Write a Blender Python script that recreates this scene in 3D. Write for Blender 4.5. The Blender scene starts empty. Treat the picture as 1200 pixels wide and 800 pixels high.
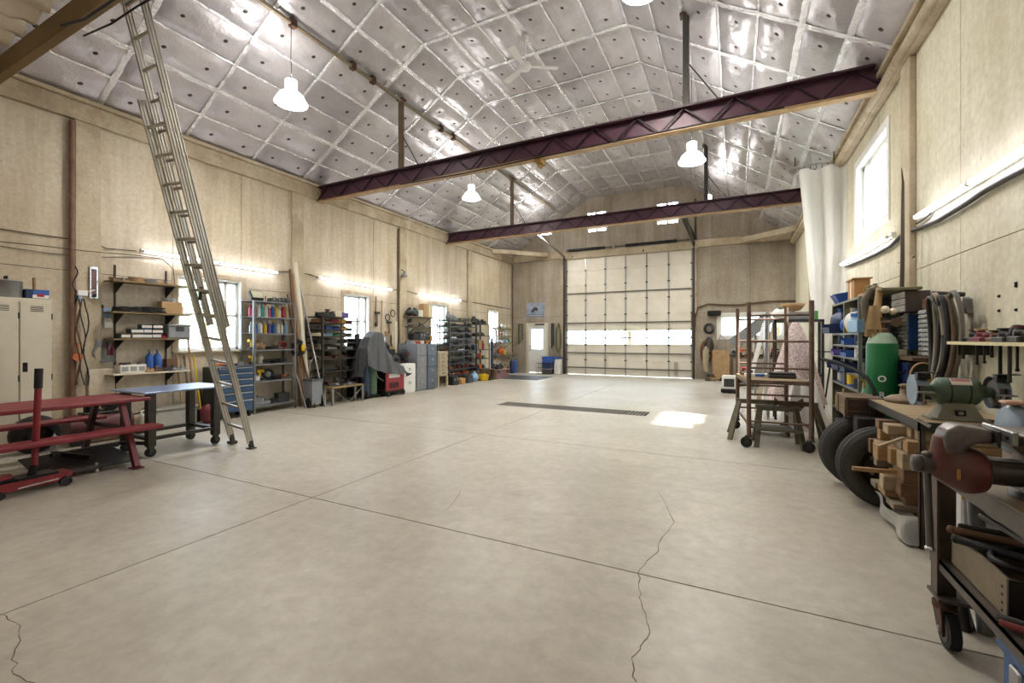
import bpy, bmesh, math, random
from mathutils import Vector, Matrix, Euler
random.seed(7)
C = bpy.context.scene.collection
PI = math.pi
# ---------------------------------------------------------------- camera
FPX, YAW, YH, CH = 520.6, 0.466, 396.4, 1.45
cd = bpy.data.cameras.new('camera'); cam = bpy.data.objects.new('camera', cd); C.objects.link(cam)
cam.location = (0, 0, CH); cam.rotation_euler = (PI/2, 0, YAW)
cd.sensor_width = 36; cd.lens = 36*FPX/1200; cd.shift_y = -(400-YH)/1200; cd.clip_start = 0.05; cd.clip_end = 300
bpy.context.scene.camera = cam
# ---------------------------------------------------------------- world, sun, exposure
vs = bpy.context.scene.view_settings
vs.view_transform = 'Standard'; vs.look = 'None'; vs.gamma = 1; vs.use_curve_mapping = False
vs.exposure = 0.48
w = bpy.data.worlds.new('World'); bpy.context.scene.world = w; w.use_nodes = True
bg = w.node_tree.nodes['Background']; bg.inputs[0].default_value = (0.80, 0.90, 1.0, 1); bg.inputs[1].default_value = 8.0
sd = bpy.data.lights.new('sun', 'SUN'); sd.energy = 25.0; sd.angle = math.radians(2.5); sd.color = (1, .96, .9)
so = bpy.data.objects.new('sun', sd); C.objects.link(so)
so.rotation_euler = Vector((2.6, -0.35, 3.45)).to_track_quat('Z', 'Y').to_euler()
bpy.context.scene.cycles.max_bounces = 8
bpy.context.scene.cycles.diffuse_bounces = 5
bpy.context.scene.cycles.sample_clamp_indirect = 6

XL, XR, YF, YB = -8.69, 1.765, 17.27, -4.0
ZE, ZC = 5.02, 7.05          # eave and flat ceiling heights
F1, F2 = -5.3, -1.72         # folds of the ceiling

# a pixel of the 1200x800 photograph turned into a point of a known wall / floor plane
def ray(u, v):
    s, c = math.sin(YAW), math.cos(YAW); t = (u-600)/FPX
    return Vector((t*c-s, t*s+c, (YH-v)/FPX))
def WX(u, v, x=XL): d = ray(u, v); return Vector((0, 0, CH)) + d*(x/d.x)
def WY(u, v, y=YF): d = ray(u, v); return Vector((0, 0, CH)) + d*(y/d.y)
def WZ(u, v, z=0.): d = ray(u, v); return Vector((0, 0, CH)) + d*((z-CH)/d.z)

# ---------------------------------------------------------------- materials
MATS = {}
def lin(c):
    if isinstance(c, str):
        c = tuple(int(c[i:i+2], 16)/255 for i in (0, 2, 4))
    return tuple((x/12.92 if x <= .04045 else ((x+.055)/1.055)**2.4) for x in c) + (1,)
def mat(name, col, rough=.6, metal=0., var=.12, scale=8., bump=.0, col2=None, amt=.5, bscale=None, dist=.004, emit=None, strength=1., trans=0., alpha=None, coat=0., stretch=None):
    if name in MATS: return MATS[name]
    m = bpy.data.materials.new(name); m.use_nodes = True; MATS[name] = m
    nt = m.node_tree; N = nt.nodes; L = nt.links; b = N['Principled BSDF']
    b.inputs['Roughness'].default_value = rough; b.inputs['Metallic'].default_value = metal
    c = lin(col); c2 = lin(col2) if col2 else tuple(x*(1-var*2) for x in c[:3])+(1,)
    if coat: b.inputs['Coat Weight'].default_value = coat
    if emit:
        b.inputs['Emission Color'].default_value = lin(emit); b.inputs['Emission Strength'].default_value = strength
    if trans: b.inputs['Transmission Weight'].default_value = trans
    tc = N.new('ShaderNodeTexCoord'); mp = N.new('ShaderNodeMapping'); L.new(tc.outputs['Object'], mp.inputs[0])
    if stretch: mp.inputs['Scale'].default_value = stretch
    nz = N.new('ShaderNodeTexNoise'); nz.inputs['Scale'].default_value = scale; nz.inputs['Detail'].default_value = 5; nz.inputs['Roughness'].default_value = .62
    L.new(mp.outputs[0], nz.inputs['Vector'])
    cr = N.new('ShaderNodeValToRGB'); e = cr.color_ramp.elements
    e[0].position = .5-.25*(1-amt)-.12; e[1].position = .5+.25*(1-amt)+.1
    e[0].color = c2; e[1].color = c
    L.new(nz.outputs[0], cr.inputs[0]); L.new(cr.outputs[0], b.inputs['Base Color'])
    if bump:
        n2 = N.new('ShaderNodeTexNoise'); n2.inputs['Scale'].default_value = bscale or scale*4; n2.inputs['Detail'].default_value = 4
        L.new(mp.outputs[0], n2.inputs['Vector'])
        bp = N.new('ShaderNodeBump'); bp.inputs['Strength'].default_value = bump; bp.inputs['Distance'].default_value = dist
        L.new(n2.outputs[0], bp.inputs['Height']); L.new(bp.outputs[0], b.inputs['Normal'])
    return m
def emis(name, col, s):
    m = bpy.data.materials.new(name); m.use_nodes = True; MATS[name] = m
    nt = m.node_tree; nt.nodes.remove(nt.nodes['Principled BSDF'])
    e = nt.nodes.new('ShaderNodeEmission'); e.inputs[0].default_value = lin(col); e.inputs[1].default_value = s
    nt.links.new(e.outputs[0], nt.nodes['Material Output'].inputs[0]); return m

def layered(name, base, dark, light, rough=(.35, .6), scale=.5, fine=14, bump=.15, speck=0., world=True, dist=.003, contrast=.8, streak=0.):
    """large mottled surfaces: two noises, optional specks and vertical streaks"""
    m = bpy.data.materials.new(name); m.use_nodes = True; MATS[name] = m
    nt = m.node_tree; N = nt.nodes; L = nt.links; b = N['Principled BSDF']
    tc = N.new('ShaderNodeTexCoord')
    src = N.new('ShaderNodeNewGeometry').outputs['Position'] if world else tc.outputs['Object']
    def noise(s, d=5, r=.6, vec=src):
        n = N.new('ShaderNodeTexNoise'); n.inputs['Scale'].default_value = s; n.inputs['Detail'].default_value = d; n.inputs['Roughness'].default_value = r
        L.new(vec, n.inputs['Vector']); return n.outputs[0]
    def ramp(f, p0, p1, c0, c1):
        r = N.new('ShaderNodeValToRGB'); r.color_ramp.elements[0].position = p0; r.color_ramp.elements[1].position = p1
        r.color_ramp.elements[0].color = c0; r.color_ramp.elements[1].color = c1; L.new(f, r.inputs[0]); return r.outputs[0]
    def mix(a, c, f, mode='MIX'):
        x = N.new('ShaderNodeMix'); x.data_type = 'RGBA'; x.blend_type = mode
        if isinstance(f, float): x.inputs[0].default_value = f
        else: L.new(f, x.inputs[0])
        for i, q in ((6, a), (7, c)):
            if isinstance(q, tuple): x.inputs[i].default_value = q
            else: L.new(q, x.inputs[i])
        return x.outputs[2]
    big = noise(scale, 6, .65); f = noise(fine, 6, .7)
    col = ramp(big, .32, .66, lin(dark), lin(base))
    col = mix(col, lin(light), ramp(noise(scale*2.3, 5, .6), .5, .8, (0, 0, 0, 1), (contrast,)*3+(1,)))
    col = mix(col, ramp(f, .3, .75, (.62, .60, .57, 1), (1.12, 1.12, 1.12, 1)), .55, 'MULTIPLY')
    if streak:
        mp = N.new('ShaderNodeMapping'); L.new(src, mp.inputs[0]); mp.inputs['Scale'].default_value = (2.2, 2.2, .18)
        col = mix(col, ramp(noise(1.6, 5, .7, mp.outputs[0]), .38, .6, (.66, .6, .52, 1), (1, 1, 1, 1)), streak, 'MULTIPLY')
    if speck:
        v = N.new('ShaderNodeTexVoronoi'); v.inputs['Scale'].default_value = 5.5; L.new(src, v.inputs['Vector'])
        col = mix(col, ramp(v.outputs['Distance'], .03, .07, (.2, .17, .13, 1), (1, 1, 1, 1)), speck, 'MULTIPLY')
    L.new(col, b.inputs['Base Color'])
    rr = N.new('ShaderNodeMapRange'); L.new(big, rr.inputs[0]); rr.inputs[1].default_value = .3; rr.inputs[2].default_value = .7
    rr.inputs[3].default_value = rough[0]; rr.inputs[4].default_value = rough[1]; L.new(rr.outputs[0], b.inputs['Roughness'])
    bp = N.new('ShaderNodeBump'); bp.inputs['Strength'].default_value = bump; bp.inputs['Distance'].default_value = dist
    L.new(f, bp.inputs['Height']); L.new(bp.outputs[0], b.inputs['Normal'])
    return m

# ---------------------------------------------------------------- mesh builder
def basis(d):
    d = d.normalized(); a = Vector((0, 0, 1)) if abs(d.z) < .95 else Vector((1, 0, 0))
    x = a.cross(d).normalized(); return x, d.cross(x), d
class MB:
    def __init__(s): s.v = []; s.f = []; s.m = []; s.sm = []; s.cur = 0
    def add(s, vs, fs, smooth=False):
        o = len(s.v); s.v += [tuple(p) for p in vs]
        for f in fs: s.f.append(tuple(i+o for i in f)); s.m.append(s.cur); s.sm.append(smooth)
        return s
    def mi(s, i): s.cur = i; return s
    def box(s, x0, x1, y0, y1, z0, z1, bev=0., R=None):
        if x0 > x1: x0, x1 = x1, x0
        if y0 > y1: y0, y1 = y1, y0
        if z0 > z1: z0, z1 = z1, z0
        b = min(bev, (x1-x0)*.45, (y1-y0)*.45, (z1-z0)*.45)
        if b <= 0:
            vs = [(x, y, z) for x in (x0, x1) for y in (y0, y1) for z in (z0, z1)]
            fs = [(0, 1, 3, 2), (4, 6, 7, 5), (0, 4, 5, 1), (2, 3, 7, 6), (0, 2, 6, 4), (1, 5, 7, 3)]
        else:
            # chamfered box: 24 verts
            vs = []; idx = {}
            for ix, x in enumerate((x0, x1)):
                for iy, y in enumerate((y0, y1)):
                    for iz, z in enumerate((z0, z1)):
                        sx, sy, sz = (b if ix == 0 else -b), (b if iy == 0 else -b), (b if iz == 0 else -b)
                        idx[ix, iy, iz, 0] = len(vs); vs.append((x, y+sy, z+sz))
                        idx[ix, iy, iz, 1] = len(vs); vs.append((x+sx, y, z+sz))
                        idx[ix, iy, iz, 2] = len(vs); vs.append((x+sx, y+sy, z))
            I = idx; fs = []
            for k in (0, 1):
                a = [I[k, 0, 0, 0], I[k, 1, 0, 0], I[k, 1, 1, 0], I[k, 0, 1, 0]]; fs.append(tuple(a if k else a[::-1]))
                a = [I[0, k, 0, 1], I[1, k, 0, 1], I[1, k, 1, 1], I[0, k, 1, 1]]; fs.append(tuple(a[::-1] if k else a))
                a = [I[0, 0, k, 2], I[1, 0, k, 2], I[1, 1, k, 2], I[0, 1, k, 2]]; fs.append(tuple(a if k else a[::-1]))
            for i in (0, 1):
                for j in (0, 1):
                    q = [I[i, j, 0, 0], I[i, j, 0, 1], I[i, j, 1, 1], I[i, j, 1, 0]]; fs.append(tuple(q if i == j else q[::-1]))
                    q = [I[i, 0, j, 0], I[i, 0, j, 2], I[i, 1, j, 2], I[i, 1, j, 0]]; fs.append(tuple(q[::-1] if i == j else q))
                    q = [I[0, i, j, 1], I[0, i, j, 2], I[1, i, j, 2], I[1, i, j, 1]]; fs.append(tuple(q if i == j else q[::-1]))
            for i in (0, 1):
                for j in (0, 1):
                    for k in (0, 1):
                        q = [I[i, j, k, 0], I[i, j, k, 1], I[i, j, k, 2]]; fs.append(tuple(q[::-1] if (i+j+k) % 2 == 0 else q))
        if R: vs = [R @ Vector(p) for p in vs]
        return s.add(vs, fs)
    def cyl(s, p, q, r, r2=None, n=12, caps=True, smooth=True):
        p, q = Vector(p), Vector(q); r2 = r if r2 is None else r2
        x, y, d = basis(q-p)
        ring = lambda c, rr: [c + (x*math.cos(a)+y*math.sin(a))*rr for a in (2*PI*i/n for i in range(n))]
        s.add(ring(p, r)+ring(q, r2), [(i, (i+1) % n, n+(i+1) % n, n+i) for i in range(n)], smooth)
        if caps: s.add(ring(p, r), [tuple(range(n))[::-1]]); s.add(ring(q, r2), [tuple(range(n))])
        return s
    def bar(s, p, q, w, h=None, up=None, bev=0):   # rectangular bar between two points
        p, q = Vector(p), Vector(q); h = h or w; d = (q-p).normalized()
        a = Vector(up) if up else (Vector((0, 0, 1)) if abs(d.z) < .95 else Vector((1, 0, 0)))
        x = a.cross(d).normalized(); y = d.cross(x); Ln = (q-p).length
        R = Matrix((x, y, d)).transposed().to_4x4(); R.translation = p
        return s.box(-w/2, w/2, -h/2, h/2, 0, Ln, bev, R)
    def tube(s, pts, r, n=8, closed=False, caps=True):
        pts = [Vector(p) for p in pts]; k = len(pts); rr = r if isinstance(r, (list, tuple)) else [r]*k
        vs = []; fr = None
        for i, p in enumerate(pts):
            a = pts[(i-1) % k] if (closed or i) else p; b = pts[(i+1) % k] if (closed or i < k-1) else p
            d = (b-a)
            if d.length < 1e-9: d = Vector((0, 0, 1))
            d.normalize()
            if fr is None: fr = basis(d)[0]
            fr = (fr - d*fr.dot(d))
            if fr.length < 1e-6: fr = basis(d)[0]
            fr.normalize(); y = d.cross(fr)
            vs += [p+(fr*math.cos(t)+y*math.sin(t))*rr[i] for t in (2*PI*j/n for j in range(n))]
        fs = [(i*n+j, i*n+(j+1) % n, ((i+1) % k)*n+(j+1) % n, ((i+1) % k)*n+j) for i in range(k if closed else k-1) for j in range(n)]
        s.add(vs, fs, True)
        if caps and not closed: s.add(vs[:n], [tuple(range(n))[::-1]]); s.add(vs[-n:], [tuple(range(n))])
        return s
    def lathe(s, prof, n=20, M=None, cap=True):
        vs = [(r*math.cos(2*PI*j/n), r*math.sin(2*PI*j/n), z) for r, z in prof for j in range(n)]
        if M: vs = [M @ Vector(p) for p in vs]
        k = len(prof)
        s.add(vs, [(i*n+j, i*n+(j+1) % n, (i+1)*n+(j+1) % n, (i+1)*n+j) for i in range(k-1) for j in range(n)], True)
        if cap: s.add(vs[:n], [tuple(range(n))[::-1]]); s.add(vs[-n:], [tuple(range(n))])
        return s
    def prism(s, poly, z0, z1, M=None):  # polygon (x,y) extruded in z
        n = len(poly); vs = [(x, y, z0) for x, y in poly]+[(x, y, z1) for x, y in poly]
        if M: vs = [M @ Vector(p) for p in vs]
        return s.add(vs, [tuple(range(n))[::-1], tuple(range(n, 2*n))]+[(i, (i+1) % n, n+(i+1) % n, n+i) for i in range(n)])
    def grid(s, fn, nu, nv, smooth=True):
        vs = [fn(i/nu, j/nv) for i in range(nu+1) for j in range(nv+1)]
        return s.add(vs, [(i*(nv+1)+j, (i+1)*(nv+1)+j, (i+1)*(nv+1)+j+1, i*(nv+1)+j+1) for i in range(nu) for j in range(nv)], smooth)
    def ball(s, c, r, n=12, sc=(1, 1, 1)):
        c = Vector(c); prof = [(math.sin(PI*i/(n//2))*r, -math.cos(PI*i/(n//2))*r) for i in range(n//2+1)]
        vs = [(c.x+a*math.cos(2*PI*j/n)*sc[0], c.y+a*math.sin(2*PI*j/n)*sc[1], c.z+z*sc[2]) for a, z in prof for j in range(n)]
        return s.add(vs, [(i*n+j, i*n+(j+1) % n, (i+1)*n+(j+1) % n, (i+1)*n+j) for i in range(n//2) for j in range(n)], True)
    def mesh(s, name, mats):
        me = bpy.data.meshes.new(name); me.from_pydata(s.v, [], s.f)
        for m in (mats if isinstance(mats, (list, tuple)) else [mats]): me.materials.append(m)
        me.polygons.foreach_set('material_index', s.m); me.polygons.foreach_set('use_smooth', s.sm)
        me.update(); return me
    def build(s, name, mats, parent=None, label=None, loc=None):
        o = bpy.data.objects.new(name, s.mesh(name, mats)); C.objects.link(o)
        if parent: o.parent = parent
        if label: o['label'] = label
        if loc: o.location = loc
        return o
def tag(o, label, cat, group=None, kind=None):
    o['label'] = label; o['category'] = cat
    if group: o['group'] = group
    if kind: o['kind'] = kind
    return o
def thing(name, label, cat, loc=(0, 0, 0), rz=0., group=None, rot=None):
    o = bpy.data.objects.new(name, None); C.objects.link(o); o.empty_display_size = .1
    o.location = loc; o.rotation_euler = rot or (0, 0, rz); return tag(o, label, cat, group)
def one(name, mb, mats, label, cat, loc=(0, 0, 0), rz=0., group=None, rot=None):
    """a thing that is a single mesh"""
    o = mb.build(name, mats); o.location = loc; o.rotation_euler = rot or (0, 0, rz); return tag(o, label, cat, group)
def struct(o): o['kind'] = 'structure'; return o
def copy_tree(o, parent=None):
    c = o.copy(); C.objects.link(c)
    if parent: c.parent = parent
    for ch in o.children: copy_tree(ch, c)
    return c
def dup(o, loc, rz=None, label=None, group=None, scale=None):
    c = copy_tree(o); c.location = loc
    if rz is not None: c.rotation_euler = (0, 0, rz)
    if label: c['label'] = label
    if group: c['group'] = group
    if scale: c.scale = scale if isinstance(scale, tuple) else (scale,)*3
    return c
def share(o, mesh, name, parent, loc=(0, 0, 0), rot=(0, 0, 0)):
    c = bpy.data.objects.new(name, mesh); C.objects.link(c); c.parent = parent; c.location = loc; c.rotation_euler = rot; return c
def nrand(a, b): return random.uniform(a, b)
# ================================================================ materials used everywhere
M_wall = layered('wall_board_tan', 'dfd6c2', 'c2b49a', 'ece6d8', (.7, .9), .35, 16, .25, .35, streak=.55, contrast=.6)
M_wallR = layered('wall_board_pale', 'dfddc9', 'cbc4a9', 'edebdc', (.7, .9), .4, 16, .25, .5, streak=.3, contrast=.6)
M_wallF = layered('wall_board_far', 'beb5a6', '8f8577', 'cbc3b5', (.7, .9), .3, 16, .25, .2, streak=.6, contrast=.5)
M_frame = layered('weathered_trim', 'cfc4ab', 'a8977c', 'e0d9c6', (.6, .85), 1.2, 25, .4, .2, streak=.3)
M_joint = mat('dark_joint', '3a3227', .9)
M_floor = layered('concrete_floor', 'cdc8bb', 'aca597', 'dad6ca', (.3, .52), .45, 9, .05, 0, contrast=.65, dist=.002)
M_blackgap = mat('floor_joint_dark', '2c2822', .95)
M_steel_d = mat('dark_steel', '4a4743', .5, .7, .15, 6, .1)
M_steel = mat('galvanised_steel', 'a9aaa8', .4, .8, .12, 10, .05)
M_white = mat('white_paint', 'e9e9e6', .45, 0, .03, 5)
M_cream = mat('cream_paint', 'd9d2bd', .5, 0, .06, 5)
M_black = mat('black_rubber', '1b1b1b', .7, 0, .2, 10, .1)
M_blackm = mat('black_metal', '232323', .4, .4, .2, 10)
M_rust = mat('rusty_steel', '6b4a38', .65, .3, .2, 12, .3, col2='3f3029')
M_maroon = mat('maroon_joist_paint', '442631', .45, .1, .2, 5, .1, col2='311a22')
M_wood = mat('pine_wood', 'ad906a', .7, 0, .2, 6, .15, col2='8a6640', stretch=(1, 6, 6))
M_woodd = mat('weathered_dark_wood', '7d6a52', .8, 0, .2, 5, .25, col2='54453a')
M_ply = mat('plywood_board', '8d7a55', .7, 0, .15, 3, .1, col2='6d5b3c')
M_chrome = mat('bright_chrome', 'd5d7da', .18, 1, .03, 5)
M_alu = mat('brushed_aluminium', 'c6c1b7', .3, .9, .08, 9, .05)
M_glass = bpy.data.materials.new('window_glass'); M_glass.use_nodes = True; MATS['window_glass'] = M_glass
_n = M_glass.node_tree; _n.nodes.remove(_n.nodes['Principled BSDF'])
_t = _n.nodes.new('ShaderNodeBsdfTransparent'); _t.inputs[0].default_value = (.93, .96, .97, 1); _g = _n.nodes.new('ShaderNodeBsdfGlossy'); _g.inputs['Roughness'].default_value = .02
_x = _n.nodes.new('ShaderNodeMixShader'); _x.inputs[0].default_value = .06
_n.links.new(_t.outputs[0], _x.inputs[1]); _n.links.new(_g.outputs[0], _x.inputs[2]); _n.links.new(_x.outputs[0], _n.nodes['Material Output'].inputs[0])
M_foil = mat('insulation_foil', 'd9d5d8', .40, .5, .1, 1.6, .7, col2='b3aeb2', bscale=6, dist=.03, stretch=(1, 1, 1))
_n = M_foil.node_tree; _oi = _n.nodes.new('ShaderNodeObjectInfo'); _mr = _n.nodes.new('ShaderNodeMapRange'); _mr.inputs[3].default_value = .76; _mr.inputs[4].default_value = 1.08
_n.links.new(_oi.outputs['Random'], _mr.inputs[0]); _hs = _n.nodes.new('ShaderNodeHueSaturation'); _n.links.new(_mr.outputs[0], _hs.inputs['Value'])
_b = _n.nodes['Principled BSDF']; _l = _b.inputs['Base Color'].links[0].from_socket; _n.links.new(_l, _hs.inputs['Color']); _n.links.new(_hs.outputs[0], _b.inputs['Base Color'])
M_tape = mat('foil_tape', 'fbfbff', .24, .75, .05, 6, 1.0, bscale=26, dist=.03, stretch=(1, 1, 1))
M_washer = mat('washer_metal', '4c443c', .5, .5, .2, 5)

def simple(name, hexc, rough=.5, metal=0., **k): return mat(name, hexc, rough, metal, **k)
RED = simple('red_paint', '8d2630', .45, 0, var=.15, scale=9, bump=.1, col2='6d1c25')
REDT = simple('red_bench_paint', '8a2a34', .5, 0, scale=7, bump=.15, col2='6e1f29', amt=.3)
BLUE = simple('blue_plastic', '2350a4', .4)
NAVY = simple('navy_plastic', '1f3566', .45)
GREEN = simple('green_cylinder_paint', '1f7a45', .35, 0, var=.1)
LGREEN = simple('pale_green_paint', '9fb79c', .45)
YEL = simple('yellow_plastic', 'e3b91e', .45)
ORANGE = simple('orange_plastic', 'e0692a', .45)
GREYP = simple('grey_plastic', '8d9298', .5)
DGREY = simple('dark_grey_plastic', '3c3f43', .5)
CARD = simple('cardboard', 'b98c58', .8, 0, var=.08)
PAPER = simple('paper_white', 'e6e4de', .8, 0, var=.03)

# ================================================================ floor
fl = struct(MB().box(XL-.2, XR+.2, YB-.2, YF+.2, -.25, -.03).build('floor', M_blackgap))
fx = [XL, -3.445, XR]; fy = [YB, -.2, 2.8, 5.8, 9.25, 11.8, 14.8, YF]
GR = (-4.68, -1.5, 8.52, 9.05)
for i in range(2):
    for j in range(len(fy)-1):
        g = .006
        x0, x1, y0, y1 = fx[i]+(g if i else -.15), fx[i+1]-(g if not i else -.15), fy[j]+g, fy[j+1]-g
        m = MB()
        if j == 3:   # leave the drain trench free
            cy0, cy1 = GR[2], GR[3]
            for q in ((x0, x1, y0, cy0),): m.box(*q, -.04, 0, 0)
            m.box(x0, x1, cy1, y1, -.04, 0)
            m.box(x0 if i == 0 else max(GR[1], x0), min(GR[0], x1) if i == 0 else x1, cy0, cy1, -.04, 0)
        elif False: pass
        else: m.box(x0, x1, y0, y1, -.04, 0)
        m.build('concrete_slab', M_floor, fl)
m = MB()
for k in range(45):
    x = GR[0]+.035+k*.07; m.box(x-.022, x+.022, GR[2]+.02, GR[3]-.02, -.03, -.004)
m.box(GR[0], GR[1], GR[2], GR[2]+.02, -.03, -.002); m.box(GR[0], GR[1], GR[3]-.02, GR[3], -.03, -.002)
m.build('drain_grate', mat('grate_iron', '76726a', .6, .3), fl)
def crack(pts, w):
    m = MB(); P = [WZ(u, v) for u, v in pts]; Q = []
    for a, b in zip(P, P[1:]):
        for k in range(4):
            p = a.lerp(b, k/4); Q.append(p+Vector((nrand(-.012, .012), nrand(-.012, .012), 0)))
    Q.append(P[-1])
    for i, (a, b) in enumerate(zip(Q, Q[1:])):
        d = (b-a).normalized(); s_ = Vector((-d.y, d.x, 0))*w*nrand(.5, 1.2); z = Vector((0, 0, .0012))
        m.add([a-s_+z, b-s_+z, b+s_+z, a+s_+z], [(0, 1, 2, 3)])
    return m.build('crack', mat('crack_dirt', '6f6553', .9), fl)
crack([(772, 576), (792, 612), (772, 636), (768, 650), (750, 666), (749, 690), (752, 712), (763, 736), (750, 757), (740, 778), (746, 799)], .003)
crack([(0, 719), (28, 732), (20, 760), (14, 785), (40, 800)], .0022)
crack([(540, 575), (523, 598)], .003)

# ================================================================ walls
def pw(plane, a, b, z0, z1, d0, d1):       # box on a wall: a..b along the wall, d0..d1 into the room
    if plane == 'L': return (XL+d0, XL+d1, a, b, z0, z1)
    if plane == 'R': return (XR-d1, XR-d0, a, b, z0, z1)
    if plane == 'F': return (a, b, YF-d1, YF-d0, z0, z1)
    return (a, b, YB+d0, YB+d1, z0, z1)
def cells(al, zl, holes):
    out = []
    A = sorted(set(al+[h[0] for h in holes]+[h[1] for h in holes])); Z = sorted(set(zl+[h[2] for h in holes]+[h[3] for h in holes]))
    return A, Z
def make_wall(name, plane, a0, a1, ztop, seams, zseams, holes, mt, topfn=None):
    g = .004
    root = MB(); A, Z = cells([a0, a1], [-.05, ztop], holes)
    for i in range(len(A)-1):
        for j in range(len(Z)-1):
            ca, cz = (A[i]+A[i+1])/2, (Z[j]+Z[j+1])/2
            if any(h[0] < ca < h[1] and h[2] < cz < h[3] for h in holes): continue
            root.box(*pw(plane, A[i], A[i+1], Z[j], Z[j+1], -.2, -.02))
    if plane in 'LR':
        for q in ((a0-.2, a0), (a1, a1+.2)): root.box(*pw(plane, *q, -.05, ztop, -.2, 0))
    W = struct(root.build(name, M_joint))
    S = [a0]+[s for s in seams if a0 < s < a1]+[a1]; ZS = [0]+zseams+[ztop]
    for i in range(len(S)-1):
        for j in range(len(ZS)-1):
            p0, p1, q0, q1 = S[i], S[i+1], ZS[j], ZS[j+1]
            hs = [h for h in holes if h[0] < p1 and h[1] > p0 and h[2] < q1 and h[3] > q0]
            aa = sorted(set([p0, p1]+[min(max(x, p0), p1) for h in hs for x in h[:2]])); zz = sorted(set([q0, q1]+[min(max(x, q0), q1) for h in hs for x in h[2:]]))
            m = MB(); n = 0
            for x in range(len(aa)-1):
                for y in range(len(zz)-1):
                    ca, cz = (aa[x]+aa[x+1])/2, (zz[y]+zz[y+1])/2
                    if any(h[0] < ca < h[1] and h[2] < cz < h[3] for h in hs): continue
                    m.box(*pw(plane, aa[x]+(g if aa[x] == p0 else 0), aa[x+1]-(g if aa[x+1] == p1 else 0), zz[y]+(g if zz[y] == q0 and j else 0), zz[y+1]-(g if zz[y+1] == q1 else 0), -.02, 0)); n += 1
            if n: m.build('wall_panel', mt, W)
    return W
seamsL = [3.04+1.19*k for k in range(-6, 13)]
LW = [(4.30, 5.42, 1.22, 2.56), (7.98, 8.82, 1.22, 2.56), (11.5, 12.38, 1.22, 2.56), (15.2, 16.0, 1.22, 2.56)]
wallL = make_wall('wall_left', 'L', YB, YF, 5.05, seamsL, [2.44], [(a, b, c, d) for a, b, c, d in LW], M_wall)
RW = [(7.32, 8.98, 3.05, 4.22)]
wallR = make_wall('wall_right', 'R', YB, YF, 5.0, [6.5+1.25*k for k in range(-9, 9)], [2.2], RW, M_wallR)
DR = (-7.93, -7.06, -.05, 2.03); RD = (-6.19, -1.39, -.05, 4.67); FW = (-.5, 1.43, 1.5, 2.26)
FWc = [(DR[0], DR[1], DR[2], DR[3]), RD, FW]
wallF = make_wall('wall_far', 'F', XL, XR, 7.4, [-7.5, -6.3, -5.35, -4.35, -3.35, -2.35, -1.3, -.75, .45], [2.35, 4.85], FWc, M_wallF)
wallB = make_wall('wall_back', 'B', XL, XR, 7.4, [-7.5, -6.3, -5.1, -3.9, -2.7, -1.5, -.3, .9], [2.4, 4.85], [], M_wall)

# eave plates, pilasters
def trimbox(name, boxes, mt, parent=None, bev=.008):
    m = MB()
    for b in boxes: m.box(*b, bev)
    return struct(m.build(name, mt, parent)) if not parent else m.build(name, mt, parent)
trimbox('trim_1', [(XL, XL+.07, YB, YF, 4.66, 4.93), (XL, XL+.13, YB, YF, 4.93, 4.99)], M_frame)
trimbox('trim_2', [(XR-.09, XR, YB, YF, 4.56, 4.80), (XR-.14, XR, YB, YF, 4.80, 4.87)], M_frame)
m = MB().cyl((XR-.10, YB, 4.6), (XR-.10, YF, 4.66), .055, n=10); struct(m.build('trim_3', M_frame))
trimbox('trim_4', [(XL, -6.4, YF-.07, YF, 4.72, 4.98), (-1.3, XR, YF-.07, YF, 4.72, 4.98)], M_frame)
trimbox('trim_5', [(RD[0]-.2, RD[1]+.2, YF-.09, YF-.01, 4.67, 4.95), (RD[0]-.22, RD[0]-.02, YF-.06, YF, 0, 4.67), (RD[1]+.02, RD[1]+.14, YF-.06, YF, 0, 4.67)], M_frame)
k = 6
for y in (-.7, 2.94, 6.51, 10.0, 13.65):
    o = trimbox('trim_%d' % k, [(XL, XL+.05, y+.0, y+.30, 0, 4.66)], M_frame); k += 1
for y in (-1, 2.7, 6.32, 10.0, 13.6):
    o = trimbox('trim_%d' % k, [(XR-.06, XR, y, y+.3, 0, 4.56)], M_frame); k += 1
trimbox('baseboard_left', [(XL, XL+.10, YB, YF-.1, 0, .16)], layered('concrete_curb', 'bfb59c', '93866c', 'cfc7b2', (.7, .9), 1.4, 20, .4))
trimbox('baseboard_right', [(XR-.06, XR, YB, YF-.1, 0, .14)], MATS['concrete_curb'])
# dark rusty pipe beside the first pilaster and cable runs
m = MB().cyl((XL+.06, 2.9, .02), (XL+.06, 2.9, 4.62), .035, n=10); tag(m.build('drain_pipe', mat('pipe_rust_brown', '8a6b56', .7, .1, .2, 6, .2, col2='65493a')), 'rusty vertical pipe running up the left wall beside the lockers', 'pipe')
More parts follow.
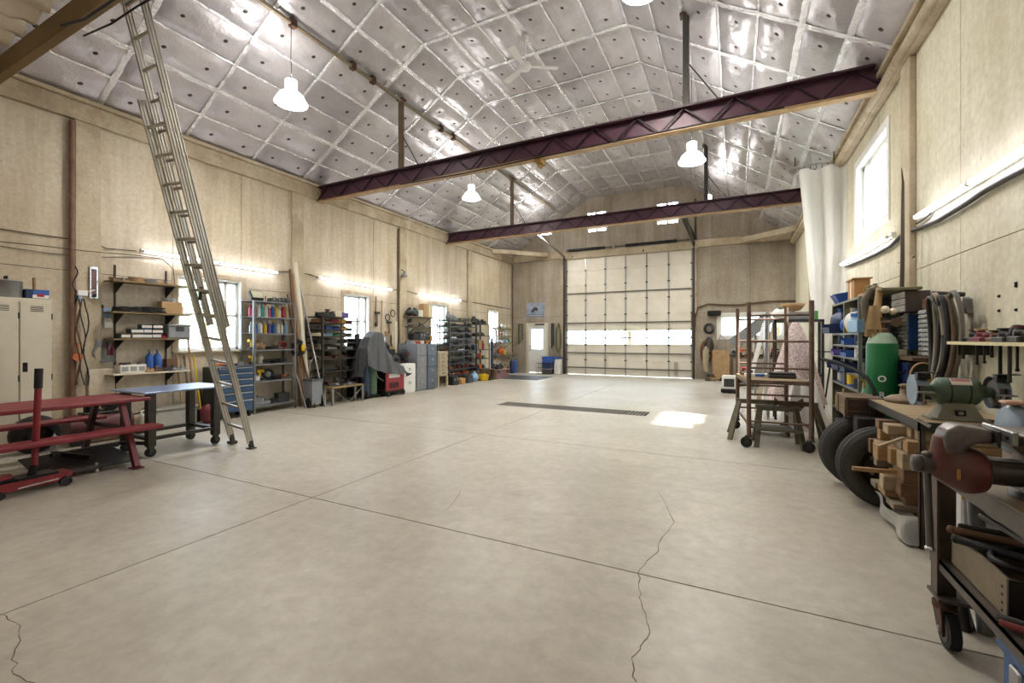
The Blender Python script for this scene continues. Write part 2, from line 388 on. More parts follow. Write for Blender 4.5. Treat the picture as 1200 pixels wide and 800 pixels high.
# ================================================================ ceiling: foil covered insulation panels between taped seams
cb = MB()
prof = [(XL-.05, ZE-.02+.06), (F1, ZC+.09), (F2, ZC+.09), (XR+.05, 4.88+.06)]
for (xa, za), (xb, zb) in zip(prof, prof[1:]):
    cb.add([(xa, YB, za), (xb, YB, zb), (xb, YF, zb), (xa, YF, za), (xa, YB, za+.1), (xb, YB, zb+.1), (xb, YF, zb+.1), (xa, YF, za+.1)],
           [(0, 3, 2, 1), (4, 5, 6, 7), (0, 1, 5, 4), (1, 2, 6, 5), (2, 3, 7, 6), (3, 0, 4, 7)])
CEIL = struct(cb.build('ceiling', mat('roof_deck', '6b6862', .9)))
def smooth01(t): t = max(0, min(1, t)); return t*t*(3-2*t)
def panel_mesh(w, l, seed):
    """pillow: x across the strip 0..w, y along the building 0..l, +z hangs into the room; two washers"""
    r = random.Random(seed); m = MB(); nx, ny = 8, 12; ph = [r.uniform(0, 6.3) for _ in range(6)]
    def h(x, y):
        e = min(x/w, 1-x/w)*w; f = min(y/l, 1-y/l)*l
        z = .045*smooth01(e/.14)*smooth01(f/.14)
        z += .010*math.sin(9*x+ph[0]+3*y)*math.sin(7*y+ph[1])*smooth01(e/.1)*smooth01(f/.1)
        for yc in (.25, .75):
            d = math.hypot(x-w/2, y-l*yc); z -= .028*math.exp(-(d/.07)**2)
        return z
    m.grid(lambda a, b: (a*w, b*l, h(a*w, b*l)), nx, ny)
    m.mi(1)
    for yc in (.25, .75):
        z = h(w/2, l*yc)+.006; c = Vector((w/2, l*yc, z)); M = Matrix.Translation(c)
        m.lathe([(.044, -.014), (.042, .0), (.026, .003), (.006, .009), (.001, .009)], 10, M, cap=False)
    return m.mesh('insulation_panel', [M_foil, M_washer])
Y0c, DY = 3.22-1.19*6, 1.19
ys = [Y0c+DY*i for i in range(18)]; ys = [y for y in ys if y > YB-.6]+[YF]
def slope(p, q, n, seed):
    (xa, za), (xb, zb) = p, q; L_ = math.hypot(xb-xa, zb-za); w = L_/n
    ax = Vector(((xb-xa)/L_, 0, (zb-za)/L_)); ay = Vector((0, 1, 0)); nz = ax.cross(ay)
    if nz.z > 0: nz = -nz                       # panels bulge down into the room
    R = Matrix((ax, ay, nz)).transposed().to_4x4()
    protos = {}
    for i in range(n):
        for j in range(len(ys)-1):
            l = ys[j+1]-ys[j]; key = (round(l, 2), (i*7+j*3+seed) % 5)
            if key not in protos: protos[key] = panel_mesh(w-.012, l-.012, hash(key[1])+seed)
            o = bpy.data.objects.new('insulation_panel', protos[key]); C.objects.link(o)
            T = R.copy(); T.translation = Vector((xa, ys[j]+.006, za))+ax*(i*w+.006); o.matrix_world = T; o.parent = CEIL
    # tape over the seams
    rr = random.Random(seed)
    def strip(p0, p1, wd, side, off):
        m = MB(); N_ = max(4, int((p1-p0).length/.12)); d = (p1-p0)/N_
        ofs = [rr.uniform(-.006, .006) for _ in range(N_+1)]
        a = [p0+d*t+side*(wd/2+ofs[t])+nz*(off+rr.uniform(0, .006)) for t in range(N_+1)]
        c = [p0+d*t+side*(ofs[t]*.5)+nz*(off+.004+rr.uniform(0, .012)) for t in range(N_+1)]
        b = [p0+d*t-side*(wd/2-ofs[t])+nz*(off+rr.uniform(0, .006)) for t in range(N_+1)]
        m.add(a+c+b, [(t, t+1, N_+1+t+1, N_+1+t) for t in range(N_)]+[(N_+1+t, N_+2+t, 2*N_+3+t, 2*N_+2+t) for t in range(N_)])
        m.build('seam_tape', M_tape, CEIL)
    o0 = Vector((xa, 0, za))
    for i in range(n+1):
        wd = rr.choice((.05, .075, .09, .04))
        strip(o0+ax*i*w+Vector((0, YB, 0)), o0+ax*i*w+Vector((0, YF, 0)), wd, ax, .012)
    for j in range(1, len(ys)-1):
        strip(o0+Vector((0, ys[j], 0)), o0+ax*L_+Vector((0, ys[j], 0)), rr.choice((.06, .08, .1)), ay, .016)
slope((XL+.0, ZE-.02), (F1, ZC), 7, 1)
slope((F1, ZC), (F2, ZC), 6, 2)
slope((F2, ZC), (XR, 4.88), 7, 3)

# ================================================================ windows, doors
def window(n, plane, h, sash=True, mull=None, fr=.05, mt=None):
    mt = mt or M_white; a0, a1, z0, z1 = h
    m = MB()   # jamb liner inside the opening
    for q in ((a0, a1, z1-.02, z1), (a0, a1, z0, z0+.02), (a0, a0+.02, z0, z1), (a1-.02, a1, z0, z1)):
        m.box(*pw(plane, *q, -.2, .012))
    W = struct(m.build('window_%d' % n, mt))
    m = MB(); c = .09   # casing on the room side
    for q in ((a0-c, a1+c, z1, z1+c), (a0-c, a1+c, z0-c, z0), (a0-c, a0, z0, z1), (a1, a1+c, z0, z1)):
        m.box(*pw(plane, *q, 0, .02), .003)
    m.build('casing', M_frame if plane == 'L' else mt, W)
    m = MB(); b0, b1, y0, y1 = a0+.02, a1-.02, z0+.02, z1-.02
    rails = [(b0, b1, y1-fr, y1), (b0, b1, y0, y0+fr), (b0, b0+fr, y0, y1), (b1-fr, b1, y0, y1)]
    if sash: zc = (y0+y1)/2; rails.append((b0, b1, zc-.022, zc+.022))
    if mull: rails.append((mull-.03, mull+.03, y0, y1))
    for q in rails: m.box(*pw(plane, *q, -.14, -.08), .004)
    m.build('sash_frame', mt, W)
    MB().box(*pw(plane, b0+fr*.5, b1-fr*.5, y0+fr*.5, y1-fr*.5, -.115, -.109)).build('pane', M_glass, W)
    if plane == 'L': MB().box(*pw(plane, a0-.1, a1+.1, z0-.03, z0, 0, .07), .004).build('sill', M_frame, W)
    return W
for i, h in enumerate(LW): window(i+1, 'L', h, mull=(h[1]-.26) if i < 3 else None)
window(5, 'R', RW[0], sash=False, mull=8.55, fr=.07)
window(6, 'F', FW, sash=False, mull=.45)

# personnel door
x0, x1, zt = DR[0], DR[1], DR[3]
D1 = struct(MB().box(x0, x0+.03, YF-.02, YF+.18, 0, zt).box(x1-.03, x1, YF-.02, YF+.18, 0, zt).box(x0, x1, YF-.02, YF+.18, zt-.03, zt)
            .box(x0-.07, x0, YF-.02, YF, 0, zt+.07).box(x1, x1+.07, YF-.02, YF, 0, zt+.07).box(x0, x1, YF-.02, YF, zt, zt+.07).build('door_1', M_cream))
gx0, gx1, gz0, gz1 = x0+.17, x1-.19, 1.0, 1.84; yd = YF+.02
slab = MB().box(x0+.03, gx0, yd, yd+.045, .01, zt-.03).box(gx1, x1-.03, yd, yd+.045, .01, zt-.03).box(gx0, gx1, yd, yd+.045, .01, gz0).box(gx0, gx1, yd, yd+.045, gz1, zt-.03).build('door_slab', M_white, D1)
MB().box(gx0, gx1, yd+.015, yd+.025, gz0, gz1).build('pane', M_glass, slab)
MB().box(gx0-.03, gx1+.03, yd-.012, yd, gz0-.03, gz0).box(gx0-.03, gx1+.03, yd-.012, yd, gz1, gz1+.03).box(gx0-.03, gx0, yd-.012, yd, gz0, gz1).box(gx1, gx1+.03, yd-.012, yd, gz0, gz1).build('glazing_bead', M_white, slab)
MB().ball((x0+.10, yd-.05, .95), .03, 10).cyl((x0+.10, yd, .95), (x0+.10, yd-.04, .95), .014).cyl((x0+.10, yd, 1.1), (x0+.10, yd-.02, 1.1), .028).build('door_handle', M_steel, slab)
MB().box(x0+.35, x1-.1, YF-.06, YF-.02, zt-.02, zt+.04, .005).bar((x1-.2, YF-.05, zt+.02), (x0+.45, YF-.12, zt+.01), .02, .012).build('door_closer', M_steel_d, D1)

# sectional overhead door
M_dpan = mat('door_section_cream', 'eeebe0', .5, 0, .05, 2, 0, col2='ddd6c4')
M_stile = mat('door_stile_zinc', 'b9b8b2', .35, .7, .05, 6)
M_strut = mat('door_strut_steel', '6a6661', .5, .5)
x0, x1 = RD[0], RD[1]; OD = struct(MB().box(x0-.03, x0, YF-.10, YF+.02, 0, 4.7).box(x1, x1+.03, YF-.10, YF+.02, 0, 4.7).build('door_2', M_strut))
sz = [0.005]+[.597*k for k in range(1, 8)]+[4.665]; cols = [x0+.02+(x1-x0-.04)*k/6 for k in range(7)]
for s_ in range(8):
    z0, z1 = sz[s_]+.0004, sz[s_+1]-.0004; yd = YF+.03
    if s_ == 2:
        m = MB().box(x0+.01, x1-.01, yd, yd+.05, z0, z0+.035).box(x0+.01, x1-.01, yd, yd+.05, z1-.035, z1)
        for c_ in cols: m.box(c_-.02, c_+.02, yd, yd+.05, z0+.035, z1-.035)
        P = m.build('door_section', M_dpan, OD)
        for a, b in zip(cols, cols[1:]): MB().box(a+.02, b-.02, yd+.02, yd+.026, z0+.035, z1-.035).build('pane', M_glass, P)
    else:
        m = MB().box(x0+.01, x1-.01, yd+.01, yd+.05, z0, z1).box(x0+.01, x1-.01, yd-.004, yd+.01, z0, z0+.03).box(x0+.01, x1-.01, yd-.004, yd+.01, z1-.03, z1)
        P = m.build('door_section', M_dpan, OD)
    for c_ in cols: MB().box(c_-.024, c_+.024, yd-.022, yd-.004, z0, z1, .003).build('stile', M_stile, P)
    if s_ in (0, 1, 2, 3, 5): zc = (z0+z1)/2-.02; MB().box(x0+.03, x1-.03, yd-.06, yd-.022, zc-.02, zc+.02, .004).build('strut', M_strut, P)
for z in sz[1:8]:
    for c_ in cols[0:7]:
        MB().box(c_-.045, c_+.045, YF-.008, YF+.008, z-.022, z+.022, .003).build('hinge', M_steel_d, OD)
MB().box(x1-.62, x1-.50, YF-.01, YF+.01, .08, .58, .003).build('pull_plate', M_stile, OD)
# vertical and sloping tracks, springs
m = MB()
for x in (x0-.06, x1+.06):
    m.box(x-.03, x+.03, YF-.14, YF-.07, 0, 4.72)
m.build('vertical_track', M_steel_d, OD)
for x, zz in ((x0-.06, 5.15), (x1+.06, 5.15)):
    MB().bar((x, YF-.05, 4.78), (x, 14.3, 5.12), .07, .06).build('overhead_track', M_steel if x < -4 else M_steel_d, OD)
t = thing('torsion_spring', 'dark torsion spring shaft above the overhead door', 'spring', (0, 0, 0))
MB().cyl((x0, YF-.16, 5.0), (x1, YF-.16, 5.0), .016).build('shaft', M_steel_d, t)
for a, b in ((-6.05, -4.55), (-3.75, -1.9)):
    m = MB(); m.tube([(a+(b-a)*i/12, YF-.16, 5.0) for i in range(13)], [.05 if i % 2 else .056 for i in range(13)], 10); m.build('spring_coil', M_blackm, t)
for x in (x0+.02, -4.2, x1-.02): MB().box(x-.03, x+.03, YF-.2, YF-.09, 4.93, 5.07, .004).build('bracket', M_steel, t)
for x in (-5.9, -3.1): MB().cyl((x, YF-.12, 4.8), (x, YF-.12, 4.72), .02).build('cable_drum', M_blackm, t)

# ================================================================ joists across the building
def joist(name, y, lab, n):
    t = thing(name, lab, 'beam', (0, y, 0), group='steel joists across the hall')
    xa, xb = XL+.02, XR-.04; zt, zb = 4.955, 4.60
    MB().box(xa, xb, -.10, .10, zt-.03, zt, .004).build('top_chord', M_maroon, t)
    MB().box(xa, xb, .02, .035, zb+.03, zt-.03).build('web_plate', mat('web_purple_paint', '63424f', .4, .1, .2, 4, .1, col2='4a3040'), t)
    MB().box(xa, xb, -.07, .07, zb, zb+.035, .004).build('bottom_chord', mat('bottom_chord_tan', 'b99b74', .5, .1, col2='94754f'), t)
    m = MB(); h = (xb-xa)/n
    for i in range(n):
        a = xa+h*i
        m.bar((a, -.04, zb+.03), (a+h/2, -.04, zt-.02), .022, .022); m.bar((a+h/2, -.04, zt-.02), (a+h, -.04, zb+.03), .022, .022)
    m.build('web_bracing', mat('bracing_dark_maroon', '2a161c', .5, .2), t)
    return t
joist('steel_joist', 7.22, 'nearer maroon steel joist spanning from the left wall to the right wall', 15)
joist('steel_joist', 12.35, 'farther maroon steel joist spanning the hall in front of the gable', 16)
tag(MB().tube([(-6.1, 7.05, 4.58), (-4.6, 7.05, 4.55), (-3.2, 7.05, 4.57), (-1.0, 7.06, 4.59), (.6, 7.08, 4.60)], .012, 6).build('joist_cable', M_blackm), 'black cable slung under the nearer steel joist', 'cable')
tag(MB().box(-3.12, -3.0, 7.06, 7.30, 4.50, 4.60, .01).cyl((-3.06, 7.12, 4.47), (-3.06, 7.24, 4.47), .03, n=10).build('beam_trolley', mat('trolley_brass', '9a7b3e', .5, .4)), 'small brass coloured trolley clamp under the middle of nearer joist', 'clamp')
# posts from joists to the roof, pipe track
for y, a in ((7.22, 'nearer'), (12.35, 'farther')):
    for x, s_ in ((-6.21, 'left'), (-.67, 'right')):
        t = thing('roof_post', 'steel post rising from the %s end of the %s joist to the foil ceiling' % (s_, a), 'post', (x, y, 4.955))
        h = (6.38 if s_ == 'left' else 6.34)-4.955
        c_ = M_woodd if s_ == 'left' else M_steel_d
        MB().box(-.045, .045, -.045, .045, 0, h, .006).build('shaft', c_, t)
        MB().box(-.09, .09, -.07, .07, h, h+.05, .01).build('cap', M_rust, t)
        MB().bar((.05, 0, h-.75), (.45, 0, .02), .016).build('stay_rod', M_blackm, t)
one('pipe_rail', MB().cyl((-6.2, 2.2, 6.38), (-6.2, 15.9, 6.38), .035, n=10), mat('rail_tan_steel', '8d7f6a', .5, .4), 'long round pipe rail running under the left ceiling slope', 'pipe')
for ci, y in enumerate((3.0, 4.68, 5.9, 6.4, 8.6, 9.1, 11)):
    one('rail_clamp', MB().box(-.05, .05, -.05, .05, -.06, .08, .01).cyl((0, 0, .05), (0, 0, .13), .02), M_rust, 'small rusty clamp on the pipe rail, %s from the near end' % ['first', 'second', 'third', 'fourth', 'fifth', 'sixth', 'seventh'][ci], 'clamp', (-6.2, y, 6.38), group='clamps on the pipe rail')
# wooden braces near the far wall
one('timber_brace', MB().bar((XL+.1, 15.3, 4.9), (-6.95, 17.1, 4.9), .10, .16, bev=.01), M_frame, 'pale timber brace across the far left corner under the ceiling', 'brace')
one('timber_brace', MB().bar((.2, 17.1, 4.80), (XR-.1, 15.9, 4.80), .10, .18, bev=.01), M_frame, 'pale timber brace across the far right corner above the window', 'brace')
m = MB()
for a, b in (((-1.25, 16.9, 4.95), (-1.7, 16.0, 5.9)), ((-1.25, 16.9, 4.95), (-1.2, 16.0, 6.1)), ((-1.3, 16.9, 4.8), (-1.55, 15.2, 5.4))): m.bar(a, b, .07, .05)
one('track_hanger', m, M_steel_d, 'dark angle iron hanger above right corner of overhead door', 'bracket')

# brown header beam of the loft at the near end, plastic above it
one('loft_beam', MB().box(XL+.02, XR-.05, 2.07, 2.17, 4.74, 4.975, .01), mat('brown_beam_paint', '7a5f2e', .5, .1, .15, 2, .1, col2='5e4722'), 'brown painted beam at upper left under the wrinkled plastic sheet', 'beam')
rr = random.Random(4); PH = [(rr.uniform(.5, 2.2), rr.uniform(-1.3, 1.3), rr.uniform(0, 6.3)) for _ in range(14)]
def pfn(a, b):
    x = XL+.03+a*(XR-XL-.1); y = -3.9+b*5.96
    z = 5.03 + .10*(1-b)
    for i, (fq, ang, ph) in enumerate(PH): z += .022*math.sin(fq*9*(x*math.cos(ang*.5)+.55*y*math.sin(ang*.5)) + ph)
    z += .02*abs(math.sin(4*x+1.2*y+math.sin(y*2)))
    return (x, y, max(z, 4.98 if b > .97 else 4.93))
one('plastic_sheet', MB().grid(pfn, 130, 60), mat('poly_sheet_cream', 'ece2cc', .35, 0, .06, 1.5, .5, col2='dccfb2', bscale=5, dist=.04), 'wrinkled cream plastic sheet over loft insulation above the brown beam', 'sheet')

# ================================================================ lamps
M_shade = mat('lamp_reflector', 'e8eaea', .25, .3, .02); M_shadeglow = mat('lamp_shade_lit', 'f2f2ee', .3, 0, .02, emit='fff8ee', strength=1.6); E_bulb = emis('lamp_glow', 'fff4e4', 60.0); E_tube = emis('tube_glow', 'f4f2ff', 14.0)
def highbay(x, y, z, zc, lab):
    t = thing('high_bay_lamp', lab, 'lamp', (x, y, z), group='high bay lamps under the foil ceiling')
    o = MB().lathe([(.24, -.02), (.235, .0), (.18, .10), (.10, .17), (.075, .19), (.074, .21), (.09, .22), (.09, .33), (.05, .35)], 24, cap=False); o.build('reflector', M_shadeglow, t)
    MB().lathe([(.001, -.07), (.10, -.06), (.18, -.03), (.225, .005)], 20, cap=False).build('lens', E_bulb, t)
    MB().cyl((0, 0, .35), (0, 0, .40), .02).tube([(0, 0, .4), (.01, 0, .5), (-.02, .01, .7), (.0, 0, zc-z)], .006, 5).build('cord', M_blackm, t)
    L_ = bpy.data.lights.new('high_bay_light', 'SPOT'); L_.energy = 260; L_.spot_size = math.radians(172); L_.spot_blend = .6; L_.shadow_soft_size = .2; L_.color = (1, .97, .92)
    l = bpy.data.objects.new('high_bay_light', L_); C.objects.link(l); l.parent = t; l.location = (0, 0, -.05)
    U = bpy.data.lights.new('high_bay_uplight', 'POINT'); U.energy = 260*.11; U.shadow_soft_size = .15; U.color = (1, .97, .93)
    l = bpy.data.objects.new('high_bay_uplight', U); C.objects.link(l); l.parent = t; l.location = (0, 0, .45)
    return t
highbay(-6.2, 4.65, 5.14, 6.38, 'bright white high bay lamp hanging nearest above the ladder side')
highbay(-6.2, 9.95, 5.14, 6.38, 'high bay lamp glowing beyond the nearer joist on the left side')
highbay(-.72, 8.85, 4.74, 6.38, 'high bay lamp glowing beyond the nearer joist on the right side')
highbay(-1.0, 5.4, 5.60, 6.60, 'high bay lamp at the top edge of the photo near the right post')
highbay(-6.2, 15.0, 5.3, 6.4, 'high bay lamp farthest away toward the overhead door')
highbay(-.7, 14.2, 5.3, 6.38, 'high bay lamp farthest away above the small far window')

def tube_fixture(p, q, side, lab, grp='fluorescent tube fixtures', tubes=2, tilt=0.):
    """side: unit vector from wall into the room"""
    p, q, side = Vector(p), Vector(q), Vector(side); mid = (p+q)/2
    t = thing('tube_light', lab, 'light', mid, group=grp); a, b = p-mid, q-mid; up = Vector((0, 0, 1)) if abs(side.z) < .5 else Vector((0, 1, 0))
    d = (b-a).normalized()
    MB().bar(a+side*.02, b+side*.02, .06, .05, up=side).build('housing', M_white, t)
    n = 2
    for i in range(n):
        s_, e = a+(b-a)*(i/n)+d*.02, a+(b-a)*((i+1)/n)-d*.02
        MB().cyl(s_+side*.085-up*.01, e+side*.085-up*.01, .022, n=10).build('tube', E_tube, t)
        for w_ in (s_, e): MB().cyl(w_+side*.085-up*.01-d*.015, w_+side*.085-up*.01+d*.02, .023, n=8).cyl(w_+side*.03, w_+side*.08-up*.01, .012, n=6).build('end_cap', M_cream, t)
    return t
tube_fixture((XL, 3.75, 2.88), (XL, 6.15, 2.84), (1, 0, 0), 'fluorescent fixture on the left wall behind the ladder')
tube_fixture((XL, 7.2, 2.87), (XL, 9.63, 2.82), (1, 0, 0), 'fluorescent fixture on the left wall above the second window')
tube_fixture((XL, 10.8, 2.81), (XL, 13.13, 2.78), (1, 0, 0), 'fluorescent fixture on the left wall above the grey file cabinets')
tube_fixture((XR, 9.7, 2.79), (XR, 7.0, 2.73), (-1, 0, -.2), 'fluorescent fixture on the right wall below the high window')
tube_fixture((XR, 6.05, 2.74), (XR, 3.65, 2.71), (-1, 0, -.2), 'fluorescent fixture on the right wall nearest the camera')
for x in (-3.5, -1.6):
    for z, w_ in ((4.985, 'upper'), (4.60, 'lower')):
        tube_fixture((x-.28, 12.35, z), (x+.28, 12.35, z), (0, -1, 0) if z > 4.9 else (0, 0, -1), 'short %s tube light on the farther joist, %s pair' % (w_, 'left' if x < -3 else 'right'), 'short tube lights on the farther joist')
for y in (-1.9,):  # unseen wall tube light, added behind the camera as fill
    tube_fixture((XR, y+1.2, 2.7), (XR, y-1.2, 2.7), (-1, 0, -.2), 'added unseen fill tube light on the right wall behind the camera')
for x in (-6.5, -3.4, -.6):  # loft tubes out of view, added to brighten the hall, with their rods
    tube_fixture((x, 1.2, 4.70), (x, -1.2, 4.70), (0, 0, -1), 'loft fluorescent fixture behind the camera, %s part of the hall' % {-6.5: 'left', -3.4: 'middle', -.6: 'right'}[x], 'added loft fill tubes')
    for yy in (1.1, -1.1): one('fill_hanger_rod', MB().cyl((x, yy, 4.70), (x, yy, 5.0), .008), M_steel, 'thin rod holding added loft fill tube light', 'rod', group='rods of added loft fill tubes')

# ceiling fan
t = thing('ceiling_fan', 'white three-blade ceiling fan under the flat foil ceiling', 'fan', (-3.48, 7.45, 6.48))
MB().cyl((0, 0, .06), (0, 0, .55), .014).build('rod', M_white, t)
MB().lathe([(.03, -.06), (.10, -.05), (.12, .0), (.09, .05), (.03, .07)], 18).build('motor', M_white, t)
MB().lathe([(.02, .44), (.07, .5), (.07, .57)], 14).build('canopy', M_white, t)
for a in (.55, .55+2*PI/3, .55+4*PI/3):
    R = Matrix.Rotation(a, 4, 'Z') @ Matrix.Rotation(.18, 4, 'X')
    MB().prism([(.11, -.035), (.55, -.07), (.62, -.05), (.62, .05), (.55, .065), (.11, .035)], -.008, .004, R).build('blade', M_white, t)

# ================================================================ outside
one('gravel_yard', MB().box(-60, 50, -40, 70, -.6, -.26), layered('yard_gravel', 'cfd0c2', 'b4b7a2', 'dcdccf', (.9, .95), .3, 12, .2), 'pale gravel yard outside the windows', 'ground')
rt = random.Random(11)
for i, (x, y, h, r) in enumerate([(-24, 6, 7, 2.8), (-22, 12, 6, 2.4), (-26, 19, 8, 3), (-8, 38, 7, 3), (-2, 36, 6, 2.6), (3, 40, 8, 3.2), (15, 8, 6, 2.4)]):
    t = thing('yard_tree', 'leafy tree outside, %s counted from the near left window round to the right' % ['first', 'second', 'third', 'fourth', 'fifth', 'sixth', 'seventh'][i], 'tree', (x, y, -.25), group='trees outside the windows')
    MB().cyl((0, 0, 0), (0, 0, h*.5), .18, .1, n=8).build('trunk', M_woodd, t)
    m = MB()
    for k_ in range(420):
        a, b, c_ = rt.uniform(0, 6.28), rt.uniform(-1, 1), rt.random()**.4
        s_ = math.sqrt(1-b*b); p = Vector((math.cos(a)*s_*r*c_, math.sin(a)*s_*r*c_, h*.62+b*h*.38*c_)); d = Vector((rt.uniform(-1, 1), rt.uniform(-1, 1), rt.uniform(-1, 1))).normalized(); x_, y_, _ = basis(d)
        q = .28; m.add([p+x_*q, p+y_*q*.7, p-x_*q, p-y_*q*.7], [(0, 1, 2, 3)])
    o = m.build('crown', mat('tree_leaves', 'b7c4a6', .7, 0, .1), t); o['kind'] = 'stuff'
# ================================================================ small goods used on shelves and benches
CM = {}
def col(nm, hexc, rough=.5, metal=0.): CM[nm] = mat('goods_'+nm, hexc, rough, metal, .08, 9); return CM[nm]
for nm, h in dict(white='e4e3dc', black='222324', grey='85888a', blue='2f5fb0', navy='22335c', red='a8282c', pink='d76a86', yellow='e2bd2a', orange='dd6f2c', green='4c9a4a', teal='35a6a0', brown='6b4b34', tan='b59468', purple='6a5aa8', cream='ddd3b8', maroon='6a2430', charcoal='3a3b3d', silver='a8a9aa', olive='6d6c48', lightblue='8fb6d8').items(): col(nm, h)
CM['silver'] = mat('goods_silver_metal', 'a9aaab', .35, .8); CM['rusty'] = M_rust; CM['steel'] = M_steel_d; CM['wood'] = M_wood; CM['cardboard'] = CARD
CATS = dict(bottle='bottle', jar='jar', can='can', box='box', tote='bin', drill='power drill', coil='cable', casting='machine part', toolcase='tool case', bag='bag', rod='rod', tray='tray', bundle='bundle', grinder='angle grinder', jug='jug', cylinder='canister', wheelpart='wheel', battery='battery')
CACHE = {}
def goods(kind, c, s=1., c2='white'):
    """list of (part name, MB, material) built around the origin, base at z=0, front towards -y"""
    A, B_ = CM[c], CM[c2]; r = random.Random(hash((kind, c, c2)) % 999 if False else sum(map(ord, kind+c+c2)))
    if kind == 'bottle':
        return [('body', MB().lathe([(.001, 0), (.034, 0), (.036, .01), (.036, .14), (.030, .165), (.013, .185), (.013, .2)], 12), A), ('cap', MB().cyl((0, 0, .2), (0, 0, .235), .017, .014, 10), B_)]
    if kind == 'jar':
        return [('body', MB().lathe([(.001, 0), (.045, 0), (.047, .01), (.047, .09), (.04, .1)], 12), A), ('lid', MB().cyl((0, 0, .1), (0, 0, .122), .046, n=12), B_)]
    if kind == 'can':
        return [('body', MB().lathe([(.001, 0), (.055, 0), (.058, .004), (.055, .008), (.055, .13), (.058, .135), (.05, .132), (.001, .132)], 14), A), ('label_band', MB().lathe([(.0558, .02), (.0558, .115)], 14, cap=False), B_)]
    if kind == 'spray': return goods('bottle', c, s, c2)
    if kind == 'jug':
        return [('body', MB().box(-.07, .07, -.05, .05, 0, .2, .02).cyl((.03, 0, .19), (.03, 0, .24), .025, .018, 10), A), ('cap', MB().cyl((.03, 0, .24), (.03, 0, .27), .024, n=10), B_), ('handle', MB().tube([(-.06, 0, .18), (-.06, 0, .24), (-.02, 0, .25), (.02, 0, .23)], .01, 6), A)]
    if kind == 'box':
        return [('carton', MB().box(-.1, .1, -.08, .08, 0, .1, .003), A), ('end_label', MB().box(-.085, .085, -.083, -.08, .02, .08), B_)]
    if kind == 'crate':
        return [('carton', MB().box(-.1, .1, -.08, .08, 0, .1, .003), A)]
    if kind == 'tote':
        m = MB(); m.box(-.1, .1, -.15, .15, 0, .006); 
        for q in ((-.1, -.094, -.15, .15, 0, .09), (.094, .1, -.15, .15, 0, .09), (-.1, .1, .144, .15, 0, .09), (-.1, .1, -.15, -.144, 0, .05)): m.box(*q)
        return [('bin_shell', m, A), ('rim', MB().box(-.105, .105, -.158, -.148, .045, .056), A)]
    if kind == 'drill':
        return [('body', MB().cyl((-.09, 0, .16), (.05, 0, .16), .03, n=10).box(-.05, -.01, -.018, .018, .03, .15, .008), A), ('chuck', MB().cyl((.05, 0, .16), (.10, 0, .16), .02, .013, 10), CM['black']), ('battery', MB().box(-.08, .03, -.035, .035, 0, .045, .006), B_)]
    if kind == 'grinder':
        return [('body', MB().cyl((-.14, 0, .05), (.08, 0, .05), .032, .028, 10), A), ('guard', MB().cyl((.12, 0, .02), (.12, 0, .05), .06, n=14), CM['silver']), ('gear_head', MB().cyl((.08, 0, .05), (.15, 0, .055), .03, .025, 8), B_)]
    if kind == 'coil':
        m = MB(); 
        for k in range(4):
            pr = [(.1*math.cos(t)+r.uniform(-.012, .012), .075*math.sin(t)+r.uniform(-.012, .012), .012+.018*k+.006*math.sin(3*t)) for t in [2*PI*i/16 for i in range(16)]]
            m.tube(pr, .009, 6, closed=True)
        return [('loops', m, A), ('plug', MB().box(.08, .13, -.015, .015, .0, .03, .005), B_)]
    if kind == 'casting':
        m = MB().box(-.09, .09, -.06, .06, 0, .05, .01).cyl((-.03, 0, .05), (-.03, 0, .11), .04, .03, 10).cyl((.02, -.05, .07), (.07, .05, .07), .022, n=8).box(.03, .10, -.03, .03, .04, .08, .01)
        return [('body', m, A), ('flange', MB().cyl((-.03, 0, .11), (-.03, 0, .125), .045, n=12), B_)]
    if kind == 'toolcase':
        return [('case', MB().box(-.2, .2, -.1, .1, 0, .15, .012).box(-.205, .205, -.105, .105, .1, .108), A), ('handle', MB().tube([(-.06, 0, .15), (-.06, 0, .19), (.06, 0, .19), (.06, 0, .15)], .01, 6), B_), ('latch', MB().box(-.12, -.08, -.112, -.1, .08, .12).box(.08, .12, -.112, -.1, .08, .12), CM['silver'])]
    if kind == 'bag':
        return [('sack', MB().grid(lambda a, b: ((.12*math.cos(2*PI*a)+.02*math.sin(7*a*PI))*math.sin(PI*(.08+.85*b))**.6, (.09*math.sin(2*PI*a))*math.sin(PI*(.08+.85*b))**.6, .2*b+.01*math.sin(11*a+9*b)), 16, 8), A), ('tie', MB().cyl((0, 0, .17), (0, 0, .23), .02, .04, 8), B_)]
    if kind == 'tray':
        m = MB().box(-.2, .2, -.12, .12, 0, .01)
        for q in ((-.2, -.19, -.12, .12), (.19, .2, -.12, .12), (-.2, .2, -.12, -.11), (-.2, .2, .11, .12)): m.box(*q, 0, .05)
        m2 = MB()
        for k in range(9): a = r.uniform(0, 3.1); x, y = r.uniform(-.12, .12), r.uniform(-.06, .06); m2.cyl((x, y, .02+r.random()*.02), (x+.07*math.cos(a), y+.05*math.sin(a), .03+r.random()*.03), r.uniform(.008, .018), n=6)
        return [('pan', m, A), ('contents', m2, B_)]
    if kind == 'bundle':
        m = MB()
        for k in range(6): y = r.uniform(-.07, .07); z = .012+.02*(k % 3); m.cyl((-.2+r.uniform(0, .05), y, z), (.2-r.uniform(0, .06), y+r.uniform(-.05, .05), z+r.uniform(0, .015)), r.uniform(.008, .014), n=6)
        return [('bars', m, A), ('wrap', MB().box(-.02, .02, -.09, .09, 0, .07, .01), B_)]
    if kind == 'rod':
        return [('shaft', MB().cyl((-.2, 0, .02), (.2, 0, .02), .02, n=8), A), ('collar', MB().cyl((.1, 0, .02), (.15, 0, .02), .028, n=8), B_)]
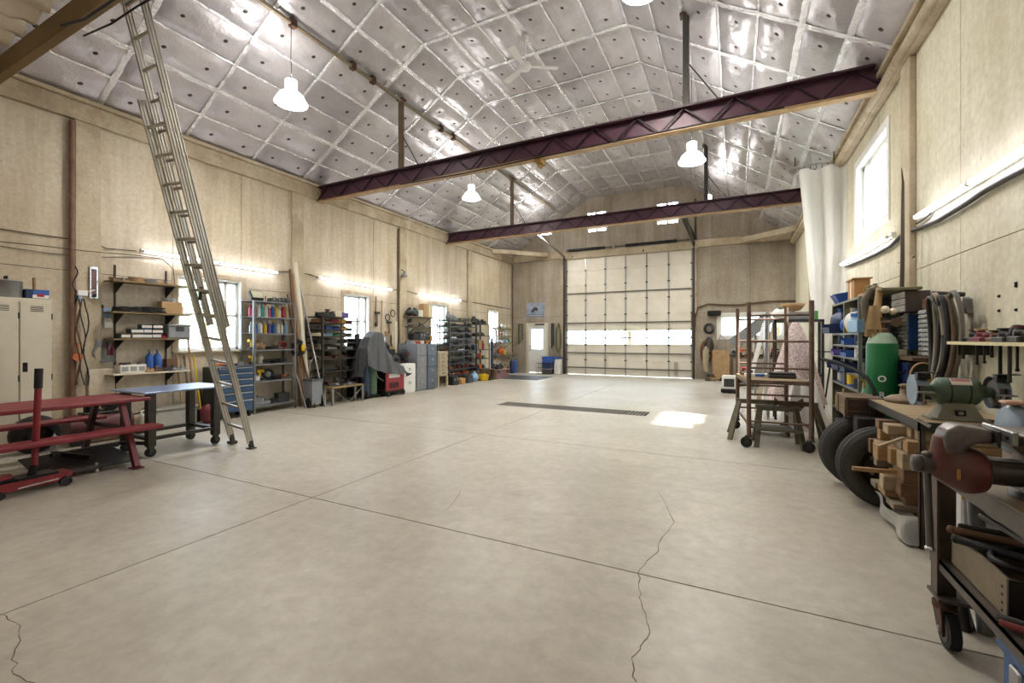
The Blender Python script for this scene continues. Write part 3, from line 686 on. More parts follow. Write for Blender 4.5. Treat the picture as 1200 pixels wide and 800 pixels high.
    if kind == 'wheelpart':
        M = Matrix.Translation((0, 0, .12)) @ Matrix.Rotation(PI/2, 4, 'X')
        return [('rim', MB().lathe([(.07, -.02), (.12, -.025), (.12, .025), (.07, .02), (.07, -.02)], 18, M, cap=False), A), ('hub', MB().lathe([(.001, -.02), (.075, -.012), (.075, .012), (.001, .02)], 12, M), B_)]
    if kind == 'cylinder':
        return [('tank', MB().lathe([(.001, 0), (.045, 0), (.05, .02), (.05, .22), (.03, .26), (.012, .27), (.012, .3)], 14), A), ('valve', MB().cyl((0, 0, .3), (0, 0, .33), .02, n=8).cyl((0, 0, .31), (.04, 0, .31), .008, n=6), B_)]
    if kind == 'battery':
        return [('case', MB().box(-.1, .1, -.07, .07, 0, .15, .006), A), ('terminals', MB().cyl((-.06, 0, .15), (-.06, 0, .17), .012, n=8).cyl((.06, 0, .15), (.06, 0, .17), .012, n=8), B_)]
    raise KeyError(kind)
NAMES = dict(jar='jar', can='paint_can', box='carton', crate='carton', tote='plastic_bin', drill='cordless_drill', coil='cable_coil', casting='machine_part', toolcase='tool_case', bag='cloth_bag', bundle='bar_bundle', grinder='angle_grinder', wheelpart='small_wheel', cylinder='canister', battery='battery', tray='parts_tray', rod='metal_rod', jug='jug', bottle='bottle')
def item(kind, c, c2, loc, rz, s, label, group=None):
    key = (kind, c, c2)
    if key not in CACHE: CACHE[key] = [(n, mb.mesh(n, mt)) for n, mb, mt in goods(kind, c, 1, c2)]
    t = thing(NAMES[kind], label, CATS.get(kind, 'box'), loc, rz, group); t.scale = s if isinstance(s, tuple) else (s,)*3
    for n, me in CACHE[key]:
        q = share(None, me, n, t)
        if n in ('contents', 'bars', 'loops'): q['kind'] = 'stuff'
    return t
ORD = ['first', 'second', 'third', 'fourth', 'fifth', 'sixth', 'seventh', 'eighth', 'ninth', 'tenth', 'eleventh', 'twelfth', 'thirteenth', 'fourteenth', 'fifteenth']
WORD = dict(box='carton with %s label', crate='carton', bottle='bottle with %s cap', jar='jar with %s lid', can='can with %s band', tote='plastic bin', drill='cordless drill', coil='coil of cable', casting='machine part', toolcase='tool case', bag='bulging sack', bundle='bundle of bars', grinder='angle grinder', wheelpart='small wheel', cylinder='gas canister', battery='battery', tray='tray of loose parts', rod='short metal rod', jug='jug with %s cap')
def row(where, group, frame, a0, a1, depth, z, specs, rz=None, jit=.01):
    """specs: list of (kind, colour, colour2, scale); frame(a, d, z) -> world point; labels count from the left"""
    n = len(specs)
    for i, (k, c, c2, s) in enumerate(specs):
        a = a0+(a1-a0)*(i+.5)/n
        w = WORD[k]; w = w % c2 if '%s' in w else w
        lb = ('%s %s, %s from left %s' % (c, w, ORD[i], where)).split()
        while len(lb) > 16 and 'the' in lb: lb.remove('the')
        item(k, c, c2, frame(a, depth+nrand(-jit, jit), z), (rz if rz is not None else FR)+nrand(-.15, .15), s, ' '.join(lb), group)
FR = PI/2
frL = lambda a, d, z: Vector((XL+d, a, z))      # d = distance from the left wall
def rshelf(w, d, h, shelves, post=.04, ps=None, mt=None, bt=None, nposts=2, shelf_t=.025, board=None, braces=False):
    """free standing steel shelving: local x 0..w, y 0 (front)..d (back)"""
    P = []; mt = mt or M_steel_d; bt = bt or mt
    for i in range(nposts):
        x = w*i/(nposts-1)
        for y in (0, d):
            sx = 1 if i == 0 else -1; sy = 1 if y == 0 else -1
            if 0 < i < nposts-1: P.append(('post', MB().box(x-post/2, x+post/2, y-.004 if y else y, y+.004 if not y else y, 0, h), mt)); continue
            P.append(('post', MB().box(x, x+sx*post, y, y+sy*.004, 0, h).box(x, x+sx*.004, y, y+sy*post, 0, h), mt))
    for z in shelves:
        P.append(('shelf', MB().box(.005, w-.005, .005, d-.005, z-.004, z).box(.005, w-.005, .003, .008, z-shelf_t, z).box(.005, w-.005, d-.008, d-.003, z-shelf_t, z), bt))
    if braces: P.append(('cross_brace', MB().bar((.02, d, .1), (w-.02, d, h-.1), .02, .004).bar((.02, d, h-.1), (w-.02, d, .1), .02, .004), mt))
    return P
def assemble(t, P):
    for n, mb, mt in P: mb.build(n, mt, t)

# ================================================================ left wall, from near to far
L = frL
# lockers
t = thing('locker_bank', 'tall cream steel locker bank at the left edge of the photo', 'locker', (XL+.54, 1.30, 0), FR)
MB().box(0, 1.24, .015, .48, .08, 1.97, .004).box(.02, 1.22, .03, .47, 0, .08).build('body', M_cream, t)
for k in range(4):
    x = .01+k*.308
    d = MB().box(x+.008, x+.30, -.005, .014, .1, 1.92, .004).build('door', M_cream, t)
    MB().box(x+.03, x+.075, -.010, -.004, 1.02, 1.14, .003).box(x+.045, x+.06, -.02, -.008, 1.05, 1.1).build('handle', M_blackm, d)
    m = MB(); [m.box(x+.10, x+.22, -.008, -.004, 1.80+.02*q, 1.808+.02*q) for q in range(4)]; m.build('vents', M_steel_d, d)
    m = MB(); [m.cyl((x+.303, -.004, z), (x+.303, -.004, z+.08), .007, n=6) for z in (.3, .9, 1.7)]; m.build('hinge', M_steel_d, d)
t = thing('stock_pot', 'grey lidded stock pot on top of the lockers', 'pot', (XL+.30, 2.18, 1.972))
MB().lathe([(.001, 0), (.145, 0), (.15, .01), (.15, .21), (.155, .215)], 24).build('pot_body', simple('pot_grey', '9a9b98', .4, .5), t)
MB().lathe([(.157, .213), (.157, .222), (.10, .235), (.001, .238)], 24, cap=False).build('lid', simple('pot_grey', '9a9b98'), t)
MB().tube([(-.04, 0, .235), (-.035, 0, .275), (.035, 0, .275), (.04, 0, .235)], .011, 6).build('handle', M_black, t)
t = thing('product_carton', 'blue and white product carton on the lockers beside the pot', 'box', (XL+.34, 2.43, 1.972), FR)
MB().box(-.10, .12, -.08, .08, 0, .125, .003).build('carton', CM['navy'], t)
MB().box(-.04, .115, -.083, -.08, .01, .055).build('white_panel', PAPER, t, 'white printed band'); MB().box(0, .07, -.085, -.083, .03, .07).build('red_panel', CM['red'], t, 'red printed patch')
MB().box(-.035, .115, -.082, -.08, .055, .12).build('blue_panel', CM['blue'], t, 'bright blue printed face')
t = thing('mallet', 'wooden handled mallet standing upright behind the product carton', 'mallet', (XL+.20, 2.47, 1.972))
MB().box(-.05, .05, -.035, .035, 0, .07, .01).build('head', M_woodd, t); MB().cyl((0, 0, .07), (0, 0, .30), .016, .02, 8).build('handle', M_wood, t)
# cable runs on the left wall
def wire(name, pts, r, mt, label, cat='cable', group=None, n=6):
    o = MB().tube(pts, r, n).build(name, mt); tag(o, label, cat, group); return o
M_wirebr = simple('wire_brown', '5b4c3c', .7)
wire('wall_cable', [WX(u, v, XL+.02) for u, v in ((-60, 262), (0, 268), (40, 274), (83, 280))], .008, M_wirebr, 'thick brown cable on the left wall above the lockers')
wire('wall_cable', [WX(u, v, XL+.11) for u, v in ((-60, 276), (0, 283), (50, 288), (100, 294), (160, 299), (190, 303), (203, 315), (205, 335))], .007, M_wirebr, 'long brown cable crossing the left wall pilaster and dropping to the shelves')
wire('wall_cable', [WX(u, v, XL+.015) for u, v in ((-60, 282), (0, 288), (60, 297), (100, 301), (160, 301), (190, 303))], .005, M_wirebr, 'thin brown cable on the left wall just below the long one')
wire('wall_cable', [WX(u, v, XL+.02) for u, v in ((111, 285), (125, 291), (160, 294))], .006, M_black, 'short black cable feeding the tube light by the ladder')
wire('wall_cable', [WX(u, v, XL+.03) for u, v in ((320, 319), (335, 318), (360, 321), (372, 325))], .008, M_black, 'black cable joining the first and second left wall tube lights')
wire('wall_cable', [WX(u, v, XL+.03) for u, v in ((457, 340), (470, 339), (488, 344))], .008, M_black, 'black cable joining the second and third left wall tube lights')
wire('wall_cable', [WX(u, v, XL+.03) for u, v in ((538, 352), (560, 355), (585, 360), (599, 362))], .01, M_black, 'black cable from the third tube light to the far left corner')
wire('corner_conduit', [(XL+.05, YF-.05, .2), (XL+.05, YF-.05, 4.6)], .025, M_woodd, 'vertical conduit in the far left corner', 'conduit')
# thermometer board, hook cluster, hanging cords, orange sphere
t = thing('wall_thermometer', 'tall chrome framed thermometer on the first left pilaster', 'thermometer', WX(109.5, 331, XL+.06), FR)
MB().box(-.055, .055, -.02, 0, -.245, .245, .01).build('case', M_chrome, t); MB().box(-.03, .03, -.024, -.02, -.2, .2).build('scale', simple('scale_maroon', '7a5a5c', .4), t, 'maroon scale strip'); MB().cyl((0, -.03, -.2), (0, -.02, -.2), .028).build('dial', M_blackm, t)
t = thing('work_light', 'white clip-on wall bracket with blue tag beside the thermometer', 'bracket', WX(96, 345, XL+.10), FR)
MB().box(-.06, .06, -.03, .03, -.02, .06, .01).bar((0, 0, .02), (.14, -.02, .08), .02).bar((-.02, 0, 0), (-.02, 0, -.14), .03).build('bracket_arm', M_white, t); MB().box(-.05, -.02, -.035, -.03, -.12, -.02).build('blue_tag', CM['lightblue'], t)
for i, (u0, c, lab) in enumerate(((88, 'black', 'black cord dangling beside the rusty pipe'), (93, 'brown', 'brown cord hanging left of the white wall bracket'), (97, 'charcoal', 'charcoal cord hanging below the white wall bracket'), (101, 'black', 'black cord hanging nearest the thermometer'), (91, 'rusty', 'rust red air hose looping beside the pipe'))):
    pts = []
    for k in range(12):
        v = (312 if i == 0 else 350)+k*(9.2 if i else 4); pts.append(WX(u0+3.2*math.sin(k*.9+i*1.7), v, XL+.09+.02*i))
    wire('loose_cable', pts, .009, CM[c], lab, 'cord', 'cords hanging at the first pilaster')
one('paddle', MB().cyl((0, 0, 0), (0, -.02, 0), .06, n=16).bar((0, -.01, .05), (0, -.01, .2), .02), simple('paddle_orange', 'b9663f'), 'round orange paddle hanging among the cords beside the pipe', 'paddle', WX(91, 418, XL+.15), FR)
# plug box & hanging safety gear left of shelves
t = thing('notice_cluster', 'small pinned notices and gear hanging left of the wall shelves', 'notice', WX(119, 372, XL+.03), FR)
for dx, dz, w_, h_, c in ((-.05, .1, .09, .12, 'white'), (.06, .08, .08, .14, 'lightblue'), (-.04, -.05, .08, .1, 'grey'), (.08, -.08, .1, .15, 'white'), (0, .17, .05, .05, 'black')):
    MB().box(dx-w_/2, dx+w_/2, -.012, 0, dz-h_/2, dz+h_/2, .002).build('sheet', CM[c], t)
one('work_apron', MB().grid(lambda a, b: (-.12+.24*a+.02*math.sin(9*b), -.03-.03*math.sin(a*9+b*4), -.34*b), 8, 10), CM['grey'], 'grey cloth hanging under the notices left of the wall shelves', 'cloth', WX(121, 398, XL+.03), FR)
one('maroon_cloth', MB().grid(lambda a, b: (-.05+.1*a, -.03-.02*math.sin(a*9), -.2*b), 6, 6), CM['maroon'], 'small maroon cloth hanging by the third wall shelf', 'cloth', WX(128, 401, XL+.05), FR)
one('junction_panel', MB().box(-.16, .16, -.05, 0, -.3, .3, .01), M_wall, 'cream board fixed low beside the wall shelves', 'board', WX(118, 455, XL+.05), FR)

# wall shelves on brackets (four)
YS0, YS1 = 3.27, 4.33
SHZ = [2.34, 1.86, 1.45, .91]
for a in (3.42, 4.12):
    one('shelf_standard', MB().box(XL, XL+.02, a-.012, a+.012, .6, 2.6, .002), M_steel_d, 'slotted metal upright holding the wall shelves, %s one' % ('left' if a < 4 else 'right'), 'shelf upright')
for z, w_ in zip(SHZ, ('top', 'second', 'third', 'bottom')):
    t = thing('wall_shelf', '%s wooden wall shelf between ladder and thermometer' % w_, 'shelf', (XL, YS0, z-.025), 0, 'wooden shelves on the left wall')
    MB().box(.02, .34, 0, YS1-YS0, 0, .025, .003).build('board', M_ply if z > 1 else M_cream, t)
    for a in (.15, .85): MB().prism([(.02, 0), (.30, 0), (.02, -.16)], -.006, .006, Matrix.Translation((0, a, 0)) @ Matrix.Rotation(PI/2, 4, 'X')).build('bracket', M_steel_d, t)
g = 'goods on the left wall shelves'
row('on the top wall shelf', g, L, 3.35, 4.1, .18, SHZ[0], [('bundle', 'brown', 'grey', .8), ('coil', 'tan', 'grey', 1), ('coil', 'grey', 'black', .9), ('bundle', 'tan', 'grey', .9)])
row('on the second wall shelf', g, L, 3.36, 4.33, .18, SHZ[1], [('coil', 'black', 'grey', 1.1), ('coil', 'charcoal', 'grey', 1.1), ('coil', 'black', 'white', 1.3), ('coil', 'black', 'grey', 1.2), ('crate', 'tan', 'tan', (1.5, 1, 2)), ('jar', 'cream', 'white', 1.1)])
item('coil', 'silver', 'black', L(4.07, .18, SHZ[1]+.2), FR, .9, 'silver coil of cable on the tan carton, second wall shelf', g)
row('on the third wall shelf', g, L, 3.40, 4.05, .20, SHZ[2], [('box', 'black', 'white', (.85, 1, .75)), ('box', 'brown', 'white', (.85, 1, .75)), ('box', 'black', 'white', (.8, 1, .75)), ('box', 'navy', 'white', (.8, 1, .8)), ('casting', 'red', 'tan', .8)])
row('in second carton layer, third wall shelf', g, L, 3.53, 3.95, .20, SHZ[2]+.08, [('box', 'charcoal', 'white', (.9, 1, .7)), ('box', 'navy', 'white', (.8, 1, .75)), ('box', 'black', 'white', (.8, 1, .7))])
row('atop the cartons on the third wall shelf', g, L, 3.68, 3.93, .20, SHZ[2]+.155, [('box', 'navy', 'white', (.8, 1, .7)), ('box', 'black', 'white', (.8, 1, .7))])
t = thing('ammo_case', 'grey lidded plastic case at the right end of the third wall shelf', 'case', L(4.18, .2, SHZ[2]), FR)
MB().box(-.17, .16, -.12, .12, 0, .20, .012).build('case', GREYP, t); MB().box(-.175, .165, -.125, .125, .2, .235, .012).build('lid', GREYP, t); MB().box(-.06, .06, -.135, -.12, .12, .2, .004).build('latch', DGREY, t)
t = thing('parts_box', 'white open parts box at the left end of the bottom wall shelf', 'box', L(3.55, .18, SHZ[3]), FR)
MB().box(-.17, .17, -.1, .1, 0, .13, .005).build('tray', PAPER, t); m = MB(); [m.ball((nrand(-.14, .14), nrand(-.07, .07), .135), .03, 8) for _ in range(12)]; m.build('contents', CM['charcoal'], t)['kind'] = 'stuff'; m = MB(); [m.box(-.15+.11*q, -.07+.11*q, -.103, -.1, .03, .1) for q in range(3)]; m.build('slots', CM['silver'], t)
row('in the middle of the bottom wall shelf', g, L, 3.76, 3.98, .16, SHZ[3], [('cylinder', 'blue', 'silver', 1.1), ('cylinder', 'blue', 'silver', 1.1)])
m = MB().lathe([(.058, .10), (.058, .24)], 14, cap=False)
row('near the right of the bottom wall shelf', g, L, 3.70, 4.32, .26, SHZ[3], [('casting', 'tan', 'brown', .7), ('casting', 'brown', 'tan', .7), ('coil', 'charcoal', 'white', .8), ('casting', 'grey', 'charcoal', .7), ('casting', 'silver', 'brown', .6)])
item('crate', 'brown', 'tan', L(4.12, .14, SHZ[3]+.05), FR, (.8, .8, 1.5), 'brown carton standing right of the blue canisters', g)

# red picnic table
t = thing('picnic_table', 'red painted wooden picnic table beside the lockers', 'picnic table', (-6.62, 1.55, 0))
for k in range(4): x = -.42+.21*k; MB().box(x, x+.2, -1.1, 1.24, .715, .755, .008).build('top_plank', REDT, t)
for s_ in (-1, 1):
    for q in range(1): MB().box(s_*.63-.12 if s_ > 0 else s_*.72-.12, s_*.63+.12 if s_ > 0 else s_*.72+.12, -1.1, 1.22, .42, .465, .01).build('bench_plank', REDT, t)
M_leg = simple('leg_maroon', '6d2530', .5, .1)
for y in (-.9, 1.0):
    for s_ in (-1, 1):
        MB().bar((s_*.30, y, .71), (s_*.64, y, .015), .05, .07).box(s_*.64-.06, s_*.64+.06, y-.05, y+.05, 0, .015, .003).build('leg', M_leg if s_ > 0 else M_maroon, t)
    MB().bar((-.70, y+.05, .40), (.62, y+.05, .40), .05, .04).build('crossbar', M_maroon, t)
# hydraulic floor jack
t = thing('floor_jack', 'red hydraulic floor jack with upright handle at left edge', 'jack', (-6.02, 1.70, 0), .05)
for s_ in (-.11, .11):
    MB().box(s_-.012, s_+.012, -.26, .22, .05, .13, .008).build('side_plate', RED, t)
MB().box(-.10, .10, -.1, .2, .06, .15, .01).box(-.08, .08, -.24, -.1, .09, .16, .01).build('hydraulic_body', M_blackm, t)
for x in (-.13, .13):
    MB().cyl((x-.02, .23, .045), (x+.02, .23, .045), .045, n=14).build('front_wheel', M_black, t); MB().cyl((x-.018, -.22, .035), (x+.018, -.22, .035), .035, n=14).build('rear_caster', M_black, t)
MB().box(-.09, .09, .18, .30, .07, .13, .01).build('lift_nose', RED, t); MB().cyl((0, -.17, .16), (0, -.17, .19), .07, n=14).build('saddle', RED, t)
MB().cyl((0, .03, .14), (.01, .05, .24), .03, n=10).build('socket', M_blackm, t)
MB().cyl((.01, .05, .22), (.03, .07, 1.0), .026, n=12).build('handle_pole', RED, t); MB().cyl((.029, .069, .97), (.033, .073, 1.16), .031, n=12).build('grip', M_black, t)
MB().bar((.125, -.1, .07), (.125, .18, .085), .012).build('trim_rod', M_chrome, t)
# plow-like steel plate under the table
t = thing('steel_hitch_plate', 'dark steel plate tool lying on the floor under picnic table', 'metal plate', (-6.35, 2.15, 0), .1)
MB().prism([(-.30, -.32), (.22, -.36), (.26, .50), (-.28, .42)], -.006, .006, Matrix.Translation((0, 0, .12)) @ Matrix.Rotation(.26, 4, 'Y')).build('plate', M_steel_d, t)
MB().bar((-.2, -.1, .19), (-.2, .5, .19), .06, .05).bar((-.2, .5, .2), (.0, .75, .16), .04, .04).bar((-.28, -.05, .2), (.1, .1, .16), .05).build('frame_bar', M_blackm, t); MB().cyl((.16, .12, .0), (.15, .12, .10), .022, n=10).build('pin', M_chrome, t)

# black tyre-shaped and maroon clutter behind the table, by the wall
t = thing('air_compressor', 'maroon and black portable compressor on the floor behind the picnic table', 'compressor', (XL+.62, 3.0, 0), FR)
MB().cyl((-.35, 0, .24), (.35, 0, .24), .16, n=18).build('tank', simple('tank_maroon', '5c3034', .45, .2), t); MB().box(-.2, .2, -.1, .1, .38, .42, .01).cyl((-.1, 0, .42), (-.1, 0, .56), .07, n=12).cyl((.12, -.08, .5), (.12, .08, .5), .08, n=14).build('pump', M_blackm, t)
for x in (-.28, .28): MB().cyl((x, -.2, .1), (x, -.13, .1), .1, n=14).build('wheel', M_black, t)
MB().box(-.3, .3, -.15, .15, 0.02, .07).build('base_frame', M_woodd, t)
t = thing('old_tire', 'black tyre leaning behind the picnic table near the compressor', 'tire', (XL+.75, 2.32, .235), 0)
MB().lathe([(.13, -.08), (.20, -.09), (.235, -.05), (.235, .05), (.20, .09), (.13, .08)], 24, Matrix.Rotation(.25, 4, 'Y') @ Matrix.Rotation(PI/2, 4, 'Y'), cap=False).build('tread', M_black, t)
MB().lathe([(.001, -.02), (.13, -.05), (.135, .05), (.001, .02)], 18, Matrix.Rotation(.25, 4, 'Y') @ Matrix.Rotation(PI/2, 4, 'Y')).build('rim', M_steel_d, t)
item('jug', 'white', 'white', (XL+.55, 3.62, 0), FR, 1.4, 'white jug on the floor behind the picnic table legs')
item('cylinder', 'silver', 'steel', (XL+.9, 2.45, 0), FR, .8, 'small silver canister on the floor behind the red bench')
wire('air_hose', [(XL+.62, 2.75, .5), (XL+.5, 2.85, .62), (XL+.35, 3.1, .40), (XL+.3, 3.4, .25), (XL+.25, 3.9, .3)], .012, M_black, 'black air hose drooping behind the picnic table', 'hose')
t = thing('storage_tub', 'translucent grey tub on the floor under the wall shelves', 'tub', (XL+.42, 4.0, 0), FR)
MB().box(-.30, .30, -.18, .18, 0, .30, .02).build('tub_body', simple('tub_grey', 'a3a39a', .4), t); MB().box(-.32, .32, -.2, .2, .30, .34, .012).build('lid', simple('tub_lid', '8d8c82', .4), t)

# welding table on casters
t = thing('welding_table', 'dark steel welding table with pale blue sheet top on casters', 'table', (-6.68, 3.25, 0))
for x in (-.32, .28):
    for y in (-.38, .38): 
        MB().box(x-.045, x+.045, y-.045, y+.045, .13, .78, .006).build('leg', M_steel_d, t)
        c_ = MB().cyl((x-.02, y, .055), (x+.02, y, .055), .055, n=16).build('caster', M_black, t)
        MB().box(x-.035, x+.035, y-.03, y+.03, .115, .13).box(x-.03, x-.024, y-.02, y+.03, .04, .12).box(x+.024, x+.03, y-.02, y+.03, .04, .12).build('fork', M_steel_d, c_)
MB().box(-.32, .28, -.41, -.35, .20, .24).box(-.32, .28, .35, .41, .20, .24).box(-.35, -.29, -.38, .38, .2, .24).box(.25, .31, -.38, .38, .2, .24).build('lower_rail', M_steel_d, t)
MB().box(-.42, .40, -.5, .55, .78, .80, .003).build('table_top', simple('blue_sheet_metal', '93a6cc', .3, .35, var=.05), t, 'pale blue steel top')
# brooms and handles between table and tool chest
for i, (y, c, lab) in enumerate(((4.42, 'wood', 'wooden pole leaning on the wall left of the tool chest'), (4.52, 'yellow', 'yellow handled shovel leaning left of the tool chest'), (4.36, 'brown', 'brown pole leaning on the wall left of the shovel'), (4.24, 'tan', 'tan plank leaning beside the bottom wall shelf'))):
    t = thing('leaning_tool', lab, 'tool', (XL+.30, y, 0), group='tools leaning beside the tool chest')
    MB().cyl((0, 0, .12), (-.22, 0, 1.15 if i else 1.5), .016, n=8).build('handle', CM[c], t); MB().box(-.03, .03, -.07, .07, 0, .2, .006).build('blade', CM['steel'] if i != 3 else M_woodd, t)
one('rag_bundle', MB().ball((0, 0, .16), .13, 12, (1, 1, 1.3)), CM['maroon'], 'maroon rag bundle on the floor left of the shovel', 'rag', (XL+.62, 4.46, 0))

# ladder
t = thing('extension_ladder', 'tall aluminium extension ladder leaning on the brown loft beam', 'ladder', (0, 0, 0))
B0, B1 = Vector((-5.92, 3.74, 0)), Vector((-5.50, 2.18, 5.3)); dl = (B1-B0).normalized(); sx = Vector((1, -.06, 0)).normalized(); sx = (sx-dl*sx.dot(dl)).normalized(); nn = sx.cross(dl)
LL_ = (B1-B0).length
def rail(a, b, w, off, mt, nm):
    for s_ in (-1, 1):
        p, q = B0+dl*a+sx*s_*w/2+nn*off, B0+dl*b+sx*s_*w/2+nn*off
        MB().bar(p, q, .028, .018, up=nn).bar(p+nn*.03, q+nn*.03, .03, .012, up=nn).bar(p-nn*.03, q-nn*.03, .03, .012, up=nn).bar(p, q, .006, .066, up=nn).build(nm, mt, t)
sa, sb = LL_*.02, LL_*.765
rail(sa, sb, .44, .03, M_alu, 'base_rail'); rail(LL_*.30, LL_*.985, .36, -.05, M_alu, 'fly_rail')
k = 0; s_ = .30
while s_ < sb: MB().cyl(B0+dl*s_-sx*.22+nn*.03, B0+dl*s_+sx*.22+nn*.03, .018, n=8).build('rung', M_alu, t); s_ += .305
s_ = LL_*.30+.12
while s_ < LL_*.985: MB().cyl(B0+dl*s_-sx*.18-nn*.05, B0+dl*s_+sx*.18-nn*.05, .018, n=8).build('rung', M_alu, t); s_ += .305
for q in (-1, 1): MB().box(-.05, .05, -.045, .045, -.02, .02, .005, Matrix.Translation(B0+dl*.06+sx*q*.22+nn*.03+Vector((0, 0, -.035)))).bar(B0+dl*.02+sx*q*.22+nn*.03, B0+dl*.14+sx*q*.22+nn*.03, .045, .05).build('foot', M_steel_d, t)
for q in (-1, 1): p = B0+dl*LL_*.36+sx*q*.17-nn*.0; MB().bar(p, p+dl*.16-nn*.05, .03, .02).build('rung_lock', M_steel_d, t)
wire('loft_rope', [WY(u, v, 1.9) for u, v in ((72, 30), (100, 22), (140, -5), (160, -14))], .012, M_black, 'upper black rope along the brown loft beam', 'rope')
wire('loft_rope', [WY(u, v, 2.3) for u, v in ((98, 42), (130, 28), (160, 8), (185, -6))], .010, M_black, 'lower black rope crossing in front of the ladder top', 'rope')

# blue tool chest
t = thing('tool_chest', 'blue rolling tool chest with six drawers beside window', 'tool chest', (XL+.60, 4.62, 0), FR)
BL = simple('chest_blue', '3a587c', .4, .2)
MB().box(0, .66, .01, .45, .11, .94, .01).build('cabinet', CM['charcoal'], t)
zz = [.12, .33, .47, .60, .72, .83, .93]
for a, b in zip(zz, zz[1:]):
    d = MB().box(.02, .64, -.012, .01, a+.006, b-.006, .004).build('drawer', BL, t); MB().box(.03, .63, -.03, -.010, b-.028, b-.012, .004).build('drawer_pull', M_chrome, d)
for x in (.06, .60):
    for y in (.06, .40): MB().cyl((x-.015, y, .05), (x+.015, y, .05), .05, n=14).box(x-.025, x+.025, y-.03, y+.03, .09, .115).build('caster', M_black, t)
row('on top of the blue tool chest', 'tools on the blue chest', L, 4.66, 5.24, .35, .94, [('casting', 'tan', 'brown', .7), ('grinder', 'orange', 'grey', .8), ('casting', 'brown', 'black', .7), ('coil', 'charcoal', 'tan', .6), ('casting', 'grey', 'tan', .7)])

# grey shelf with bottles
def shelf_unit(name, label, y0, d0, w, d, h, shelves, **kw):
    t = thing(name, label, 'shelving', (XL+d0+d, y0, 0), FR); assemble(t, rshelf(w, d, h, shelves, **kw)); return t
GSH = simple('shelf_grey', '7d8186', .4, .4)
SZ1 = [.30, .62, .95, 1.23, 1.55, 1.87, 2.18]
shelf_unit('steel_shelving', 'grey steel shelving with rows of bottles beside the blue chest', 5.36, .06, .92, .42, 2.18, [.14]+SZ1[1:], mt=GSH, braces=False)
g = 'goods on the grey bottle shelving'; W = 'level of grey bottle shelving'
row('on the fifth '+W, g, L, 5.40, 6.24, .26, SZ1[5-1]+.0, [('bottle', c, c2, .9+.25*random.random()) for c, c2 in (('silver', 'white'), ('blue', 'white'), ('white', 'grey'), ('yellow', 'white'), ('purple', 'white'), ('blue', 'yellow'), ('white', 'white'), ('cream', 'white'), ('lightblue', 'white'))])
row('on the sixth '+W, g, L, 5.40, 6.24, .26, SZ1[5], [('bottle', c, c2, .95+.3*random.random()) for c, c2 in (('pink', 'red'), ('maroon', 'white'), ('white', 'grey'), ('teal', 'teal'), ('white', 'red'), ('pink', 'white'), ('blue', 'white'), ('yellow', 'green'), ('white', 'white'), ('red', 'white'), ('tan', 'white'))])
row('behind the sixth '+W, g, L, 5.48, 6.15, .14, SZ1[5], [('can', 'brown', 'tan', 1.5), ('can', 'grey', 'brown', 1.5), ('jar', 'white', 'red', 1.5), ('jug', 'white', 'red', 1.)])
row('on the fourth '+W, g, L, 5.42, 6.22, .24, SZ1[3], [('drill', 'yellow', 'black', 1.1), ('bag', 'tan', 'tan', .7), ('coil', 'black', 'grey', .8), ('grinder', 'charcoal', 'black', .8), ('wheelpart', 'red', 'black', .7)])
row('on the third '+W, g, L, 5.42, 6.22, .24, SZ1[2], [('drill', 'yellow', 'black', .9), ('jug', 'cream', 'white', .7), ('grinder', 'black', 'grey', 1), ('coil', 'black', 'grey', 1.1), ('grinder', 'charcoal', 'grey', 1)])
row('on the second '+W, g, L, 5.42, 6.22, .24, SZ1[1], [('crate', 'white', 'white', (.9, 1, 1)), ('drill', 'yellow', 'black', 1.1), ('wheelpart', 'black', 'grey', .9), ('coil', 'black', 'silver', 1.1), ('grinder', 'orange', 'black', .9)])
row('on the lowest '+W, g, L, 5.42, 6.22, .24, .14, [('battery', 'grey', 'black', 1.1), ('casting', 'silver', 'grey', 1.2), ('coil', 'black', 'grey', 1.2), ('battery', 'charcoal', 'silver', 1.2)])
t = thing('halogen_light', 'black framed halogen work light on top of the bottle shelving', 'lamp', L(5.58, .3, 2.18), FR)
MB().box(-.13, .13, -.02, .05, .05, .24, .012, Matrix.Rotation(-.5, 4, 'X')).build('housing', M_blackm, t); MB().box(-.11, .11, -.026, -.02, .07, .22, .002, Matrix.Rotation(-.5, 4, 'X')).build('glass_front', simple('lamp_glass_cream', 'c9c8ae', .2), t); MB().tube([(-.14, 0, .12), (-.14, 0, .01), (.14, 0, .01), (.14, 0, .12)], .01, 6).build('stand', M_blackm, t)
row('on top of the bottle shelving', g, L, 5.85, 6.25, .25, 2.18, [('toolcase', 'charcoal', 'black', (.55, .9, .6)), ('toolcase', 'black', 'silver', (.5, .9, .7))])

# long pipes and poles leaning right of the shelving
lp = [(6.42, 2.95, .022, 'brown'), (6.50, 2.85, .03, 'wood'), (6.56, 3.1, .05, 'white'), (6.62, 2.2, .02, 'rusty'), (6.35, 2.4, .02, 'brown'), (6.30, 1.6, .015, 'silver'), (6.47, 1.9, .02, 'brown'), (6.66, 2.7, .018, 'silver')]
for i, (y, h, r, c) in enumerate(lp):
    mt = CM[c] if c != 'white' else M_cream
    o = MB().cyl((0, 0, 0), (-.32-.07*i, nrand(-.02, .02), h), r, n=10).cyl((0, 0, 0), (0, 0, .02), r*1.15, n=10).build('leaning_pipe', mt); o.location = (XL+.40+.07*i, y, .0)
    tag(o, '%s long pipe or pole, %s from the left, leaning beside bottle shelving' % (c if c != 'white' else 'cream', ORD[sorted(range(8), key=lambda q: lp[q][0]).index(i)]), 'pipe', 'long stock leaning by the bottle shelving')
t = thing('cord_reel', 'tangle of black cord with yellow plug hanging beside the leaning pipes', 'cord reel', WX(349, 408, XL+.42), FR)
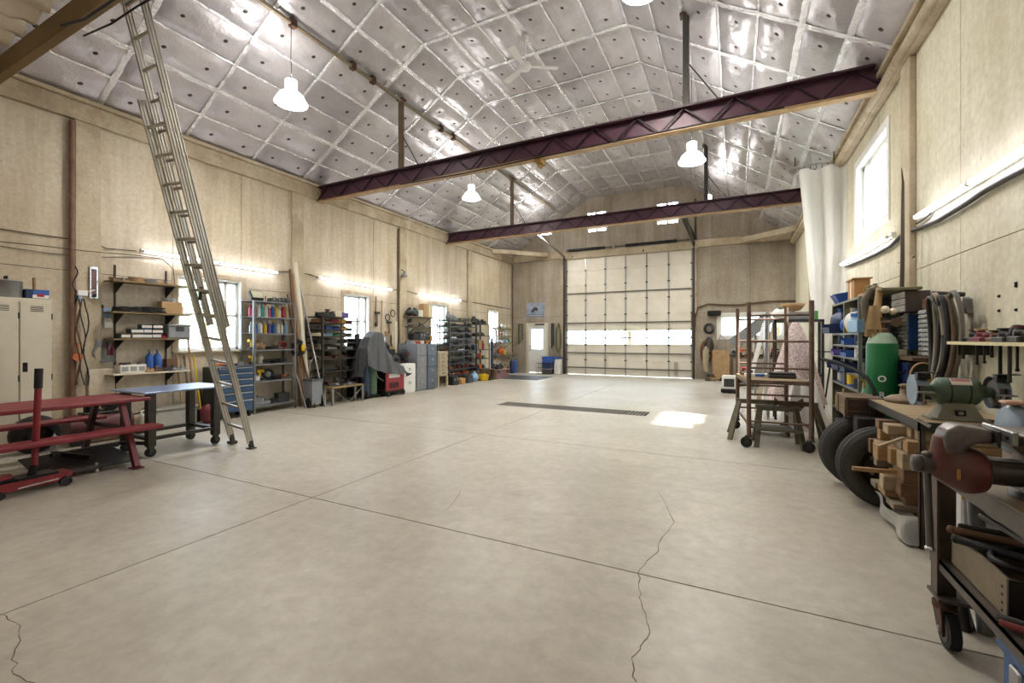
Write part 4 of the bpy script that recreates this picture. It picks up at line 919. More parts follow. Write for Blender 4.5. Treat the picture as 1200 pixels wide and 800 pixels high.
m = MB()
for k in range(9): m.tube([(.13*math.cos(a)*(.7+.05*k)+nrand(-.02, .02), nrand(-.06, .06), .17*math.sin(a)*(.7+.04*k)+nrand(-.03, .03)) for a in [2*PI*i/12 for i in range(12)]], .011, 6, closed=True)
m.build('cord_loops', M_black, t); MB().box(.03, .11, -.10, -.05, -.06, .08, .015).build('plug', YEL, t, 'yellow plug')
MB().cyl((0, .0, .17), (0, .12, .22), .012, n=6).build('hook', M_steel_d, t)
# grey wheeled bin
t = thing('wheeled_bin', 'grey plastic wheeled bin in front of the leaning pipes', 'bin', (-8.0, 6.52, 0), FR)
MB().add([(-.17, -.15, .06), (.17, -.15, .06), (.17, .15, .06), (-.17, .15, .06), (-.2, -.19, .55), (.2, -.19, .55), (.2, .19, .55), (-.2, .19, .55)], [(0, 3, 2, 1), (4, 5, 6, 7), (0, 1, 5, 4), (1, 2, 6, 5), (2, 3, 7, 6), (3, 0, 4, 7)]).build('tub', GREYP, t)
MB().box(-.22, .22, -.21, .21, .55, .59, .01).build('rim', simple('bin_rim', '5d6064', .5), t); MB().tube([(-.15, -.12, .58), (-.1, -.1, .65), (.1, .0, .66), (.15, .1, .6)], .03, 6).build('bag_liner', M_black, t)
t.scale = (.66, .7, 1)
for x in (-.25, .25): MB().cyl((x-.03, -.1, .11), (x+.03, -.1, .11), .11, n=18).build('wheel', M_black, t); 
MB().cyl((-.25, -.1, .11), (.25, -.1, .11), .012).build('axle', M_steel_d, t)
wire('bent_conduit', [WX(u, v, -8.15) for u, v in ((362, 445), (363, 425), (368, 418), (375, 418), (379, 426), (380, 440))], .012, M_steel, 'bent grey conduit hoop behind the wheeled bin', 'conduit')
# ---- steel stock rack
RZ = [.42, .72, 1.0, 1.2, 1.36, 1.5, 1.65, 1.8, 1.94]
t = thing('stock_rack', 'dark steel rack of metal stock between first and second left windows', 'rack', (-8.05, 6.80, 0), FR); assemble(t, rshelf(1.02, .55, 1.94, RZ, mt=M_steel_d, nposts=3))
g = 'metal stock on the dark rack'; W = 'shelf of the dark stock rack'
fr = lambda a, d, z: Vector((-8.05-.28, a, z))
defs = [('lowest', .42, ['steel', 'rusty', 'silver', 'grey']), ('second', .72, ['steel', 'silver', 'grey', 'steel']), ('third', 1.0, ['rusty', 'rusty', 'brown', 'steel']), ('fourth', 1.2, ['cream', 'silver', 'steel', 'grey']), ('fifth', 1.36, ['black', 'grey', 'steel', 'silver'])]
for nm, z, cs in defs:
    row('on the %s ' % nm+W, g, fr, 6.84, 7.78, 0, z+.001, [(random.choice(['bundle', 'rod', 'casting', 'tray']), c, random.choice(['grey', 'silver', 'rusty']), (.65, 1.2, 1.1)) for c in cs])
row('on the sixth '+W, g, fr, 6.84, 7.78, 0, 1.501, [('box', 'cream', 'white', (1.2, 1.5, .7)), ('crate', 'lightblue', 'white', (1.2, 1.5, .9)), ('tote', 'green', 'green', .9), ('tote', 'grey', 'grey', .9), ('tote', 'olive', 'grey', .9)])
row('on the seventh '+W, g, fr, 6.84, 7.78, 0, 1.651, [('bundle', 'grey', 'silver', (.6, 1, 1)), ('crate', 'blue', 'white', (1.1, 1.5, .8)), ('tote', 'blue', 'grey', .9), ('tote', 'yellow', 'grey', .9), ('tray', 'charcoal', 'silver', (.5, 1, 1))])
row('on the eighth '+W, g, fr, 6.84, 7.78, 0, 1.801, [('crate', 'brown', 'white', (1, 1.5, .9)), ('tote', 'maroon', 'grey', .9), ('crate', 'red', 'white', (1.2, 1.5, .9)), ('crate', 'yellow', 'grey', (1, 1.6, 1)), ('tote', 'maroon', 'grey', .9)])
row('on top of the dark stock rack', g, fr, 6.9, 7.75, 0, 1.942, [('coil', 'black', 'grey', 1.3), ('casting', 'black', 'brown', 1.4), ('crate', 'cream', 'white', (.9, 1, 1.5)), ('crate', 'purple', 'white', (.9, .9, 1.2))])
# low stand in front of the rack
t = thing('low_stand', 'low grey metal work stand with wooden top before the stock rack', 'stand', (-7.72, 6.78, 0), FR)
MB().box(0, .92, 0, .3, .36, .40, .006).build('top_board', M_ply, t)
for x in (.03, .89):
    for y in (.03, .27): MB().box(x-.02, x+.02, y-.02, y+.02, 0, .36).build('leg', M_steel, t)
MB().bar((.05, .01, .34), (.42, .01, .06), .02, .01).bar((.87, .01, .34), (.5, .01, .06), .02, .01).build('brace', M_steel, t)
row('on the low stand before the stock rack', g, lambda a, d, z: Vector((-7.88, a, z)), 6.82, 7.5, 0, .401, [('grinder', 'charcoal', 'silver', .9), ('rod', 'steel', 'silver', .7), ('casting', 'grey', 'steel', .7)])

# ---- gas cylinders on a cart, tarp covered machine, red welder
t = thing('cylinder_cart', 'two wheel cylinder cart base under the green gas cylinder', 'cart', (-7.95, 8.12, 0), FR)
MB().box(-.18, .38, -.12, .2, .05, .075, .005).build('base_plate', M_blackm, t); MB().tube([(-.15, .2, .08), (-.15, .24, 1.3), (.3, .24, 1.3), (.3, .2, .08)], .014, 6).build('frame', M_blackm, t)
for x in (.40, -.22): 
    w_ = MB().cyl((x-.025, -.02, .12), (x+.025, -.02, .12), .12, n=18).build('wheel', M_black, t); MB().cyl((x-.03, -.02, .12), (x+.03, -.02, .12), .05, n=12).build('hub', M_steel, w_)
def gas_cyl(x, y, z, h, r, mt, lab, valve=True):
    t = thing('gas_cylinder', lab, 'gas cylinder', (x, y, z))
    MB().lathe([(.001, 0), (r*.9, 0), (r, .03), (r, h-.22), (r*.95, h-.16), (r*.7, h-.08), (r*.35, h-.04), (r*.3, h)], 24).build('tank', mt, t)
    MB().lathe([(r*.34, h), (r*.36, h+.02), (.02, h+.03), (.02, h+.08)], 12).cyl((-.05, 0, h+.07), (.05, 0, h+.07), .012, n=8).build('valve', simple('valve_brass', '9a7c4a', .35, .7), t)
    return t
gas_cyl(-7.93, 7.95, .08, 1.15, .10, simple('cylinder_dark_blue', '33465e', .4), 'dark blue gas cylinder left of the green one under the tarp')
gas_cyl(-7.95, 8.19, .08, 1.2, .11, simple('cylinder_sage', '5f7d68', .4), 'sage green gas cylinder on cart left of the red welder')
wire('gas_hose', [(-7.84, 8.15, 1.0), (-7.8, 8.12, .75), (-7.78, 8.2, .5), (-7.8, 8.45, .38), (-7.9, 8.6, .5)], .012, simple('hose_grey_green', '8e948a', .5), 'grey green hose looping over the sage cylinder', 'hose')
t = thing('wire_welder', 'red wire welding machine on small wheels under the grey tarp', 'welder', (-7.72, 8.42, 0), FR)
MB().box(0, .68, 0, .42, .14, .66, .015).build('housing', simple('welder_red', '9c2f37', .4), t); MB().box(-.01, 0.0, .02, .40, .16, .64).build('end_panel', M_blackm, t)
MB().box(.1, .5, -.006, 0, .46, .56).build('side_decal', PAPER, t, 'white decal strip'); m = MB(); [m.box(.12+.05*k, .15+.05*k, -.01, 0, .2, .34) for k in range(7)]; m.build('louvres', M_maroon, t)
MB().box(0, .70, .02, .4, .10, .14).build('tray', M_blackm, t)
for x in (.62, .08): MB().cyl((x, -.03, .06), (x, 0.0, .06), .06, n=14).build('wheel', M_black, t); MB().cyl((x, .40, .06), (x, .43, .06), .06, n=14).build('rear_wheel', M_black, t)
# tarp draped over a tall machine (peak left), sloping right over the welder
rt = random.Random(3)
prof = [(-.42, .55), (-.33, 1.25), (-.18, 1.5), (.0, 1.62), (.15, 1.60), (.27, 1.35), (.45, 1.05), (.68, .86), (.95, .72), (1.08, .45)]
def tarp(a, b):
    k = a*(len(prof)-1); i = min(int(k), len(prof)-2); f = k-i; f_ = f*f*(3-2*f)
    x = prof[i][0]*(1-f)+prof[i+1][0]*f; z = prof[i][1]*(1-f_)+prof[i+1][1]*f_
    low = .92-.55*a if a < .75 else .5-.1*(a-.75)
    fold = .035*math.sin(a*34+b*3)*min(1, b*2.2)+.02*math.sin(a*61)*b
    if b < .3: return (x, .12-.0*b+(-.22*b/.3)+fold, z-.02*b)           # top strip
    q = (b-.3)/.7
    return (x+.06*q*(1 if a > .5 else -1), -.10-.10*q+fold, z*(1-q)+max(low-.2*math.sin(a*5)*.3, .40)*q)
t = thing('grey_tarp', 'dark grey tarp draped over a tall machine beside the second window', 'tarp', (-7.85, 8.14, 0), FR)
MB().grid(tarp, 60, 24).build('front_drape', simple('tarp_grey', '5a5d60', .7, var=.1, bump=.2), t)
MB().grid(lambda a, b: (lambda p: (p[0], .12+.28*b+.02*math.sin(a*25), p[2]*(1-b*b*.35)))(tarp(a, 0)), 50, 8).build('rear_drape', simple('tarp_grey', '5a5d60'), t)
t = thing('machine_cabinet', 'dark machine cabinet hidden under the grey tarp', 'machine', (-8.25, 7.98, 0), FR)
MB().box(0, .38, .05, .35, .0, 1.45, .02).build('cabinet', M_blackm, t); MB().cyl((.2, .2, 1.45), (.2, .2, 1.56), .06).build('spindle', M_blackm, t)

# ---- tools hung on the wall right of the second window
def wall_tool(kind, u, v, h, c, lab):
    p = WX(u, v, XL+.05); t = thing('hanging_tool', lab, 'tool', p, FR, 'tools hung on the left wall')
    if kind == 'saw': MB().prism([(-.05, 0), (.05, 0), (.02, -h), (-.02, -h)], -.004, .004, Matrix.Rotation(PI/2, 4, 'X')).build('blade', M_steel, t); MB().box(-.06, .06, -.02, .01, 0, .12, .02).build('handle', CM[c], t)
    elif kind == 'loop': MB().tube([(.09*math.cos(a), -.01, .09*math.sin(a)-.05) for a in [2*PI*i/14 for i in range(14)]], .012, 6, closed=True).build('loop', CM[c], t); MB().cyl((0, -.02, .04), (0, .03, .05), .008, n=6).build('peg', M_steel_d, t)
    elif kind == 'hammer': MB().cyl((0, 0, -h), (0, 0, 0), .014, n=8).build('handle', CM[c], t); MB().box(-.08, .08, -.03, .02, -.02, .04, .008).build('head', M_steel_d, t)
    else: MB().cyl((0, 0, -h), (.02, 0, 0), .014, n=8).build('shaft', CM[c], t); MB().ball((0, -.01, -h), .05, 10, (1, .5, 1.3)).build('end', M_steel_d, t)
for a in (('rod', 440, 347, .75, 'brown', 'long brown rod hung nearest the second window'), ('hammer', 442, 367, .35, 'rusty', 'rusty hammer hung beside the long brown rod'), ('rod', 447, 352, .95, 'wood', 'long wooden handled rod among wall tools right of the window'), ('loop', 460, 365, .1, 'black', 'large black ring hung high among the wall tools'), ('loop', 454, 370, .1, 'charcoal', 'charcoal ring hung left of the large black ring'),
          ('hammer', 456, 378, .3, 'brown', 'brown handled hammer below the charcoal ring'), ('saw', 453, 393, .3, 'wood', 'handsaw with wooden grip hung low right of the second window'), ('rod', 458, 393, .3, 'olive', 'olive tool hung low beside the vertical cream plank'), ('saw', 450, 400, .2, 'white', 'short white gripped saw hung at the bottom of the wall tools'), ('saw', 480, 378, .6, 'black', 'black long saw hung left of the upper wall shelves'), ('rod', 476, 377, .6, 'silver', 'thin silver rod hung left of the black long saw')):
    wall_tool(*a)
p = WX(464, 427, XL+.22); one('leaning_plank', MB().box(-.05, .05, -.012, .012, 0, 1.2, .003), M_cream, 'cream vertical plank leaning among the wall tools', 'plank', (p.x, p.y, .72), FR)
t = thing('tool_ledge', 'narrow wooden ledge below the wall tools', 'shelf', (XL, 9.56, 1.0)); MB().box(0, .3, 0, .36, 0, .03, .003).build('board', M_woodd, t); MB().box(.0, .02, .1, .14, -.2, 0).box(.0, .25, .1, .12, -.03, 0).build('bracket', M_steel_d, t)
one('wall_lamp', MB().lathe([(.09, -.02), (.05, .08), (.02, .12)], 14).cyl((0, 0, .12), (-.12, 0, .2), .015), CM['grey'], 'small grey reflector lamp high on the left wall at the pipe', 'lamp', WX(474, 323, XL+.15))
one('tall_conduit', MB().cyl((0, 0, 1.0), (0, 0, 4.6), .02, n=8), M_wirebr, 'tall brown conduit on the left wall right of the tool display', 'conduit', (XL+.04, 9.93, 0))

# ---- filing cabinets
def cabinet(label, y0, w, h, n, mt, xf=-7.76, d=.62, grp='filing cabinets along the left wall'):
    t = thing('filing_cabinet', label, 'filing cabinet', (xf, y0, 0), FR, grp)
    MB().box(0, w, .012, d, 0, h, .006).build('body', mt, t)
    for k in range(n):
        z0 = .04+(h-.06)*k/n; z1 = .04+(h-.06)*(k+1)/n
        q = MB().box(.015, w-.015, -.012, .012, z0+.006, z1-.006, .005).build('drawer', mt, t)
        MB().box(w*.38, w*.62, -.026, -.012, (z0+z1)/2+.02, (z0+z1)/2+.035, .003).box(w*.42, w*.58, -.017, -.012, (z0+z1)/2+.05, (z0+z1)/2+.085).build('pull', M_steel, q)
    return t
cabinet('white two-drawer filing cabinet beside the red welder', 9.08+.02, .50, .78, 2, M_white)
cabinet('mid grey four-drawer filing cabinet right of the white one', 9.63, .46, 1.30, 4, simple('cab_grey', '85888c', .4, .2))
cabinet('blue grey four-drawer filing cabinet right of the mid grey one', 10.11, .44, 1.28, 4, simple('cab_blue_grey', '5f6a78', .4, .2))
t = thing('drawer_chest', 'narrow beige wooden chest of small drawers before the dark shelving', 'drawer chest', (-7.85, 10.75, 0), FR)
BG = simple('chest_beige', 'b7a88c', .6)
MB().box(0, .5, .01, .40, .32, 1.06, .005).box(0, .05, 0, .05, 0, .32).box(.45, .5, 0, .05, 0, .32).box(0, .05, .35, .4, 0, .32).box(.45, .5, .35, .4, 0, .32).build('carcass', BG, t)
for k in range(6): q = MB().box(.03, .47, -.01, .012, .34+.118*k, .448+.118*k, .004).build('drawer', BG, t); MB().box(.2, .3, -.022, -.01, .39+.118*k, .405+.118*k).build('pull', M_steel_d, q)
one('white_board_panel', MB().box(0, .02, 0, .5, 0, .75), M_white, 'white board standing between blue grey cabinet and beige chest', 'board', (-7.9, 10.62, 0), FR)
# dark cabinet with helmet behind white cabinet
t = thing('metal_locker', 'dark open metal cabinet behind the white filing cabinet', 'cabinet', (-8.42, 9.0, 0), FR)
MB().box(0, .55, 0, .22, 0, 1.15, .006).build('body', CM['charcoal'], t)
row('on the white filing cabinet', 'things on the filing cabinets', lambda a, d, z: Vector((-8.05, a, z)), 9.12, 9.58, 0, .781, [('bag', 'black', 'black', 1.2), ('casting', 'maroon', 'black', 1.), ('coil', 'black', 'grey', 1)])
t = thing('welding_helmet', 'black welding helmet on the white filing cabinet', 'helmet', (-7.95, 9.36, .95), FR)
MB().ball((0, 0, .06), .13, 16, (1, 1, 1.2)).build('shell', M_blackm, t); MB().box(-.07, .07, -.145, -.11, .06, .12, .008).build('visor', simple('visor_red', '6a2a28', .2), t); MB().box(-.09, .09, -.09, .09, -.055, -.03).build('collar', M_black, t)
row('on the grey filing cabinets', 'things on the filing cabinets', lambda a, d, z: Vector((-8.05, a, z)), 9.66, 10.5, 0, 1.301, [('crate', 'grey', 'white', (.9, 1, .9)), ('casting', 'tan', 'brown', .9), ('crate', 'red', 'white', (.8, 1, .7)), ('crate', 'cream', 'white', (.9, 1, .8)), ('coil', 'charcoal', 'grey', .9), ('casting', 'orange', 'tan', .8)])
row('on the dark metal cabinet', 'things on the filing cabinets', lambda a, d, z: Vector((-8.52, a, z)), 9.05, 9.55, 0, 1.151, [('casting', 'grey', 'silver', 1), ('bag', 'black', 'grey', .8), ('casting', 'tan', 'grey', .9)])
for z, nm, y0, y1 in ((2.10, 'upper', 10.1, 11.3), (1.80, 'middle', 10.2, 11.6), (1.40, 'lower', 10.3, 11.4)):
    t = thing('plank_shelf', '%s plank shelf on the left wall above the filing cabinets' % nm, 'shelf', (XL, y0, z-.03), 0, 'plank shelves above the filing cabinets')
    MB().box(.01, .33, 0, y1-y0, 0, .03, .003).build('board', M_woodd, t)
    for a in (.2, y1-y0-.2): MB().bar((.01, a, -.2), (.25, a, 0), .015).build('bracket', M_steel_d, t)
g = 'goods on the plank shelves'
row('on the upper plank shelf', g, L, 10.15, 11.25, .18, 2.101, [('bag', 'black', 'black', 1.1), ('bag', 'charcoal', 'black', 1.1), ('crate', 'white', 'white', (1.2, 1, 2)), ('crate', 'tan', 'white', (1, 1.2, 4)), ('crate', 'cream', 'white', (1.2, 1.2, 3.8))])
row('on the middle plank shelf', g, L, 10.3, 11.2, .18, 1.801, [('bundle', 'brown', 'grey', .9), ('casting', 'charcoal', 'grey', 1), ('tray', 'grey', 'brown', .6)])
row('on the lower plank shelf', g, L, 10.35, 11.4, .18, 1.401, [('crate', 'black', 'grey', (1.1, 1, 2)), ('toolcase', 'charcoal', 'grey', (.8, 1, 1.6)), ('toolcase', 'black', 'grey', (.5, 1, 1.3)), ('jar', 'yellow', 'white', 1.2)])
for nm, z in ():
    pass

# ---- large dark shelving, two bays of ten shelves
RZ2 = [.25+.2*k for k in range(9)]+[2.05]
t = thing('dark_shelving', 'large dark steel shelving of metal parts between third and fourth windows', 'shelving', (-8.12, 11.72, 0), FR); assemble(t, rshelf(1.70, .5, 2.05, RZ2, mt=simple('shelving_slate', '55585c', .45, .4), nposts=3, shelf_t=.03))
g = 'parts on the large dark shelving'; fr = lambda a, d, z: Vector((-8.12-.24, a, z))
PAL = ['steel', 'charcoal', 'silver', 'grey', 'black', 'rusty', 'steel', 'brown']
rk = random.Random(21)
for j, z in enumerate(RZ2[:-1]):
    n = 7
    row('on %s shelf up of large dark shelving' % ORD[j], g, fr, 11.78, 13.38, 0, z+.001, [(rk.choice(['casting', 'bundle', 'tray', 'casting', 'coil', 'wheelpart' if j in (3, 5) else 'casting']), rk.choice(PAL if j > 1 else ['red', 'black', 'steel', 'orange', 'maroon', 'grey']), rk.choice(['silver', 'grey', 'steel', 'black']), (.95, 1.1, .95) if n else 1) for _ in range(n)])
row('on top of the large dark shelving', g, fr, 11.85, 13.3, 0, 2.051, [('bag', 'silver', 'grey', 1.2), ('casting', 'grey', 'silver', 1.4), ('bundle', 'yellow', 'charcoal', 1.2), ('bundle', 'charcoal', 'grey', 1.3), ('coil', 'olive', 'grey', 1.2)])
row('on the floor before the large dark shelving', 'things on floor before shelving', lambda a, d, z: Vector((-7.85, a, 0)), 11.35, 13.4, 0, 0, [('toolcase', 'black', 'silver', (.7, 1, 1.8)), ('crate', 'cardboard', 'tan', (1.4, 1.2, 1.8)), ('battery', 'charcoal', 'grey', 1.6), ('bag', 'lightblue', 'white', 1.5), ('casting', 'black', 'grey', 1.5)])
t = thing('yellow_tub', 'yellow oval tub on the floor at the shelving corner', 'tub', (-7.80, 13.25, 0))
MB().lathe([(.001, 0), (.17, 0), (.2, .05), (.22, .18), (.235, .2)], 20).build('tub_body', YEL, t); MB().lathe([(.21, .2), (.10, .24), (.001, .25)], 20, cap=False).build('cover', YEL, t); MB().tube([(-.22, 0, .19), (0, -.1, .26), (.22, 0, .19)], .012, 6).build('handle', M_black, t)
# ---- smaller rack with goods, bicycle wheel hoist
t = thing('metal_rack', 'narrow pale metal rack right of the large dark shelving', 'rack', (-8.2, 13.5, 0), FR); RZ3 = [.35, .72, 1.05, 1.55, 1.97]; assemble(t, rshelf(.95, .42, 1.97, RZ3, mt=M_steel_d))
g = 'goods on the narrow pale rack'; fr = lambda a, d, z: Vector((-8.2-.2, a, z))
row('on the lowest shelf of the narrow rack', g, fr, 13.55, 14.4, 0, .351, [('tote', 'navy', 'grey', 1), ('crate', 'orange', 'white', (1, 1, 1.6)), ('casting', 'black', 'grey', 1.2)])
row('on the second shelf of the narrow rack', g, fr, 13.55, 14.4, 0, .721, [('bag', 'white', 'red', .9), ('bag', 'red', 'white', .9), ('jug', 'orange', 'black', .8), ('crate', 'green', 'white', (.7, .7, 1))])
row('on the third shelf of the narrow rack', g, fr, 13.55, 14.4, 0, 1.051, [('crate', 'lightblue', 'white', (.9, 1, 2)), ('crate', 'tan', 'white', (1.3, 1, 3.6)), ('jug', 'red', 'red', 1.1)])
row('on the fourth shelf of the narrow rack', g, fr, 13.55, 14.4, 0, 1.551, [('coil', 'black', 'grey', 1), ('casting', 'brown', 'grey', 1), ('casting', 'charcoal', 'silver', 1)])
row('on top of the narrow pale rack', g, fr, 13.5, 14.45, 0, 1.971, [('bag', 'black', 'grey', 1.2), ('casting', 'charcoal', 'grey', 1.5), ('casting', 'black', 'olive', 1.5)])
t = thing('bicycle_wheel', 'spoked bicycle wheel hanging before the far left window', 'wheel', (-7.95, 14.3, 1.48), FR)
MB().tube([(.26*math.cos(a), 0, .34*math.sin(a)) for a in [2*PI*i/28 for i in range(28)]], .016, 6, closed=True).build('tyre', M_black, t); m = MB(); [m.cyl((0, 0, 0), (.25*math.cos(a), 0, .33*math.sin(a)), .003, n=4) for a in [2*PI*i/12 for i in range(12)]]; m.build('spokes', M_steel, t); MB().cyl((0, -.04, 0), (0, .04, 0), .02, n=8).build('hub', M_steel, t)
t = thing('blue_stand', 'blue steel stand holding up the bicycle wheel', 'stand', (-7.97, 14.22, 0))
MB().box(-.03, .03, -.03, .03, .03, 1.46).build('column', CM['navy'], t); MB().box(-.2, .2, -.2, .2, 0, .03, .005).box(-.04, .04, -.04, .04, 1.0, 1.1).build('base', CM['navy'], t)
row('beside the blue stand', 'black boots by the blue stand', lambda a, d, z: Vector((-7.75, a, .33)), 13.85, 14.6, 0, .0, [('bag', 'black', 'black', .9), ('battery', 'black', 'grey', 1.1), ('bag', 'charcoal', 'black', .9)])
t = thing('wooden_chest', 'long maroon wooden chest on the floor under the bicycle wheel', 'chest', (-7.55, 13.8, 0), FR)
MB().box(0, .95, 0, .42, 0, .28, .01).build('box_body', simple('chest_rose', '8d6a66', .6), t); MB().box(-.02, .97, -.02, .44, .28, .325, .01).build('lid', simple('chest_rose', '8d6a66'), t); MB().box(.1, .16, -.03, 0, .2, .3).box(.78, .84, -.03, 0, .2, .3).build('hasp', M_steel_d, t)
t = thing('brown_crate', 'open brown wooden crate left of the maroon chest', 'crate', (-7.6, 13.42, 0), FR); MB().box(0, .32, 0, .02, 0, .05).box(0, .32, 0, .4, 0, .02).box(0, .02, 0, .4, 0, .36).box(.3, .32, 0, .4, 0, .36).box(0, .32, .38, .4, 0, .36).build('carcass', M_woodd, t); MB().box(-.01, .33, -.01, .41, .36, .385).build('top', M_woodd, t)
# ---- corner wall shelves
for z, nm in ((1.85, 'top'), (1.55, 'second'), (1.27, 'third'), (.78, 'bottom')):
    t = thing('corner_shelf', '%s corner shelf on the left wall beside the far wall' % nm, 'shelf', (XL, 15.55 if z > 1 else 15.4, z-.03), 0, 'corner shelves at the far left')
    w_ = 1.15 if z > 1 else 1.6
    MB().box(.01, .36, 0, w_, 0, .03).build('board', M_woodd if z < 1 else M_ply, t)
    for a in (.12, w_-.12): MB().bar((.01, a, -.18), (.28, a, 0), .014).build('bracket', M_steel_d, t)
g = 'goods on the corner shelves'
row('on the top corner shelf', g, L, 15.6, 16.65, .2, 1.851, [('casting', 'olive', 'brown', 1), ('bag', 'white', 'white', .9), ('jug', 'white', 'grey', .7), ('bag', 'cream', 'white', .8)])
row('on the second corner shelf', g, L, 15.6, 16.65, .2, 1.551, [('bottle', 'red', 'black', 1), ('jar', 'brown', 'white', 1.2), ('bottle', 'white', 'red', 1), ('jug', 'white', 'white', .8), ('bottle', 'cream', 'white', 1)])
row('on the third corner shelf', g, L, 15.6, 16.65, .2, 1.271, [('coil', 'grey', 'black', .9), ('box', 'white', 'blue', 1), ('crate', 'lightblue', 'white', (1, 1, 1.1)), ('bag', 'green', 'black', .7)])
row('on the bottom corner shelf', g, L, 15.45, 16.9, .2, .781, [('grinder', 'grey', 'black', 1), ('bag', 'orange', 'orange', 1.5), ('jug', 'yellow', 'yellow', 1.1), ('coil', 'silver', 'black', 1), ('casting', 'tan', 'grey', .8)])
row('on the floor under the corner shelves', g, lambda a, d, z: Vector((XL+.35, a, 0)), 15.8, 17.0, 0, 0, [('cylinder', 'tan', 'black', 1.2), ('cylinder', 'brown', 'silver', 1.2), ('cylinder', 'navy', 'silver', 2), ('cylinder', 'blue', 'silver', 2)])

# ================================================================ far wall
def hanging(name, label, cat, p, h, w, c, n=3, group=None):
    t = thing(name, label, cat, p)
    for k in range(n): x = (k-(n-1)/2)*w; MB().box(x-w*.35, x+w*.35, -.02, .02, -h*(1-.12*k), 0, .008).build('strap', CM[c[k % len(c)]], t)
    MB().cyl((-w*n/2, 0, .01), (w*n/2, 0, .01), .012, n=6).build('peg', M_steel_d, t); return t
hanging('saw_set', 'olive saws hanging on the far wall left of the door', 'saw', Vector((-8.25, YF-.05, 2.05)), .85, .09, ['olive', 'grey', 'olive'], 3)
hanging('dark_strap', 'dark straps hanging high right of the white door', 'strap', Vector((-6.78, YF-.05, 2.05)), 1.0, .07, ['black', 'charcoal'], 2)
t = thing('rope_coil', 'long olive rope coil hanging right of the white door', 'rope', (-6.5, YF-.08, 1.5)); m = MB()
for k in range(6): m.tube([((.07+.012*k)*math.cos(a), -.01*k, .55*math.sin(a)-.02*k) for a in [2*PI*i/18 for i in range(18)]], .016, 6, closed=True)
m.build('loops', CM['olive'], t); MB().cyl((0, .08, .56), (0, -.1, .57), .01, n=6).build('peg', M_steel_d, t)
# poster: blue, generic motor picture with text band
t = thing('wall_poster', 'blue landscape poster on the far wall above the white door', 'poster', (-7.57, YF-.012, 2.66))
MB().box(-.41, .41, -.004, .004, -.31, .31).build('sheet', mat('poster_blue', '3f6396', .5, 0, .3, 3, 0, col2='c9ccd6', amt=.2), t); MB().box(-.38, .38, -.006, -.004, -.28, -.20).build('caption_band', CM['navy'], t)
MB().prism([(-.22, -.10), (-.05, .10), (.12, .05), (.10, -.08), (-.02, -.04), (-.10, -.13)], -.002, .002, Matrix.Translation((0, -.007, .02)) @ Matrix.Rotation(PI/2, 4, 'X')).build('picture_mark', CM['charcoal'], t)
m = MB(); [m.box(-.35+.055*k, -.31+.055*k, -.0075, -.006, -.26, -.22) for k in range(13)]; m.build('caption_marks', CM['white'], t)
one('wall_hook', MB().tube([(-.05, 0, .08), (-.05, -.03, -.04), (.05, -.03, -.04), (.05, 0, .08)], .008, 6), M_steel_d, 'small curved hook between poster and white door', 'hook', (-7.9, YF-.02, 2.2))
# wire basket and blue bottle crates right of door
for k, (z, c) in enumerate(((0, 'charcoal'), (.24, 'navy'), (.48, 'blue'))):
    t = thing('plastic_crate', '%s crate beside the far door, %s of its stack' % (('dark grey', 'navy', 'bright blue')[k], ('bottom', 'middle', 'top')[k]), 'crate', (-6.82, 16.85, z)); MB().box(-.2, .2, -.2, .2, 0, .22, .015).build('shell', CM[c], t); MB().box(-.21, .21, -.21, .21, .2, .235, .01).build('rim', CM[c if k else 'grey'], t)
item('jug', 'white', 'grey', (-6.48, 16.9, 0), 0, (1.3, 1.3, 2.3), 'tall white jug right of the stacked crates')
t = thing('white_cooler', 'white tall container beside the blue crates at the door track', 'container', (-6.42, 17.0, 0)); MB().box(-.1, .1, -.15, .15, 0, .62, .02).build('body', M_white, t); MB().box(-.11, .11, -.16, .16, .62, .68, .015).build('lid', CM['blue'], t)
t = thing('wire_basket', 'black wire stand on the floor before the white door', 'stand', (-7.15, 16.75, 0)); m = MB()
for x in (-.12, 0, .12):
    m.cyl((x, -.1, 0), (x, -.1, .45), .006, n=5).cyl((x, .1, 0), (x, .1, .45), .006, n=5)
for z in (.05, .25, .44): m.tube([(-.12, -.1, z), (.12, -.1, z), (.12, .1, z), (-.12, .1, z)], .006, 5, closed=True)
m.build('wire_frame', M_blackm, t)
# floor mat at the far left
one('floor_mat', MB().box(-.95, .95, -.75, .75, 0, .012, .004), CM['charcoal'], 'dark flat mat on the floor by the far left corner', 'mat', (-7.1, 14.9, .0))

# right part of far wall: hoses, coils, boards
HS = simple('hose_brown', '6b5646', .6)
wire('hose_run', [WY(u, v, YF-.06) for u, v in ((813, 425), (814, 400), (814, 375), (818, 360), (830, 356), (850, 357), (866, 357), (900, 353), (934, 352))], .03, HS, 'brown hose running along the far wall above the small window', 'hose')
for i, (u, v, rx, rz_, c, lab) in enumerate(((831, 385, .17, .18, 'black', 'black hose coil hung high right of the overhead door'), (828, 412, .2, .42, 'brown', 'brown hose coil hung right of the overhead door'), (831, 405, .14, .3, 'charcoal', 'charcoal hose coil over the brown one'))):
    p = WY(u, v, YF-.12); t = thing('hose_coil', lab, 'hose', p, group='hose coils on the far wall'); m = MB()
    for k in range(4): m.tube([((rx-.02*k)*math.cos(a), -.012*k, (rz_-.02*k)*math.sin(a)) for a in [2*PI*j/18 for j in range(18)]], .018, 6, closed=True)
    m.build('loops', CM[c], t); MB().cyl((0, .1, rz_-.02), (0, -.05, rz_), .012, n=6).build('peg', M_steel_d, t)
